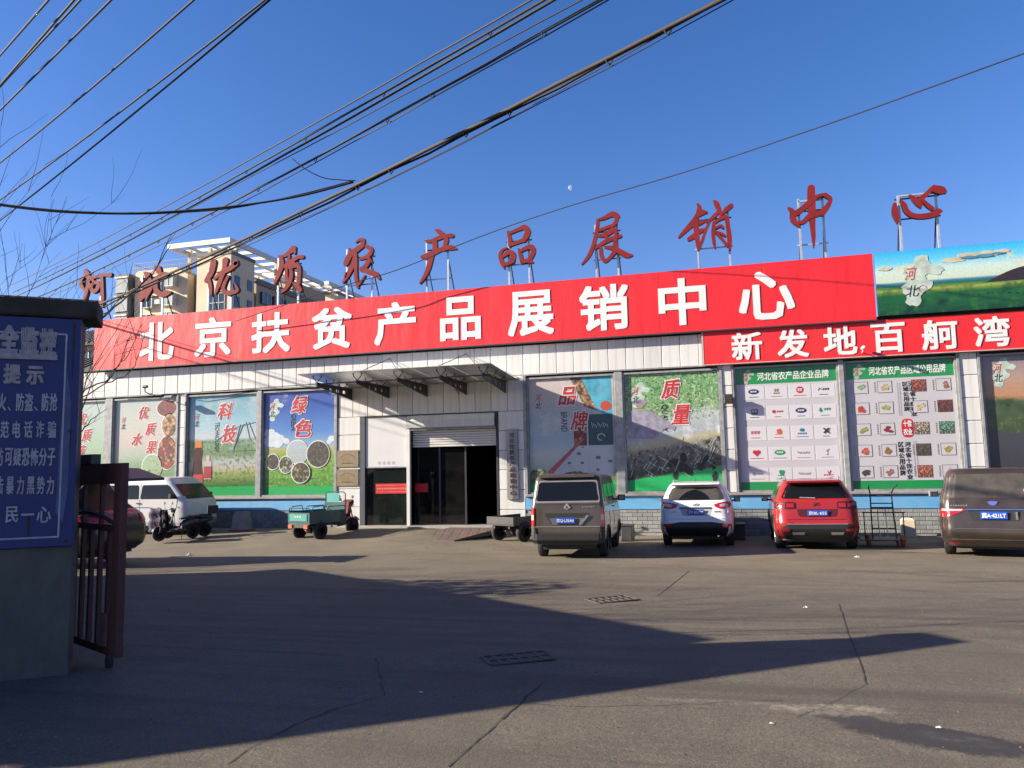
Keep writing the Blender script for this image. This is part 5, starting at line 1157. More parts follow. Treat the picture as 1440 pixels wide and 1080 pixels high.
q.tube([(.055*math.cos(a)*1.4, y, 1.06+.04*math.sin(a)) for a in [2*PI*k/16 for k in range(17)]], .006, 4); q.tube([(-.035, y, 1.035), (-.015, y, 1.075), (.015, y, 1.045), (.035, y, 1.085)], .008, 4); obj('emblem', q, M_['chrome'], t)
q = MB(); y = B.rear(.5, .88)[1]-.01
for i in range(4): q.box(.45+i*.04, y-.002, .87, .475+i*.04, y+.006, .895); q.box(-.62+i*.035, y-.002, .87, -.60+i*.035, y+.006, .89)
obj('badge', q, M_['dark'], t)
obj('wiper', MB().tube([(.02, B.rear(.02, 1.19)[1]-.02, 1.19), (-.34, B.rear(-.34, 1.22)[1]-.03, 1.21)], .01, 5), M_['black'], t)
seam(t, [B.rear(x, .70+.02*(x*x), .003) for x in [i*.08-.72 for i in range(19)]], mat('white_seam', (.35, .35, .34), .5), .004)
obj('exhaust_pipe', MB().tube([(.52, .18, .28), (.52, .5, .28)], .03, 8), M_['chrome'], t)
obj('aerial', MB().tube([(0, .80, 1.64), (0, .70, 1.72)], .008, 5), M_['black'], t)

for sg in (-1, 1): seam(t, [B.rear(sg*.80, .66, .004), B.rear(sg*.79, .80, .004), B.rear(sg*.82, .93, .004)], M_['frame'], .005); seam(t, [B.side(1.75, z, sg, .003) for z in (.5, .75, 1.0, 1.14)], M_['frame'], .005)
# ---- red SUV
pr = paint('red_car_paint', (.42, .022, .018), .22, (.2, .05, .04), .25)
t = vehicle('red_suv', 'red sport utility car parked nose to the wall below the company logo poster', 'car', 8.43, -4.75)
t.scale = (.975, .975, .965)
B = Body([(.24, .80, .22, 4.05, .22, .3), (.34, .88, .08, 4.15, .26, .4), (.50, .92, .0, 4.2, .30, .5), (.62, .925, .0, 4.2, .30, .5), (.80, .925, .05, 4.2, .30, .5), (.98, .92, .08, 4.1, .30, .6), (1.10, .90, .11, 3.9, .30, .6), (1.19, .86, .18, 3.4, .28, .5), (1.36, .79, .32, 3.0, .26, .45), (1.52, .71, .46, 2.7, .24, .4), (1.60, .66, .50, 2.5, .24, .4), (1.645, .56, .60, 2.3, .2, .35), (1.665, .42, .8, 2.0, .2, .3)])
ar = [(.85, .36, .43), (3.45, .36, .43)]
t['arches_'] = ar; obj('body', B.mesh(ar), pr, t, True); dark_under(t, B, .66, .30, 4.0, .18, .9)
obj('rear_bumper', rpatch(B, [(.22, -.76, .76), (.30, -.82, .82), (.40, -.87, .87), (.54, -.90, .90), (.585, -.66, .66), (.605, -.50, .50)], .012), mat('black_bumper', (.02, .02, .021), .5, 0, .2, 4), t)
obj('bumper_trim', rpatch(B, [(.605, -.64, .64), (.62, -.66, .66)], .02, 1, 14), mat('pinkish_trim', (.4, .25, .24), .3), t)
obj('rear_window', rpatch(B, [(1.20, -.72, .72), (1.24, -.74, .74), (1.44, -.64, .64), (1.53, -.58, .58)], .006), M_['carglass'], t)
obj('spoiler', MB().prismx([(.40, 1.55), (.32, 1.575), (.36, 1.62), (.72, 1.655), (.72, 1.61)], -.60, .60), pr, t)
for sg in (-1, 1):
    rr_ = lambda rows: rows if sg > 0 else [(z, -b, -a) for z, a, b in rows]
    o = obj('tail_lamp', rpatch(B, rr_([(.965, .54, .88), (.98, .45, .91), (1.11, .45, .91), (1.13, .50, .86)]), .012), M_['charside'], t)
    for a, b in ((.49, .64), (.68, .86)): obj('lamp_unit', rpatch(B, rr_([(1.0, a, b), (1.09, a, b)]), .022, 2, 6), M_['lamp'], o)
    obj('reflector', rpatch(B, rr_([(.44, .62, .76), (.50, .60, .78)]), .024), M_['lamp'], t)
    obj('bumper_pod', rpatch(B, rr_([(.60, .52, .66), (.66, .55, .80), (.74, .68, .82)]), .014), pr, t)
    obj('exhaust_trim', rpatch(B, rr_([(.36, .30, .54), (.42, .28, .56)]), .024), M_['frame'], t)
    obj('side_window', spatch(B, [(1.18, .70, 3.0), (1.32, .75, 2.85), (1.50, .95, 2.5)], sg), M_['carglass'], t)
    obj('side_cladding', spatch(B, [(.26, 1.30, 3.0), (.46, 1.30, 3.0)], sg, .01), M_['black'], t)
    obj('roof_rail', MB().tube([(sg*.60, .72, 1.64), (sg*.61, .82, 1.70), (sg*.62, 1.6, 1.73), (sg*.60, 2.5, 1.69)], .02, 6), M_['frame'], t)
    mirror(t, B, 2.9, 1.12, sg, M_['black'])
    wheel(t, sg*.80, .85, .36, .23); wheel(t, sg*.80, 3.45, .36, .23)
obj('plate_recess', rpatch(B, [(.78, -.36, .40), (.82, -.40, .44), (.955, -.42, .46)], .004, 2, 8, .01), mat('recess_red', (.10, .01, .01), .4), t)
plate(t, B, .02, .865, '京BL·655', .44, .13, .03)
q = MB(); y = B.rear(0, 1.06)[1]-.014
for dz in (0, .045): q.tube([(-.06, y, 1.03+dz), (0, y, 1.075+dz), (.06, y, 1.03+dz)], .009, 4)
obj('emblem', q, M_['dark'], t)
obj('wiper', MB().tube([(.0, B.rear(0, 1.21)[1]-.02, 1.21), (-.34, B.rear(-.34, 1.225)[1]-.03, 1.225)], .012, 5), M_['galv'], t)
seam(t, [B.rear(x, .72, .003) for x in [i*.08-.80 for i in range(21)]])

for sg in (-1, 1): seam(t, [B.rear(sg*.80, .68, .004), B.rear(sg*.82, .82, .004), B.rear(sg*.80, .95, .004)], M_['black'], .005); seam(t, [B.side(1.85, z, sg, .003) for z in (.5, .75, 1.0, 1.16)], M_['black'], .005)
# ---- brown minivan at the right edge
pb_ = paint('brown_metallic_paint', (.040, .027, .020), .28, (.13, .11, .09), .35, .2)
t = vehicle('brown_minivan', 'dusty dark brown minivan at the right edge with chrome strip above its plate', 'minivan', 11.52, -6.25, math.radians(-13))
t.scale = (.98, 1, .95)
B = Body([(.22, .82, .20, 4.55, .22, .3), (.32, .90, .06, 4.65, .24, .4), (.48, .935, .0, 4.7, .26, .5), (.72, .94, .02, 4.7, .26, .5), (.95, .94, .04, 4.65, .26, .5), (1.10, .935, .07, 4.3, .26, .6), (1.25, .90, .12, 4.0, .24, .6), (1.50, .84, .20, 3.7, .22, .5), (1.68, .80, .26, 3.4, .20, .4), (1.78, .76, .30, 3.2, .20, .4), (1.84, .68, .38, 3.0, .18, .35), (1.86, .5, .55, 2.7, .18, .3)])
ar = [(.88, .35, .42), (3.85, .35, .42)]
t['arches_'] = ar; obj('body', B.mesh(ar), pb_, t, True); dark_under(t, B, .68, .30, 4.4, .17, .9)
obj('rear_window', rpatch(B, [(1.04, -.78, .78), (1.30, -.76, .76), (1.70, -.69, .69), (1.73, -.66, .66)], .006), M_['dustglass'], t)
obj('window_band', rpatch(B, [(1.022, -.77, .77), (1.235, -.75, .75)], .010), pb_, t)
obj('chrome_strip', rpatch(B, [(.985, -.46, .50), (1.005, -.50, .54)], .028, 2), M_['chrome'], t)
for sg in (-1, 1):
    rr_ = lambda rows: rows if sg > 0 else [(z, -b, -a) for z, a, b in rows]
    o = obj('tail_lamp', rpatch(B, rr_([(.84, .80, .93), (.90, .66, .935), (.96, .52, .93), (1.00, .46, .92)]), .012), M_['lamp'], t)
    obj('lamp_unit', rpatch(B, rr_([(.965, .56, .90), (1.005, .52, .90)]), .02), M_['lampc'], o)
    obj('reflector', rpatch(B, rr_([(.26, .60, .80), (.31, .62, .82)]), .02), M_['lamp'], t)
    obj('side_window', spatch(B, [(1.18, .50, 3.7), (1.40, .55, 3.55), (1.66, .65, 3.3)], sg), M_['carglass'], t)
    mirror(t, B, 3.55, 1.22, sg, M_['alloy'], 1.2)
    wheel(t, sg*.80, .88, .33, .22); wheel(t, sg*.80, 3.85, .33, .22)
obj('plate_recess', rpatch(B, [(.76, -.36, .40), (.97, -.44, .48)], .002, 2, 8, .01), M_['black'], t)
plate(t, B, .0, .875, '冀A·421LT', .46, .15, .03)
q = MB(); y = B.rear(0, 1.12)[1]-.02; q.prism([(-.09, 1.15), (-.06, 1.10), (0, 1.07), (.06, 1.10), (.09, 1.15), (.04, 1.165), (-.04, 1.165)], y-.006, y+.004); obj('emblem', q, mat('blue_badge', (.10, .14, .45), .25), t)
q = MB(); y = B.rear(-.6, 1.08)[1]-.014
for i in range(7): q.box(-.74+i*.045, y-.002, 1.06, -.712+i*.045, y+.006, 1.09)
obj('badge', q, M_['chrome'], t)
for z_, w_ in ((.60, .70), (.38, .76), (.245, .74)): seam(t, [B.rear(x, z_, .003) for x in [-w_+i*w_/9 for i in range(19)]], mat('crease', (.14, .12, .1), .4), .007)
obj('chrome_handle', MB().bevbox(.36, B.rear(.4, .87)[1]-.03, .78, .41, B.rear(.4, .87)[1], .96, .01), M_['chrome'], t)
q = MB(); q.tube([B.rear(.66, .38, .01), B.rear(.76, .42, .01), B.rear(.80, .52, .01), B.rear(.80, .70, .01)], .008, 5); obj('chrome_line', q, M_['chrome'], t)
obj('sticker', rpatch(B, [(1.36, .55, .66), (1.41, .55, .66)], .01, 1, 3), M_['lampc'], t)

for sg in (-1, 1): seam(t, [B.rear(sg*.82, z, .004) for z in (.40, .6, .8)], M_['black'], .006)
seam(t, [B.rear(-.80+.1*i, 1.02, .003) for i in range(17)], M_['black'], .004)
# ---- brown box van, middle
pv = paint('taupe_van_paint', (.070, .053, .037), .32, (.12, .10, .075), .3, .25)
t = vehicle('brown_van', 'brown box van seen from behind, parked left of the white hatchback', 'van', 3.20, -7.10, math.radians(3))
t.scale = (.965, .95, .965)
B = Body([(.34, .78, .06, 4.15, .08, .3), (.42, .82, .0, 4.2, .09, .4), (.60, .83, .0, 4.2, .10, .4), (.90, .83, .02, 4.2, .10, .4), (1.12, .825, .03, 4.0, .10, .5), (1.22, .81, .05, 3.7, .10, .5), (1.50, .78, .12, 3.5, .10, .5), (1.74, .75, .18, 3.2, .11, .4), (1.82, .72, .22, 3.1, .12, .4), (1.865, .64, .30, 2.9, .14, .4), (1.88, .5, .5, 2.6, .16, .3)])
ar = [(.82, .31, .38), (3.45, .31, .38)]
t['arches_'] = ar; obj('body', B.mesh(ar), pv, t, True); dark_under(t, B, .6, .25, 4.0, .2, .9)
obj('rear_bumper', rpatch(B, [(.33, -.77, .77), (.36, -.80, .80), (.45, -.81, .81), (.56, -.81, .81)], .03), M_['black'], t)
for sg in (-1, 1): obj('bumper_corner', rpatch(B, [(.46, *sorted((sg*.68, sg*.81))), (.70, *sorted((sg*.73, sg*.815)))], .02, 3, 6), M_['black'], t)
obj('rear_window', rpatch(B, [(1.28, -.66, .66), (1.31, -.69, .69), (1.66, -.65, .65), (1.70, -.60, .60)], .006), M_['carglass'], t)
obj('window_surround', rpatch(B, [(1.24, -.72, .72), (1.30, -.735, .735), (1.70, -.68, .68), (1.74, -.64, .64)], .003), mat('silver_surround', (.32, .28, .23), .3, .4), t)
obj('roof_spoiler', MB().prismx([(.20, 1.79), (.12, 1.80), (.18, 1.86), (.45, 1.88), (.45, 1.84)], -.62, .62), pv, t)
obj('recess', rpatch(B, [(.755, -.34, .34), (.97, -.50, .50), (1.01, -.52, .52)], .002, 3, 8, .01), M_['black'], t)
obj('recess_lower', rpatch(B, [(.76, -.33, .33), (.90, -.40, .40)], .008, 3, 8, .01), mat('plate_surround', (.13, .115, .11), .5), t)
plate(t, B, -.04, .85, '京Q·L35A6', .44, .13, .03)
q = MB(); q.prism([(.27, .75), (.32, .75), (.50, .97), (.43, .96)], B.rear(0, .85)[1]-.03, B.rear(0, .85)[1]-.01); obj('chrome_handle', q, M_['chrome'], t)
for sg in (-1, 1):
    rr_ = lambda rows: rows if sg > 0 else [(z, -b, -a) for z, a, b in rows]
    o = obj('tail_lamp', rpatch(B, rr_([(.74, .745, .825), (1.13, .745, .825)]), .016, 6, 6), M_['lamp'], t)
    obj('lamp_unit', rpatch(B, rr_([(.86, .755, .822), (.98, .755, .822)]), .022, 2, 4), M_['lampc'], o)
    for y0, y1 in ((.35, 1.15), (1.22, 2.1), (2.2, 2.95)): obj('side_window', spatch(B, [(1.25, y0, y1), (1.45, y0, y1-.02), (1.68, y0+.04, y1-.10)], sg), M_['carglass'], t)
    obj('door_handle', spatch(B, [(1.08, 2.0, 2.2), (1.11, 2.0, 2.2)], sg, .03, 1, 3), M_['black'], t)
    seam(t, [B.side(1.18, z, sg, .002) for z in (.45, .7, .95, 1.2)], None, .005); seam(t, [B.side(2.15, z, sg, .002) for z in (.4, .7, .95, 1.2)], None, .005)
    mirror(t, B, 2.95, 1.25, sg, M_['black'], 1.1)
    wheel(t, sg*.70, .82, .31, .2, 7, 'frame'); wheel(t, sg*.70, 3.45, .31, .2, 7, 'frame')
    obj('mud_flap', MB().box(sg*.70-.12, 1.17, .12, sg*.70+.12, 1.19, .42), M_['black'], t)
q = MB(); y = B.rear(0, 1.17)[1]-.016; q.prism([(-.085, 1.13), (0, 1.085), (.085, 1.13), (.0, 1.235)], y-.006, y); o = obj('emblem', q, M_['chrome'], t)
q = MB(); q.prism([(-.03, 1.13), (0, 1.11), (.03, 1.13), (.0, 1.175)], y-.009, y-.0065); obj('emblem_core', q, M_['dark'], o)
q = MB(); y = B.rear(.5, 1.14)[1]-.008
for i in range(6): q.box(.34+i*.05, y-.002, 1.125+(i % 2)*.008, .365+i*.05, y+.006, 1.15)
obj('badge', q, M_['chrome'], t)
seam(t, [B.rear(x, .715, .004) for x in [i*.08-.72 for i in range(19)]], mat('van_highlight_trim', (.30, .26, .21), .3, .3), .012)
seam(t, [B.rear(x, 1.20, .003) for x in [i*.08-.72 for i in range(19)]], None, .005)
obj('spare_pipe', MB().tube([(-.3, .3, .28), (.3, .35, .24)], .03, 6), M_['black'], t)

# ---- white minibus, side on, far left
def minibus(x, y, label, pm, stripe):
    t = thing('minibus', label, 'minibus', (x, y, gz(x, y)), (0, 0, -PI/2), group='minibuses by the left windows'); t.scale = (.95, .96, .95)
    B = Body([(.30, .80, .06, 4.50, .12, .3), (.42, .84, .0, 4.55, .14, .4), (.80, .85, .0, 4.54, .14, .4), (1.00, .85, .02, 4.50, .14, .3), (1.18, .85, .03, 4.40, .14, .25), (1.50, .82, .07, 4.10, .14, .22), (1.76, .79, .11, 3.86, .15, .22), (1.87, .75, .16, 3.72, .15, .22), (1.93, .66, .24, 3.55, .16, .2), (1.96, .45, .5, 3.1, .16, .2)])
    t['arches_'] = [(.85, .33, .41), (3.55, .33, .41)]; obj('body', B.mesh([(.85, .33, .41), (3.55, .33, .41)]), pm, t, True); dark_under(t, B, .6, .25, 4.3, .18, .9)
    obj('rear_window', rpatch(B, [(1.22, -.66, .66), (1.72, -.60, .60)], .006), M_['dustglass'], t)
    obj('windscreen', fpatch(B, [(1.20, -.76, .76), (1.70, -.70, .70)], .008), M_['carglass'], t); obj('front_bumper', fpatch(B, [(.32, -.80, .80), (.52, -.82, .82)], .03), M_['frame'], t)
    for z_ in (1.10, .66): seam(t, [B.side(y_, z_, -1, .003) for y_ in [.3+.25*k for k in range(16)]], mat('white_crease', (.42, .42, .42), .5) if 'crease_w' not in M_ else M_['crease_w'], .008)
    obj('rear_bumper', rpatch(B, [(.30, -.78, .78), (.50, -.82, .82)], .02), M_['black'], t)
    for sg in (-1, 1):
        for y0, y1 in ((.42, 1.55), (1.66, 2.55), (2.68, 3.55)):
            obj('side_window', spatch(B, [(1.20, y0, y1 if y1 < 3 else y1+.60), (1.24, y0-.03, y1+.03 if y1 < 3 else y1+.60), (1.62, y0, y1 if y1 < 3 else y1+.25), (1.68, y0+.05, y1-.05 if y1 < 3 else y1+.15)], sg), M_['carglass'], t)
        for y0 in (1.60, 2.62): seam(t, [B.side(y0, z, sg, .002) for z in (.45, .7, .95, 1.2, 1.7)], M_['frame'], .006)
        rr_ = lambda rows: rows if sg > 0 else [(z, -b, -a) for z, a, b in rows]
        o = obj('tail_lamp', rpatch(B, rr_([(.78, .70, .845), (1.12, .72, .84)]), .014), M_['lamp'], t); obj('lamp_unit', rpatch(B, rr_([(1.0, .71, .845), (1.10, .72, .84)]), .02, 2, 6), M_['dark'], o)
        obj('side_stripe', spatch(B, [(.90, .5, 3.2), (.93, .8, 3.0)], sg, .004, 2, 12, .004), stripe, t); obj('side_stripe', spatch(B, [(1.02, .30, .38), (.97, .5, 1.3), (.94, .9, 2.0)][::-1], sg, .004, 2, 12, .004), stripe, t)
        obj('door_handle', spatch(B, [(1.04, 2.50, 2.66), (1.08, 2.50, 2.66)], sg, .03, 1, 3), M_['black'], t)
        mirror(t, B, 4.0, 1.28, sg, M_['black'], 1.1)
        wheel(t, sg*.73, .85, .33, .2, 6, 'frame'); wheel(t, sg*.73, 3.55, .33, .2, 6, 'frame')
    return t
pm1 = paint('white_minibus_paint', (.66, .66, .66), .3, (.35, .34, .32), .25)
minibus(-14.55, -1.62, 'white minibus with blue side stripe parked along the hall below the fruit poster', pm1, mat('stripe_blue', (.06, .10, .22), .4))
minibus(-19.45, -2.6, 'pale blue and white minibus mostly behind the notice wall and gate', paint('pale_blue_paint', (.35, .48, .66), .3, (.3, .34, .4), .2), mat('stripe_white', (.6, .6, .6), .4))

# ---- black car with raised tailgate behind the gate
pk = paint('black_car_paint', (.012, .013, .018), .45, (.05, .05, .05), .3)
t = thing('black_car', 'black estate car with raised tailgate standing behind the open iron gate', 'car', (-6.45, -9.1, gz(-6.3, -9.4)), (0, 0, PI/2+.12))
t.scale = (1.04, 1.04, 1.22)
B = Body([(.24, .80, .20, 4.5, .22, .3), (.34, .88, .05, 4.6, .26, .4), (.50, .92, .0, 4.65, .30, .5), (.72, .925, .02, 4.6, .30, .5), (.90, .92, .12, 4.5, .30, .6), (1.02, .90, .34, 3.9, .30, .6), (1.18, .87, .62, 3.5, .28, .5), (1.40, .80, .82, 3.1, .26, .45), (1.60, .72, .95, 2.8, .24, .4), (1.70, .62, 1.05, 2.5, .2, .35), (1.72, .45, 1.2, 2.3, .2, .3)])
t['arches_'] = [(.90, .36, .43), (3.6, .36, .43)]; obj('body', B.mesh([(.90, .36, .43), (3.6, .36, .43)]), pk, t, True); dark_under(t, B, .66, .30, 4.3, .18, .9)
obj('rear_opening', rpatch(B, [(1.0, -.68, .68), (1.5, -.60, .60)], .01), M_['black'], t)
for sg in (-1, 1):
    rr_ = lambda rows: rows if sg > 0 else [(z, -b, -a) for z, a, b in rows]
    obj('tail_lamp', rpatch(B, rr_([(.76, .55, .90), (.90, .60, .90)]), .014), M_['lamp'], t); obj('tail_lamp', spatch(B, [(.76, .32, .62), (.90, .36, .80)], sg, .012), M_['lamp'], t); obj('chrome_strip', spatch(B, [(.915, .38, .86), (.935, .38, .86)], sg, .016, 1), M_['chrome'], t)
    for y0, y1 in ((1.12, 1.55), (1.62, 2.35), (2.42, 3.1)): obj('side_window', spatch(B, [(1.16, y0, y1), (1.54, y0+.06, y1-.12)], sg), M_['carglass'], t)
    mirror(t, B, 3.1, 1.12, sg, M_['black'])
    wheel(t, sg*.80, .90, .36, .23, 8); wheel(t, sg*.80, 3.6, .36, .23, 8)
q = MB(); q.prismx([(1.0, 1.68), (.85, 1.77), (.20, 1.75), (-.45, 1.56), (-.45, 1.51), (.20, 1.70), (.8, 1.67)], -.66, .66); tg = obj('tailgate', q, mat('black_tailgate', (.03, .035, .06), .5, 0, .1), t)
obj('tailgate_glass', MB().prismx([(.0, 1.678), (-.40, 1.545), (-.40, 1.535), (.0, 1.665)], -.52, .52), M_['dustglass'], tg)
for sg in (-1, 1): obj('gas_strut', MB().tube([(sg*.6, .85, 1.25), (sg*.6, .2, 1.70)], .012, 5), M_['galv'], t)

# ---- cargo tricycle
def tricycle(name, label, x, y, rot, col, colp, flat=False):
    t = thing(name, label, 'cargo tricycle', (x, y, gz(x, y)), (0, 0, rot))
    # local: +y forward, rear axle at y=.35
    zb = .50 if not flat else .46
    obj('cargo_floor', MB().box(-.5, -.1, zb, .5, 1.45, zb+.04), col, t)
    if not flat:
        q = MB(); q.bevbox(-.5, -.12, zb+.041, .5, -.09, zb+.36, .004); obj('tailboard', q, col, t)
        obj('tailboard_panel', MB().bevbox(-.40, -.14, zb+.09, .40, -.121, zb+.31, .006), colp, t)
        for s_ in (-1, 1):
            obj('side_board', MB().box(min(s_*.5, s_*.47), -.089, zb+.041, max(s_*.5, s_*.47), 1.45, zb+.40), col, t)
            obj('side_rail', MB().tube([(s_*.49, .0, zb+.40), (s_*.49, .03, zb+.54), (s_*.49, .45, zb+.56), (s_*.49, .50, zb+.40)], .016, 6), col, t)
            obj('side_rail', MB().tube([(s_*.49, .62, zb+.40), (s_*.49, .66, zb+.52), (s_*.49, 1.40, zb+.52), (s_*.49, 1.44, zb+.40)], .016, 6), col, t)
        obj('rear_rail', MB().tube([(-.47, -.1, zb+.36), (-.45, -.1, zb+.50), (.45, -.1, zb+.50), (.47, -.1, zb+.36)], .016, 6), col, t)
        obj('front_board', MB().box(-.48, 1.43, zb+.041, .48, 1.46, zb+.62), col, t)
        obj('front_guard', MB().tube([(-.46, 1.47, zb+.3), (-.46, 1.47, zb+.90), (-.38, 1.47, zb+.96), (.38, 1.47, zb+.96), (.46, 1.47, zb+.90), (.46, 1.47, zb+.3)], .018, 6), col, t)
        obj('guard_panel', MB().box(-.42, 1.462, zb+.621, .18, 1.475, zb+.92), colp, t)
        obj('rear_skirt', MB().bevbox(-.46, -.12, zb-.12, .46, -.09, zb-.001, .004), M_['black'], t)
        q = MB()
        for s_ in (-1, 1): q.bevbox(s_*.36-.09, -.16, zb-.14, s_*.36+.09, -.121, zb-.02, .006)
        obj('tail_lamp', q, mat('orange_lamp', (.7, .12, .05), .3), t)
    else:
        obj('side_board', MB().box(-.5, -.12, zb+.041, .5, -.09, zb+.24), col, t)
        for s_ in (-1, 1): obj('side_board', MB().box(min(s_*.5, s_*.47), -.089, zb+.041, max(s_*.5, s_*.47), 1.3, zb+.24), col, t)
    q = MB()
    for s_ in (-1, 1): q.box(s_*.28-.025, -.05, zb-.09, s_*.28+.025, 1.5, zb-.001)
    q.tube([(-.50, .35, .27), (.50, .35, .27)], .035, 8); q.tube([(.0, 1.4, zb-.06), (0, 1.9, .42), (0, 2.15, .85)], .035, 8); q.lathe([(-.12, .10), (.12, .10)], (0, .35, .27), 'x', 12)
    q.tube([(-.28, .35, .27), (-.28, .35, zb-.05)], .03, 6); q.tube([(.28, .35, .27), (.28, .35, zb-.05)], .03, 6); obj('chassis', q, M_['dark'], t)
    for s_ in (-1, 1):
        o = obj('wheel', MB().lathe([(-.06, .17), (-.075, .22), (-.05, .28), (.05, .28), (.075, .22), (.06, .17)], (0, 0, 0), 'x', 22), M_['rubber'], t, True, loc=(s_*.47, .35, .28)); obj('rim', MB().lathe([(-.05, .175), (-.03, .05), (.03, .05), (.05, .175)], (0, 0, 0), 'x', 16), M_['galv'], o)
    o = obj('wheel', MB().lathe([(-.04, .19), (-.055, .23), (-.035, .29), (.035, .29), (.055, .23), (.04, .19)], (0, 0, 0), 'x', 22), M_['rubber'], t, True, loc=(0, 2.25, .29)); obj('rim', MB().lathe([(-.03, .195), (-.02, .05), (.02, .05), (.03, .195)], (0, 0, 0), 'x', 16), M_['galv'], o)
    q = MB()
    for s_ in (-1, 1): q.tube([(s_*.08, 2.25, .29), (s_*.08, 2.12, .80), (s_*.06, 2.06, 1.02)], .022, 6)
    q.tube([(-.36, 1.86, 1.10), (-.30, 1.95, 1.06), (0, 2.05, 1.0), (.30, 1.95, 1.06), (.36, 1.86, 1.10)], .018, 6); obj('fork_and_handlebar', q, M_['dark'], t)
    obj('mudguard', MB().add([(sx*.07, 2.25+.33*math.cos(a), .29+.33*math.sin(a)) for a in [PI*.15+PI*.75*k/8 for k in range(9)] for sx in (-1, 1)], [(2*k, 2*k+1, 2*k+3, 2*k+2) for k in range(8)]), mat('red_mudguard_'+name, (.20, .015, .02), .3), t)
    obj('leg_shield', MB().prismx([(2.0, .98), (1.96, .60), (1.92, .60), (1.95, 1.10), (2.10, 1.18), (2.14, 1.08)], -.20, .20), mat('red_shield_'+name, (.16, .015, .022), .3, coat=.5) if not flat else M_['black'], t)
    obj('seat', MB().prismx([(1.45, .72), (1.40, .80), (1.60, .86), (1.80, .80), (1.78, .72)], -.16, .16), M_['black'], t)
    obj('battery_box', MB().bevbox(-.18, 1.50, .35, .18, 1.80, .71, .01), M_['dark'], t)
    obj('headlamp', MB().lathe([(0, .03), (.04, .08), (.12, .085)], (0, 2.12, 1.0), 'y', 14), M_['chrome'], t)
    for s_ in (-1, 1): obj('wing_mirror', MB().tube([(s_*.22, 1.98, 1.05), (s_*.30, 1.95, 1.25)], .008, 5).lathe([(0, .05), (.02, .05)], (s_*.31, 1.94, 1.28), 'y', 10), M_['dark'], t)
    return t
TR = tricycle('green_tricycle', 'teal green cargo tricycle with red front parked left of the entrance', -5.62, -3.15, -.30, M_['teal'], M_['tealight'])
TR.scale = (.92, .92, .92)
q = MB()
for i in range(3): q.box(-.16+i*.11, -.146, .71, -.09+i*.11, -.141, .75)
obj('tailboard_mark', q, M_['yellow'], TR)
tricycle('black_tricycle', 'black flatbed cargo tricycle half hidden behind the brown van', .38, -2.55, -.45, mat('black_truck_paint', (.03, .03, .032), .5, 0, .2, 5, dirt=(.09, .08, .07), dirt_amt=.5), M_['dark'], True)

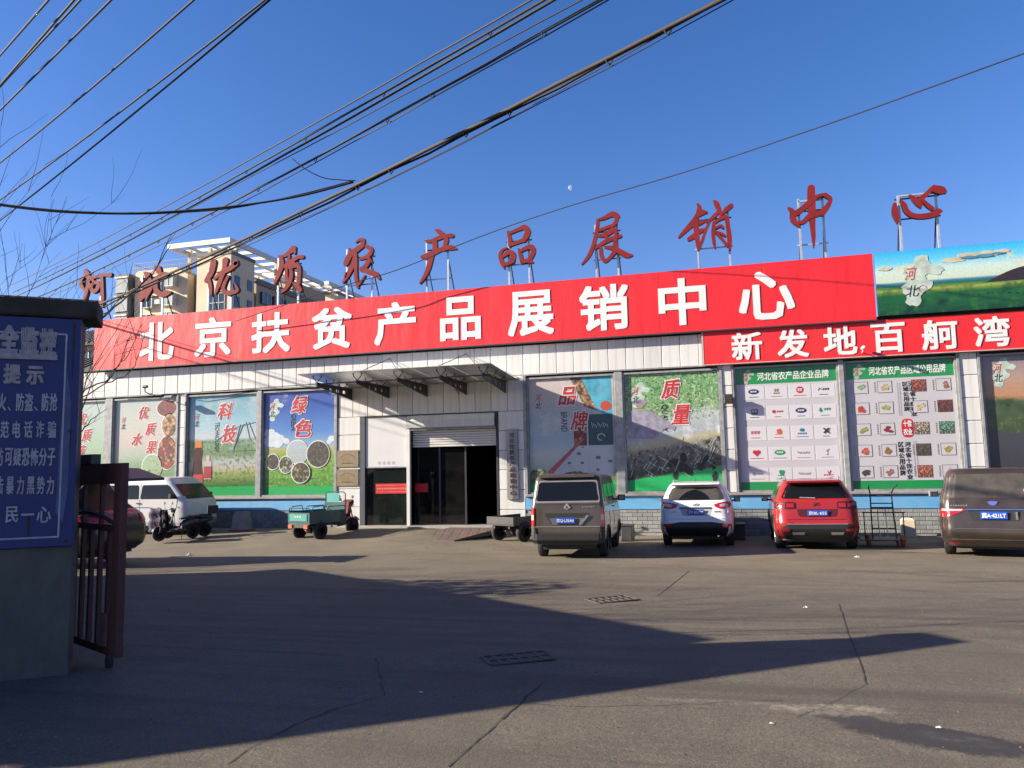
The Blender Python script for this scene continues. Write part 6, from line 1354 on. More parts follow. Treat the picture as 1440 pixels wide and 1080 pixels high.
# ---- scooters in front of the minibus
def loft(secs, n=14):      # secs (y, zc, half width, half height)
    mb = MB(); v = []
    for y, z, a, b in secs:
        for k in range(n):
            t_ = 2*PI*k/n; c, s_ = math.cos(t_), math.sin(t_); v.append((a*math.copysign(abs(c)**.7, c), y, z+b*math.copysign(abs(s_)**.7, s_)))
    f = [(i*n+k, i*n+(k+1) % n, (i+1)*n+(k+1) % n, (i+1)*n+k) for i in range(len(secs)-1) for k in range(n)]+[tuple(range(n)), tuple(range(len(secs)*n-1, (len(secs)-1)*n-1, -1))]
    return mb.add(v, f)
def scooter(label, x, y, rot, m1, rack=False):
    t = thing('scooter', label, 'scooter', (x, y, gz(x, y)), (0, 0, rot), group='scooters beside the white minibus'); t.scale = (.85, .85, .88)
    for yy in (0, 1.25):
        o = obj('wheel', MB().lathe([(-.03, .17), (-.045, .21), (-.03, .25), (.03, .25), (.045, .21), (.03, .17)], (0, 0, 0), 'x', 22), M_['rubber'], t, True, loc=(0, yy, .25)); obj('rim', MB().lathe([(-.025, .172), (-.03, .04), (.03, .04), (.025, .172)], (0, 0, 0), 'x', 14), M_['galv'], o)
    obj('rear_body', loft([(-.30, .66, .02, .02), (-.24, .64, .08, .07), (-.05, .60, .13, .11), (.20, .56, .15, .15), (.40, .50, .14, .16), (.46, .46, .11, .12)]), m1, t, True)
    obj('seat', loft([(-.26, .74, .05, .02), (-.20, .76, .12, .04), (.10, .77, .14, .05), (.35, .74, .13, .045), (.50, .70, .08, .03)]), M_['black'], t, True)
    obj('floorboard', MB().box(-.15, .42, .30, .15, .92, .37), m1, t)
    obj('leg_shield', MB().add([(sx, 1.0+.10*(z-.3)-.35*sx*sx, z) for z in (.32, .5, .7, .9, 1.0) for sx in (-.19, -.12, 0, .12, .19)]+[(sx*.9, 1.06+.10*(z-.3)-.35*sx*sx, z) for z in (.32, .5, .7, .9, 1.0) for sx in (-.19, -.12, 0, .12, .19)], [(o_+j*5+i, o_+j*5+i+1, o_+j*5+i+6, o_+j*5+i+5) for o_ in (0, 25) for j in range(4) for i in range(4)]), m1, t, True)
    q = MB(); q.tube([(0, 1.25, .25), (0, 1.10, .7), (0, 1.0, 1.04)], .03, 6); q.tube([(-.32, .88, 1.06), (-.18, .98, 1.06), (.18, .98, 1.06), (.32, .88, 1.06)], .016, 6); obj('fork_and_handlebar', q, M_['dark'], t)
    obj('headlamp', MB().bevbox(-.10, 1.06, .90, .10, 1.16, 1.06, .02), M_['frame'], t)
    obj('mudguard', MB().add([(sx*.06, 1.25+.28*math.cos(a), .25+.28*math.sin(a)) for a in [PI*.1+PI*.8*k/8 for k in range(9)] for sx in (-1, 1)], [(2*k, 2*k+1, 2*k+3, 2*k+2) for k in range(8)]), m1, t)
    for s_ in (-1, 1): obj('wing_mirror', MB().tube([(s_*.18, .98, 1.06), (s_*.26, .95, 1.24)], .007, 5).lathe([(0, .05), (.015, .05)], (s_*.27, .94, 1.27), 'y', 10), M_['black'], t)
    if rack: obj('cargo_box', MB().bevbox(-.20, -.45, .80, .20, -.08, 1.10, .03), M_['black'], t)
    obj('stand', MB().tube([(.0, .40, .30), (.16, .35, .0)], .012, 5), M_['dark'], t)
    return t
P1 = G(271, 757); P2 = G(297, 753)
scooter('dark purple scooter with round mirrors parked across the side of the white minibus', P1.x, P1.y, 2.75, M_['scooter'])
scooter('black scooter with a carrier box by the front wheel of the white minibus', P2.x-.1, P2.y-.2, 2.3, mat('black_scooter_plastic', (.02, .02, .022), .35, 0, .2, 5), True)
# fabric wind guard hanging over the first scooter
t = thing('scooter_wind_guard', 'dark purple quilted wind guard hung over the front of the purple scooter', 'cover', (P1.x-.40, P1.y-.95, gz(P1.x, P1.y)), (0, 0, 2.75-PI))
v = []; n = 9
for j in range(9):
    for i in range(n):
        u = i/(n-1)-.5; w_ = j/8; v.append((u*(.62+.1*w_), -.10+.10*math.cos(u*5)+.03*math.sin(j*2+i), .98-.72*w_+.02*math.cos(i*2)))
mbq = MB().add(v, [(j*n+i, j*n+i+1, (j+1)*n+i+1, (j+1)*n+i) for j in range(8) for i in range(n-1)]); o = obj('quilt', mbq, mat('purple_quilt', (.045, .025, .07), .8, 0, .2, 6, bump=.3, bs=20), t, True)
sm = o.modifiers.new('thickness', 'SOLIDIFY'); sm.thickness = .025

# ---- small things along the wall
P = G(393, 748); px, py = -8.95, -1.3
t = thing('concrete_bollard', 'tapered grey concrete block by the base of the wall left of the green tricycle', 'bollard', (px, py, gz(px, py)))
obj('block', MB().add([(-.28, -.22, 0), (.28, -.22, 0), (.28, .22, 0), (-.28, .22, 0), (-.19, -.14, .62), (.19, -.14, .62), (.19, .14, .62), (-.19, .14, .62)], [(0, 1, 5, 4), (1, 2, 6, 5), (2, 3, 7, 6), (3, 0, 4, 7), (4, 5, 6, 7)]), mat('pale_concrete_block', (.22, .23, .23), .9, 0, .2, 5, bump=.4, bs=20), t)
obj('lifting_eye', MB().tube([(-.05, 0, .61), (-.04, 0, .69), (.04, 0, .69), (.05, 0, .61)], .012, 5), M_['dark'], t)
obj('base', MB().bevbox(-.33, -.26, -.03, .33, .26, .05, .01), mat('red_brown_base', (.2, .09, .07), .9), t)

t = thing('ramp_plate', 'worn checkered steel ramp in front of the entrance shutter', 'ramp', (-1.2, -1.75, gz(-1.2, -1.75)))
zt_ = ez-gz(-1.2, -1.75)-.02
def rz(y): return max(.012, (y+1.0)/2.2*zt_) 
obj('plate', MB().add([(-1.25, -1.0, .004), (.2, -1.0, .004), (.95, 1.19, zt_+.01), (-.75, 1.19, zt_+.01), (-1.25, -1.0, -.03), (.2, -1.0, -.03), (.95, 1.19, .02), (-.75, 1.19, .02)], [(0, 1, 2, 3), (4, 7, 6, 5), (0, 4, 5, 1), (1, 5, 6, 2), (3, 7, 4, 0)]), mat('worn_steel_plate', (.15, .11, .10), .6, .3, .25, 6, dirt=(.20, .12, .09), dirt_amt=.6), t)
q = MB(); rr = random.Random(2)
for i in range(12):
    for j in range(9):
        u, w_ = (i+.5)/12, (j+.5)/9; x = (-1.25+.5*w_)*(1-u)+(.2+.75*w_)*u; y = -1+2.19*w_; z = .006+(zt_)*w_; s = .035; a = PI/4 if (i+j) % 2 else -PI/4
        q.add([(x-s*math.cos(a)-.006, y-s*math.sin(a), z), (x-s*math.cos(a)+.006, y-s*math.sin(a), z), (x+s*math.cos(a)+.006, y+s*math.sin(a), z+.012), (x+s*math.cos(a)-.006, y+s*math.sin(a), z+.012), (x, y, z+.016)], [(0, 1, 4), (1, 2, 4), (2, 3, 4), (3, 0, 4)])
obj('tread_pattern', q, M_['cable2'], t, kind='stuff')

for (px, py, lab, sx, sz) in ((6.72, -1.35, 'dark grey box against the wall right of the white hatchback', .32, .40), (3.78, -1.9, 'dark grey box beside the front of the brown van', .30, .40)):
    t = thing('dark_box', lab, 'box', (px, py, gz(px, py)))
    obj('box_body', MB().bevbox(-sx/2, -.3, 0, sx/2, .3, sz, .02), mat('dark_grey_box', (.05, .052, .058), .6, 0, .2, 4), t); obj('lid', MB().bevbox(-sx/2-.01, -.31, sz, sx/2+.01, .31, sz+.03, .008), M_['dark'], t)
t = thing('plastic_can', 'cream plastic can standing at the foot of the wall right of the hand truck', 'can', (11.08, -.45, gz(11.1, -.45)))
t.scale = (.88, .88, .86)
obj('can_body', MB().prismz([(-.20, -.13), (.16, -.15), (.20, -.10), (.20, .12), (.14, .15), (-.18, .14)], 0, .52).add([(-.20, -.13, .52), (.16, -.15, .52), (.20, .12, .52), (-.18, .14, .52), (-.13, -.07, .58), (.12, -.08, .58), (.13, .08, .58), (-.12, .08, .58)], [(0, 1, 5, 4), (1, 2, 6, 5), (2, 3, 7, 6), (3, 0, 4, 7), (4, 5, 6, 7)]), M_['sack'], t)
obj('cap', MB().lathe([(0, .04), (.05, .04)], (.10, 0, .575), 'z', 12), M_['dark'], t)
t = thing('black_bag', 'small black bag at the foot of the wall beside the brown minivan', 'bag', (12.05, -.5, gz(12, -.5)))
rr = random.Random(5); q = MB(); q.lathe([(0, .14), (.06, .18), (.16, .17), (.24, .09), (.28, .03)], (0, 0, 0), 'z', 14); q.v = [(x*(1+.15*rr.random()), y*(1+.15*rr.random()), z*(1+.1*rr.random())) for x, y, z in q.v]; obj('bag_body', q, M_['black'], t, True)
obj('tied_neck', MB().tube([(0, 0, .26), (.03, 0, .34)], .02, 6), M_['black'], t)

# hand truck
px, py = 10.0, -3.55
t = thing('hand_truck', 'black steel hand truck with orange wheels between the red car and the brown minivan', 'hand truck', (px, py, gz(px, py)), (0, 0, -.05))
q = MB()
for s_ in (-1, 1): q.tube([(s_*.26, .12, .12), (s_*.24, .30, .70), (s_*.23, .36, 1.22), (s_*.245+.03*s_, .20, 1.36), (s_*.27+(.06 if s_ > 0 else 0), .06, 1.42)], .017, 6)
obj('upright', q, M_['dark'], t, kind=None)
q = MB()
for z, y in ((.40, .21), (.98, .335), (1.16, .355)): q.tube([(-.25, y, z), (.25, y, z)], .014, 6)
q.tube([(-.25, .318, .88), (.25, .318, .88)], .018, 6); obj('cross_bar', q, M_['dark'], t)
for x in (-.10, .07): obj('inner_bar', MB().tube([(x, .14, .14), (x, .318, .88)], .011, 5), M_['galv'], t)
q = MB()
for s_ in (-1, 1): q.tube([(s_*.42, .10, .16), (s_*.42, .12, .78)], .014, 5)
q.tube([(-.46, .12, .78), (.46, .12, .78)], .016, 5); obj('side_frame', q, M_['dark'], t)
obj('toe_plate', MB().box(-.55, -.20, .15, .40, .55, .17), M_['dark'], t)
obj('toe_plate_lip', MB().box(-.60, .0, .171, -.55, .52, .22), M_['dark'], t)
obj('axle', MB().tube([(-.36, 0, .14), (.40, 0, .14)], .016, 6), M_['dark'], t)
for s_ in (-1, 1):
    o = obj('wheel', MB().lathe([(-.035, .07), (-.045, .11), (-.03, .14), (.03, .14), (.045, .11), (.035, .07)], (0, 0, 0), 'x', 18), M_['orange'], t, True, loc=(s_*.36, -.0, .14)); obj('rim', MB().lathe([(-.046, .10), (-.05, .02), (.05, .02), (.046, .10)], (0, 0, 0), 'x', 16), M_['orange'], o)
    for yy in (.42,): o = obj('wheel', MB().lathe([(-.02, .04), (-.025, .07), (.025, .07), (.02, .04)], (0, 0, 0), 'x', 14), M_['orange'], t, True, loc=(s_*.30, yy, .07))
#MARK4

# ================================================================ UNSEEN BLOCK ADDED AT LEFT TO CAST THE LARGE SHADOW
t = thing('shadow_block', 'unseen grey flat-roofed block added behind the notice wall to cast the large yard shadow', 'building', (-8.2, -18.3, gz(-8, -18)))
gp = [(6.3, .4), (3.2, 2.5), (-2.0, 5.6), (-6.4, .2), (1.4, -5.2)]
hh = 3.85-t.location.z
obj('wall', MB().prismz(gp, 0, hh-.2), M_['concrete'], t)
cxm, cym = sum(p[0] for p in gp)/4, sum(p[1] for p in gp)/4
obj('roof', MB().prismz([(cxm+(x-cxm)*1.05, cym+(y-cym)*1.05) for x, y in gp], hh-.199, hh), M_['frame'], t)
obj('door', MB().box(1.0, 3.0, 0.02, 1.05, 3.9, 2.0), M_['rust'], t)

t = thing('shadow_shrub', 'unseen leafy clump added behind the notice wall to soften the edge of the large yard shadow', 'shrub', (-4.9, -14.4, gz(-5, -14.4)))  # out of view, added to break up the straight edge of the shadow
q = MB(); rr = random.Random(77)
for i in range(2600):
    d = Vector((rr.gauss(0, 1), rr.gauss(0, 1), rr.gauss(0, 1))).normalized()*(rr.random()**.4); c = Vector((d.x*1.25, d.y*1.6, 2.1+d.z*1.75)); c += Vector((math.sin(c.z*4)*.12, math.cos(c.z*3)*.12, 0))
    a = Vector((rr.uniform(-1, 1), rr.uniform(-1, 1), rr.uniform(-1, 1))).normalized()*.09; b = a.orthogonal().normalized()*.06; q.quad(c-a, c-b, c+a, c+b)
obj('foliage', q, mat('dark_evergreen_leaf', (.04, .07, .03), .7, 0, .3, 4), t, kind='stuff'); obj('trunk', MB().tube([(0, 0, -.1), (0, 0, 2.0)], [.08, .05], 7), M_['bark'], t)

# ================================================================ BARE TREES
def bare_tree(label, base, h, seed, spread=.5, lean=(0, 0), lv=5, r0=.09, n0=5, name='bare_tree', trunk=.35):
    rr = random.Random(seed); t = thing(name, label, 'tree', base); tk = MB(); br = MB()
    L0 = h*trunk; tk.tube([(0, 0, -.1), (lean[0]*.3, lean[1]*.3, L0*.5), (lean[0], lean[1], L0)], [r0*1.25, r0, r0*.85], 8); obj('trunk', tk, M_['bark'], t, True)
    def grow(p, d, l, r, k):
        n = 5; P = [p]; R = [r]; q = p.copy(); dd = d.copy()
        for i in range(n):
            dd = (dd+Vector((rr.uniform(-.16, .16), rr.uniform(-.16, .16), rr.uniform(-.04, .13)))).normalized(); q = q+dd*(l/n); P.append(q.copy()); R.append(r*(1-.6*(i+1)/n))
        br.tube(P, R, 5 if r > .012 else 3)
        if k <= 0: return
        for j in range(rr.randint(2, 4)):
            i = rr.randint(1, n); a = Vector((rr.uniform(-1, 1), rr.uniform(-1, 1), rr.uniform(-.1, .9))).normalized()
            grow(P[i], (dd*.75+a*.8).normalized(), l*rr.uniform(.5, .78), max(.0035, R[i]*.72), k-1)
    for j in range(n0):
        a = 2*PI*j/n0+rr.random(); d = Vector((math.cos(a)*spread, math.sin(a)*spread, 1)).normalized()
        grow(Vector((lean[0], lean[1], L0*rr.uniform(.75, 1))), d, h*(.95-trunk)*rr.uniform(.7, 1), r0*.55, lv-1)
    obj('crown', br, M_['bark'], t); return t
P = A(30, 780, 9.2)
bare_tree('leafless young tree with thin upright twigs standing behind the notice wall', (P.x, P.y, gz(P.x, P.y)), 3.9, 21, .26, (0, 0), 4, .030, 5, trunk=.28)
P = A(70, 700, 8.4)
# long low branches that reach over the banner
t = thing('bare_branches', 'bare drooping shrub twigs reaching right from the end of the notice wall', 'shrub', (P.x-.2, P.y+.2, gz(P.x, P.y)))
rr = random.Random(31); q = MB(); B0 = Vector(t.location)
def twig(pts, r, k=2):
    W_ = [A(*p)-B0 for p in pts]; D = []
    for i in range(len(W_)-1):
        a, b = W_[i], W_[i+1]
        for j in range(4): D.append(a.lerp(b, j/4)+Vector((rr.uniform(-.02, .02), rr.uniform(-.02, .02), rr.uniform(-.02, .02)))*(.5 if j else 0))
    D.append(W_[-1]); q.tube(D, [r*(1-.75*i/(len(D)-1)) for i in range(len(D))], 4)
    if k:
        for m_ in range(3):
            i = rr.randint(2, len(D)-3) if len(D) > 5 else 1; d = (D[min(i+2, len(D)-1)]-D[i]).normalized(); a = Vector((rr.uniform(-1, 1), rr.uniform(-1, 1), rr.uniform(-.6, 1.)))
            e = D[i]+(d+a*.7).normalized()*rr.uniform(.18, .5); mpt = D[i].lerp(e, .5)+Vector((0, 0, rr.uniform(-.03, .04))); q.tube([D[i], mpt, e], [r*.4, r*.3, r*.15], 3)
            if k > 1: e2 = mpt+(d-a*.6).normalized()*.2; q.tube([mpt, e2], [r*.25, r*.12], 3)
twig([(90, 590, 8.2), (100, 565, 8.1), (125, 545, 8.0), (148, 537, 8.0), (160, 520, 8.0), (180, 500, 8.0), (200, 455, 8.0)], .012)
twig([(100, 567, 8.1), (150, 538, 8.), (175, 530, 8.), (190, 515, 8.), (200, 480, 8.0), (206, 465, 8)], .008)
twig([(88, 500, 8.2), (110, 470, 8.2), (135, 455, 8.2), (170, 425, 8.3), (215, 385, 8.4), (240, 345, 8.5)], .017)
twig([(88, 490, 8.2), (110, 460, 8.2), (150, 440, 8.2), (175, 415, 8.3), (187, 370, 8.4)], .009)
twig([(92, 620, 8.2), (110, 575, 8.1), (120, 540, 8.1), (135, 510, 8.1), (160, 470, 8.1), (168, 455, 8.)], .008)
twig([(85, 640, 8.2), (110, 612, 8.1), (128, 590, 8.1), (150, 575, 8.)], .009)
twig([(150, 538, 8.), (172, 505, 8), (178, 490, 8), (190, 487, 8)], .006)
q.tube([Vector((0, 0, 0)), Vector((.05, 0, 1.2)), A(88, 560, 8.2)-B0], [.03, .025, .014], 6)
q.tube([A(88, 560, 8.2)-B0, A(88, 490, 8.2)-B0], [.02, .012], 5); q.tube([A(88, 560, 8.2)-B0, A(90, 625, 8.2)-B0], [.02, .012], 5); q.tube([A(88, 560, 8.2)-B0, A(85, 640, 8.2)-B0], [.015, .012], 5); q.tube([A(88, 560, 8.2)-B0, A(90, 590, 8.2)-B0], [.018, .012], 5)
obj('twigs', q, M_['bark'], t)
# tall trees further out of frame on the left, whose branch shadows streak the yard
bare_tree('tall leafless roadside tree left of the yard, nearer one', (-12.5, -18.0, gz(-12, -18)), 6.2, 5, .7, (.2, 0), 5, .13, 6, trunk=.3)
bare_tree('tall leafless roadside tree left of the yard, farther one', (-17.5, -16.5, gz(-17, -16)), 7.0, 9, .7, (.1, .2), 5, .14, 6, trunk=.3)

# ================================================================ OVERHEAD CABLES
def cable(name, label, p1, p2, r=.012, sag=.0, m='cable', ext=.15, clips=0, cat='cable', wob=0, seed=0, mid=None):
    """p = (photo x, photo y, distance)"""
    p1 = (p1[0], p1[1], p1[2]*.6); p2 = (p2[0], p2[1], p2[2]*.6); r *= .66; sag *= .5
    a, b = A(*p1), A(*p2); d = b-a; a, b = a-d*ext, b+d*ext; n = 28; rr = random.Random(seed)
    P = [a.lerp(b, i/n)-Vector((0, 0, sag*4*(i/n)*(1-i/n)))+Vector((rr.uniform(-wob, wob), rr.uniform(-wob, wob), rr.uniform(-wob, wob))) for i in range(n+1)]
    o = a.copy(); r *= 1.55; q = MB().tube([p-o for p in P], r, 6)
    t = obj(name, q, M_[m], None, True, loc=tuple(o), label=label, cat=cat, group='cables crossing the sky')
    for k in range(clips):
        u = (k+.6)/clips*n; i = int(u); c = P[min(i, n-1)]-o; s = r*1.3
        obj('cable_clip', MB().tube([(c.x, c.y, c.z+r), (c.x+s, c.y, c.z-s*1.0), (c.x, c.y, c.z-s*2.6), (c.x-s, c.y, c.z-s*1.0), (c.x, c.y, c.z+r)], r*.45, 4), M_['cable'], t)
    return t
# upper left group
cable('overhead_cable', 'topmost short cable cutting the upper left corner of the sky', (0, 78, 16), (68, 0, 12), .011)
cable('overhead_cable', 'second cable from the upper left corner, left strand of a close pair', (0, 120, 16), (104, 0, 12), .011)
cable('overhead_cable', 'third cable from the upper left corner, right strand of a close pair', (0, 122, 16.2), (113, 0, 12), .010)
cable('overhead_cable', 'fourth cable from the upper left corner, single', (0, 155, 17), (156, 0, 12), .011)
cable('overhead_cable', 'single cable leaving the top edge above the apartment roof frame', (0, 227, 19), (269, 0, 12), .011, .10)
cable('overhead_cable', 'left strand of the wide pair leaving the top edge left of centre', (0, 279, 20), (368, 0, 12), .011, .12)
cable('overhead_cable', 'right strand of the wide pair leaving the top edge left of centre', (0, 308, 21), (375, 0, 12), .011, .12)
# the main run
cable('overhead_cable', 'thin pale upper strand of the dense cable run across the top', (30, 392, 46), (735, 0, 14), .012, .35, 'cable2', .1, 0, 'cable', .004, 1)
cable('overhead_cable', 'second strand of the dense cable run, with hanging clips', (38, 400, 46), (752, 0, 14), .017, .40, 'cable', .1, 14, 'cable', .004, 2)
cable('overhead_cable', 'thick dark third strand of the dense cable run', (45, 404, 46), (766, 0, 14), .020, .40, 'cable', .1, 0, 'cable', .004, 3)
cable('overhead_cable', 'thin fourth strand crossing above the clipped bundle', (60, 398, 40), (812, 0, 14), .009, .15, 'cable', .1, 0, 'cable', .004, 4)
cable('overhead_cable', 'clipped bundle forming the fifth strand of the cable run', (60, 412, 44), (830, 0, 14), .020, .45, 'cable', .1, 16, 'cable', .005, 5)
cable('overhead_cable', 'weathered pale wire along the fifth strand of the cable run', (64, 416, 44), (836, 0, 14), .009, .55, 'cable2', .1, 0, 'cable', .008, 6)
cable('overhead_cable', 'thick weathered bundle running lowest across the sky above the apartments', (86, 448, 34), (1000, 0, 14), .028, .40, 'cable2', .1, 18, 'cable', .006, 7)
cable('overhead_cable', 'dark sheath twisted along the lowest thick bundle', (86, 452, 34.2), (1004, 0, 14.1), .018, .46, 'cable', .1, 0, 'cable', .016, 8)
cable('overhead_cable', 'thin loose wire sagging beneath the lowest thick bundle', (200, 400, 28), (1012, 0, 14), .007, .55, 'cable', .1, 0, 'cable', .006, 9)
cable('overhead_cable', 'pale loose wire just under the lowest thick bundle', (330, 345, 24), (1008, 0, 14), .007, .38, 'cable2', .05, 0, 'cable', .004, 10)
def cable3(label, pts, r, m='cable', clips=0):
    W_ = [A(p[0], p[1], p[2]*(.6 if p[2] < 21.5 and r > .0101 or m == 'cable2' else 1)) for p in pts]; r *= (.66 if W_[0].y < -5 else 1); D = []
    for i in range(len(W_)-1):
        p0, p1, p2, p3 = W_[max(i-1, 0)], W_[i], W_[i+1], W_[min(i+2, len(W_)-1)]
        for j in range(8):
            u = j/8; D.append(.5*((2*p1)+(-p0+p2)*u+(2*p0-5*p1+4*p2-p3)*u*u+(-p0+3*p1-3*p2+p3)*u**3))
    D.append(W_[-1]); o = D[0].copy(); return obj('overhead_cable', MB().tube([p-o for p in D], r*1.45, 6), M_[m], None, True, loc=tuple(o), label=label, cat='cable', group='cables crossing the sky')
cable3('slack double cable hanging in a shallow curve across the left of the sky', [(-60, 276, 19), (0, 287, 19), (80, 296, 19), (170, 300, 19), (250, 297, 19), (330, 290, 19), (420, 276, 19), (497, 256, 19)], .016)
cable3('thin lower strand of the slack curved cable at left', [(-60, 278, 19.1), (0, 289, 19.1), (80, 298, 19.1), (170, 301, 19.1), (250, 299, 19.1), (330, 292, 19.1), (420, 274, 19.1), (497, 254, 19.1)], .0102)
cable3('short loose chain of wire between two cable bundles left of centre', [(410, 222, 20), (430, 238, 20), (455, 250, 20), (480, 253, 20), (500, 254, 20)], .008, 'cable2')
cable3('single thin wire rising from behind the rooftop characters to the right edge', [(330, 452, 27), (480, 403, 25.5), (560, 379, 25), (680, 331, 24), (800, 290, 22.5), (960, 243, 20.5), (1140, 183, 18), (1300, 126, 16), (1520, 46, 14)], .010)

# ================================================================ MOON
md = 5000.; P = A(803, 264, md); rM = md*4.2/FPX; t_ = ray(803, 264).normalized()
v = []; f = []; nu, nv = 16, 10; R3 = CM.transposed()
rx, ry, rzv = R3.col[0].normalized(), -R3.col[1].normalized(), -t_
for j in range(nu+1):
    a = PI*j/nu-PI/2
    for i in range(nv+1):
        b = PI*(.0+.58*i/nv)        # lit part only, left limb to the terminator
        p = (rx*(-math.cos(b)*math.cos(a))+rzv*(math.sin(b)*math.cos(a))+ry*math.sin(a))*rM; p = p*1.; v.append(p)
f = [(j*(nv+1)+i, j*(nv+1)+i+1, (j+1)*(nv+1)+i+1, (j+1)*(nv+1)+i) for j in range(nu) for i in range(nv)]
mm = emit('pale_moon', (.40, .54, .80), .30)  # sunlight on the moon's face put in as its own glow
obj('moon', MB().add(v, f), mm, None, True, loc=tuple(P), label='small pale half moon in the daytime sky above the banner', cat='moon')

# ================================================================ APARTMENTS AND HOUSES BEHIND
cream = mat('cream_render', (.84, .68, .48), .85, 0, .06, .3, dirt=(.42, .33, .22), dirt_amt=.3); tan = mat('tan_render', (.52, .41, .27), .85, 0, .08, .3); greyr = mat('grey_render', (.22, .21, .20), .85, 0, .1, .3)
wht = mat('white_roof_steel', (.80, .79, .76), .5, 0, .04, .4); wing = mat('apartment_glass', (.05, .07, .09), .12, 0, .3, .4, coat=.4); wfr = mat('apartment_window_frame', (.60, .62, .60), .5); palewin = mat('pale_curtained_glass', (.42, .47, .44), .3, 0, .25, .6)
t = thing('apartment_tower', 'cream apartment tower with flat white steel roof frame, left part with gable and balcony windows', 'building', (-70, 75, 0))
O = Vector((-70, 75, 0))
def ab(name, x0, y0, z0, x1, y1, z1, m, par=None, kind=None): return obj(name, MB().box(x0-O.x, y0-O.y, z0, x1-O.x, y1-O.y, z1), m, par or t, kind=kind)
def win(x0, x1, z0, z1, y, par=None, proud=.9, box=True, m=None):
    """bay window standing out of a front wall at y"""
    q = MB(); w_ = .12
    q.box(x0-O.x, y-proud-O.y, z0, x1-O.x, y-O.y, z0+w_).box(x0-O.x, y-proud-O.y, z1-w_, x1-O.x, y-O.y, z1)
    for x in (x0, (x0+x1)/2-w_/2, x1-w_): q.box(x-O.x, y-proud-O.y, z0+w_, x+w_-O.x, y-O.y, z1-w_)
    o = obj('window', q, wfr, par or t); obj('pane', MB().box(x0+.02-O.x, y-proud+.06-O.y, z0+w_, x1-.02-O.x, y-.02-O.y, z1-w_), m or palewin, o)
# gabled block
g0 = [(-83.2, -5), (-73.36, -5), (-73.36, 32.7), (-75.45, 34.0), (-82.7, 34.0), (-83.2, 33.6)]
obj('gabled_block', MB().prism([(x-O.x, z) for x, z in g0], 0, 7), cream, t)
ab('glazed_bay', -86.3, 74.4, -5, -83.9, 80, 33.6, greyr); 
for k in range(5):
    zz = 32.9-3.05*k
    q = MB().box(-86.25-O.x, -.75, zz-2.3, -83.95-O.x, -.62, zz); obj('window', q, palewin, t)
    ab('bay_ledge', -86.35, 74.1, zz+.02, -83.85, 74.4, zz+.25, wht)
for zc in (31.9, 28.9, 25.9, 22.9):
    win(-77.1, -75.2, zc-1.1, zc+.9, 75, proud=1.1); win(-81.3, -79.4, zc-1.1, zc+.9, 75, proud=.6, m=wing)
    ab('air_conditioner', -78.9, 74.4, zc-.6, -78.0, 75, zc+.1, wfr)
# terrace rail
q = MB()
for i in range(30):
    x = -84.4+i*.44; q.box(x-O.x, .8, 33.9, x+.05-O.x, .85, 35.5)
for zz in (34.7, 35.45): q.box(-84.4-O.x, .78, zz, -71.2-O.x, .87, zz+.07)
for i in range(16): q.box(-84.45-O.x, .8+i*.4, 33.9, -84.4-O.x, .85+i*.4, 35.5)
q.box(-84.46-O.x, .8, 35.45, -84.38-O.x, 7, 35.52); obj('terrace_railing', q, mat('grey_blue_railing', (.10, .13, .18), .5, .3), t)
# tower
ab('tower_block', -71.68, 75.0, -5, -65.61, 81, 35.2, cream); ab('parapet', -71.75, 74.9, 35.2, -65.5, 81.1, 35.75, greyr)
ab('link_block', -73.3, 76.5, -5, -71.7, 82, 33.0, greyr)
for k in range(4):
    zz = 29.2-3.2*k; ab('recessed_window', -69.6, 74.93, zz-2.5, -66.5, 74.99, zz, wing)
    q = MB()
    for x in (-69.6, -68.6, -67.6, -66.58): q.box(x-O.x, -.13, zz-2.5, x+.08-O.x, -.08, zz)
    q.box(-69.6-O.x, -.13, zz-1.5, -66.5-O.x, -.08, zz-1.4); obj('window', q, wfr, t)
    for y0 in (76.0, 79.2):
        obj('window', MB().box(-65.6-O.x, y0-O.y, zz-2+3.2, -65.5-O.x, y0+1.2-O.y, zz-.3+3.2), wing, t)
# roof frames: beams seen from below
def slab(x0, x1, y0, y1, z, n=5):
    q = MB(); th = .75
    q.box(x0-O.x, y0-O.y, z-th, x1-O.x, y0+.5-O.y, z); q.box(x0-O.x, y1-.5-O.y, z-th, x1-O.x, y1-O.y, z)
    q.box(x0-O.x, y0+.5-O.y, z-th, x0+.5-O.x, y1-.5-O.y, z); q.box(x1-.5-O.x, y0+.5-O.y, z-th, x1-O.x, y1-.5-O.y, z)
    obj('roof_frame', q, wht, t)
    bm = mesh('roof_beam', MB().box(x0+.5-O.x, -.25, z-th*.8, x1-.5-O.x, .25, z-.05), wht); k = int((y1-y0)/3.2)
    for i in range(1, k): obj('roof_beam', bm, None, t, loc=(0, y0+(y1-y0)*i/k-O.y, 0))
    q = MB()
    for k2 in (1, 2): q.box(x0+(x1-x0)*k2/3-.2-O.x, y0+.5-O.y, z-th*1.25, x0+(x1-x0)*k2/3+.2-O.x, y1-.5-O.y, z-th*.85)
    obj('roof_girder', q, M_['galv'], t, kind='stuff')
slab(-77.3, -65.87, 75.0, 97.0, 37.8)
for x in (-74.6, -70.9, -66.2):
    for y in (77, 88, 95): ab('roof_post', x-.25, y-.25, 33.5, x+.25, y+.25, 37.1, cream)
ab('rear_block', -78, 83, -5, -66.6, 105, 32.9, tan); ab('rear_parapet', -66.59, 83, 32.4, -66.3, 105, 33.3, greyr)
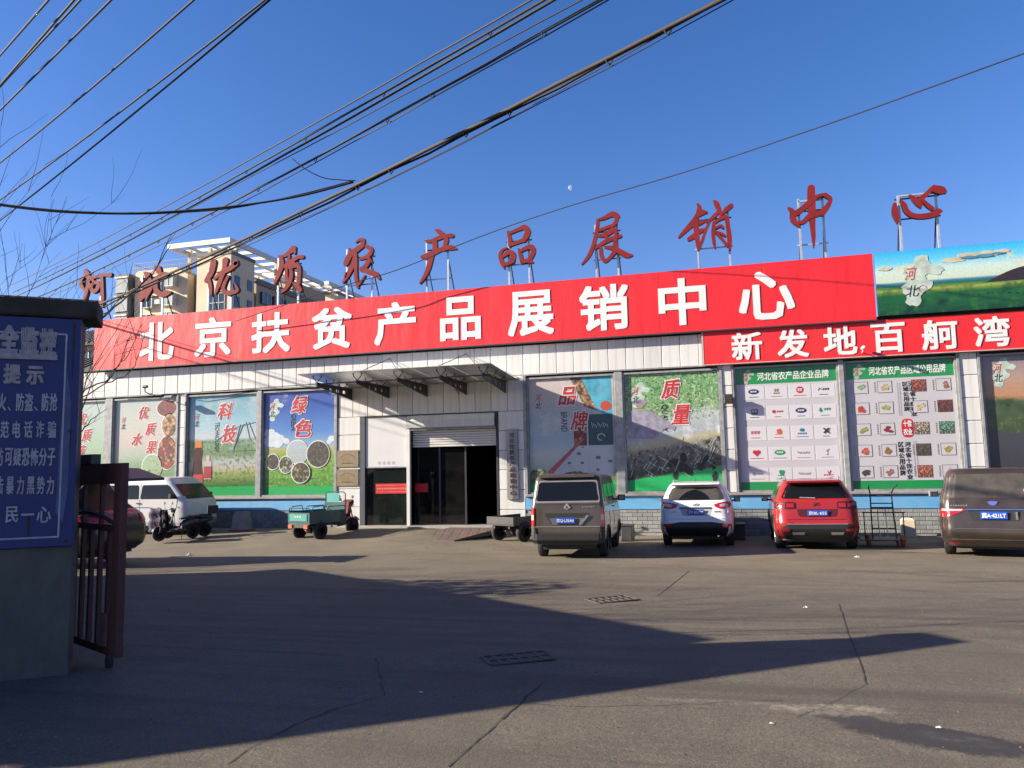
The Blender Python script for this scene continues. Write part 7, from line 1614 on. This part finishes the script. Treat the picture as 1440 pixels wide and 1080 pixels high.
for k in range(5):
    for j in range(6):
        y0 = 84+j*3.5; zz = 31.4-3.1*k; o = obj('window', MB().box(-66.58-O.x, y0-O.y, zz-2, -66.1-O.x, y0+2.4-O.y, zz-.1), wing, t)
        q = MB()
        for yy in (0, 1.17, 2.34): q.box(-66.09-O.x, y0+yy-O.y, zz-2, -66.02-O.x, y0+yy+.08-O.y, zz-.1)
        obj('frame', q, wfr, o)
slab(-76.1, -69.7, 98.5, 110, 39.1); ab('far_block', -77, 100, -5, -70.6, 112, 37.2, tan)
t = thing('apartment_tower', 'farther cream apartment block with white roof frame seen behind the fourth and fifth rooftop characters', 'building', (-74, 118, 0)); O = Vector((-74, 118, 0))
slab(-77.8, -71.5, 115.0, 148, 40.65); ab('tower_block', -80.3, 118, -5, -71.1, 132, 38.6, cream); ab('parapet', -80.35, 117.9, 38.6, -71.0, 132, 39.1, greyr)
for k in range(4):
    for x in (-79, -76, -73.4): win(x, x+1.7, 35.2-3.1*k, 37-3.1*k, 118, proud=.4)
for x in (-77, -72.2): ab('roof_post', x-.2, 117, 38.6, x+.2, 117.4, 40.0, cream)
# small houses left of the banner
tile = mat('grey_roof_tiles', (.16, .15, .15), .85, 0, .25, 3, bump=.5, bs=10)
def house(label, x0, x1, y, zb_, ze, zr, wm, rm):
    t = thing('house', label, 'house', (x0, y, 0)); obj('wall', MB().box(0, 0, zb_, x1-x0, 6, ze), wm, t)
    obj('roof', MB().prismx([(-.5, ze-.1), (-.5, ze+.1), (3, zr+.1), (6.5, ze+.1), (6.5, ze-.1), (3, zr-.1)], -.4, x1-x0+.4), rm, t)
    q = MB()
    for i in range(int((x1-x0)/.5)): q.prismx([(-.55, ze+.10), (-.55, ze+.17), (3, zr+.17), (3, zr+.10)], i*.5, i*.5+.16)
    obj('tile_rows', q, rm, t, kind='stuff')
    w_ = obj('window', MB().box((x1-x0)*.70, -.06, ze-1.7, (x1-x0)*.88, 0, ze-.5), wing, t); obj('frame', MB().box((x1-x0)*.79-.04, -.09, ze-1.7, (x1-x0)*.79+.04, -.061, ze-.5), wfr, w_)
house('pale house with grey tiled roof just left of the red banner end', -47.0, -40.3, 25, -2, 12.3, 14.0, cream, tile)
house('lower reddish house with dark roof between the notice wall and the banner', -45.5, -36.5, 19, -2, 8.9, 10.6, mat('reddish_render', (.45, .25, .18), .85, 0, .2, .6), mat('dark_roof_tiles', (.09, .08, .08), .85, 0, .25, 3))
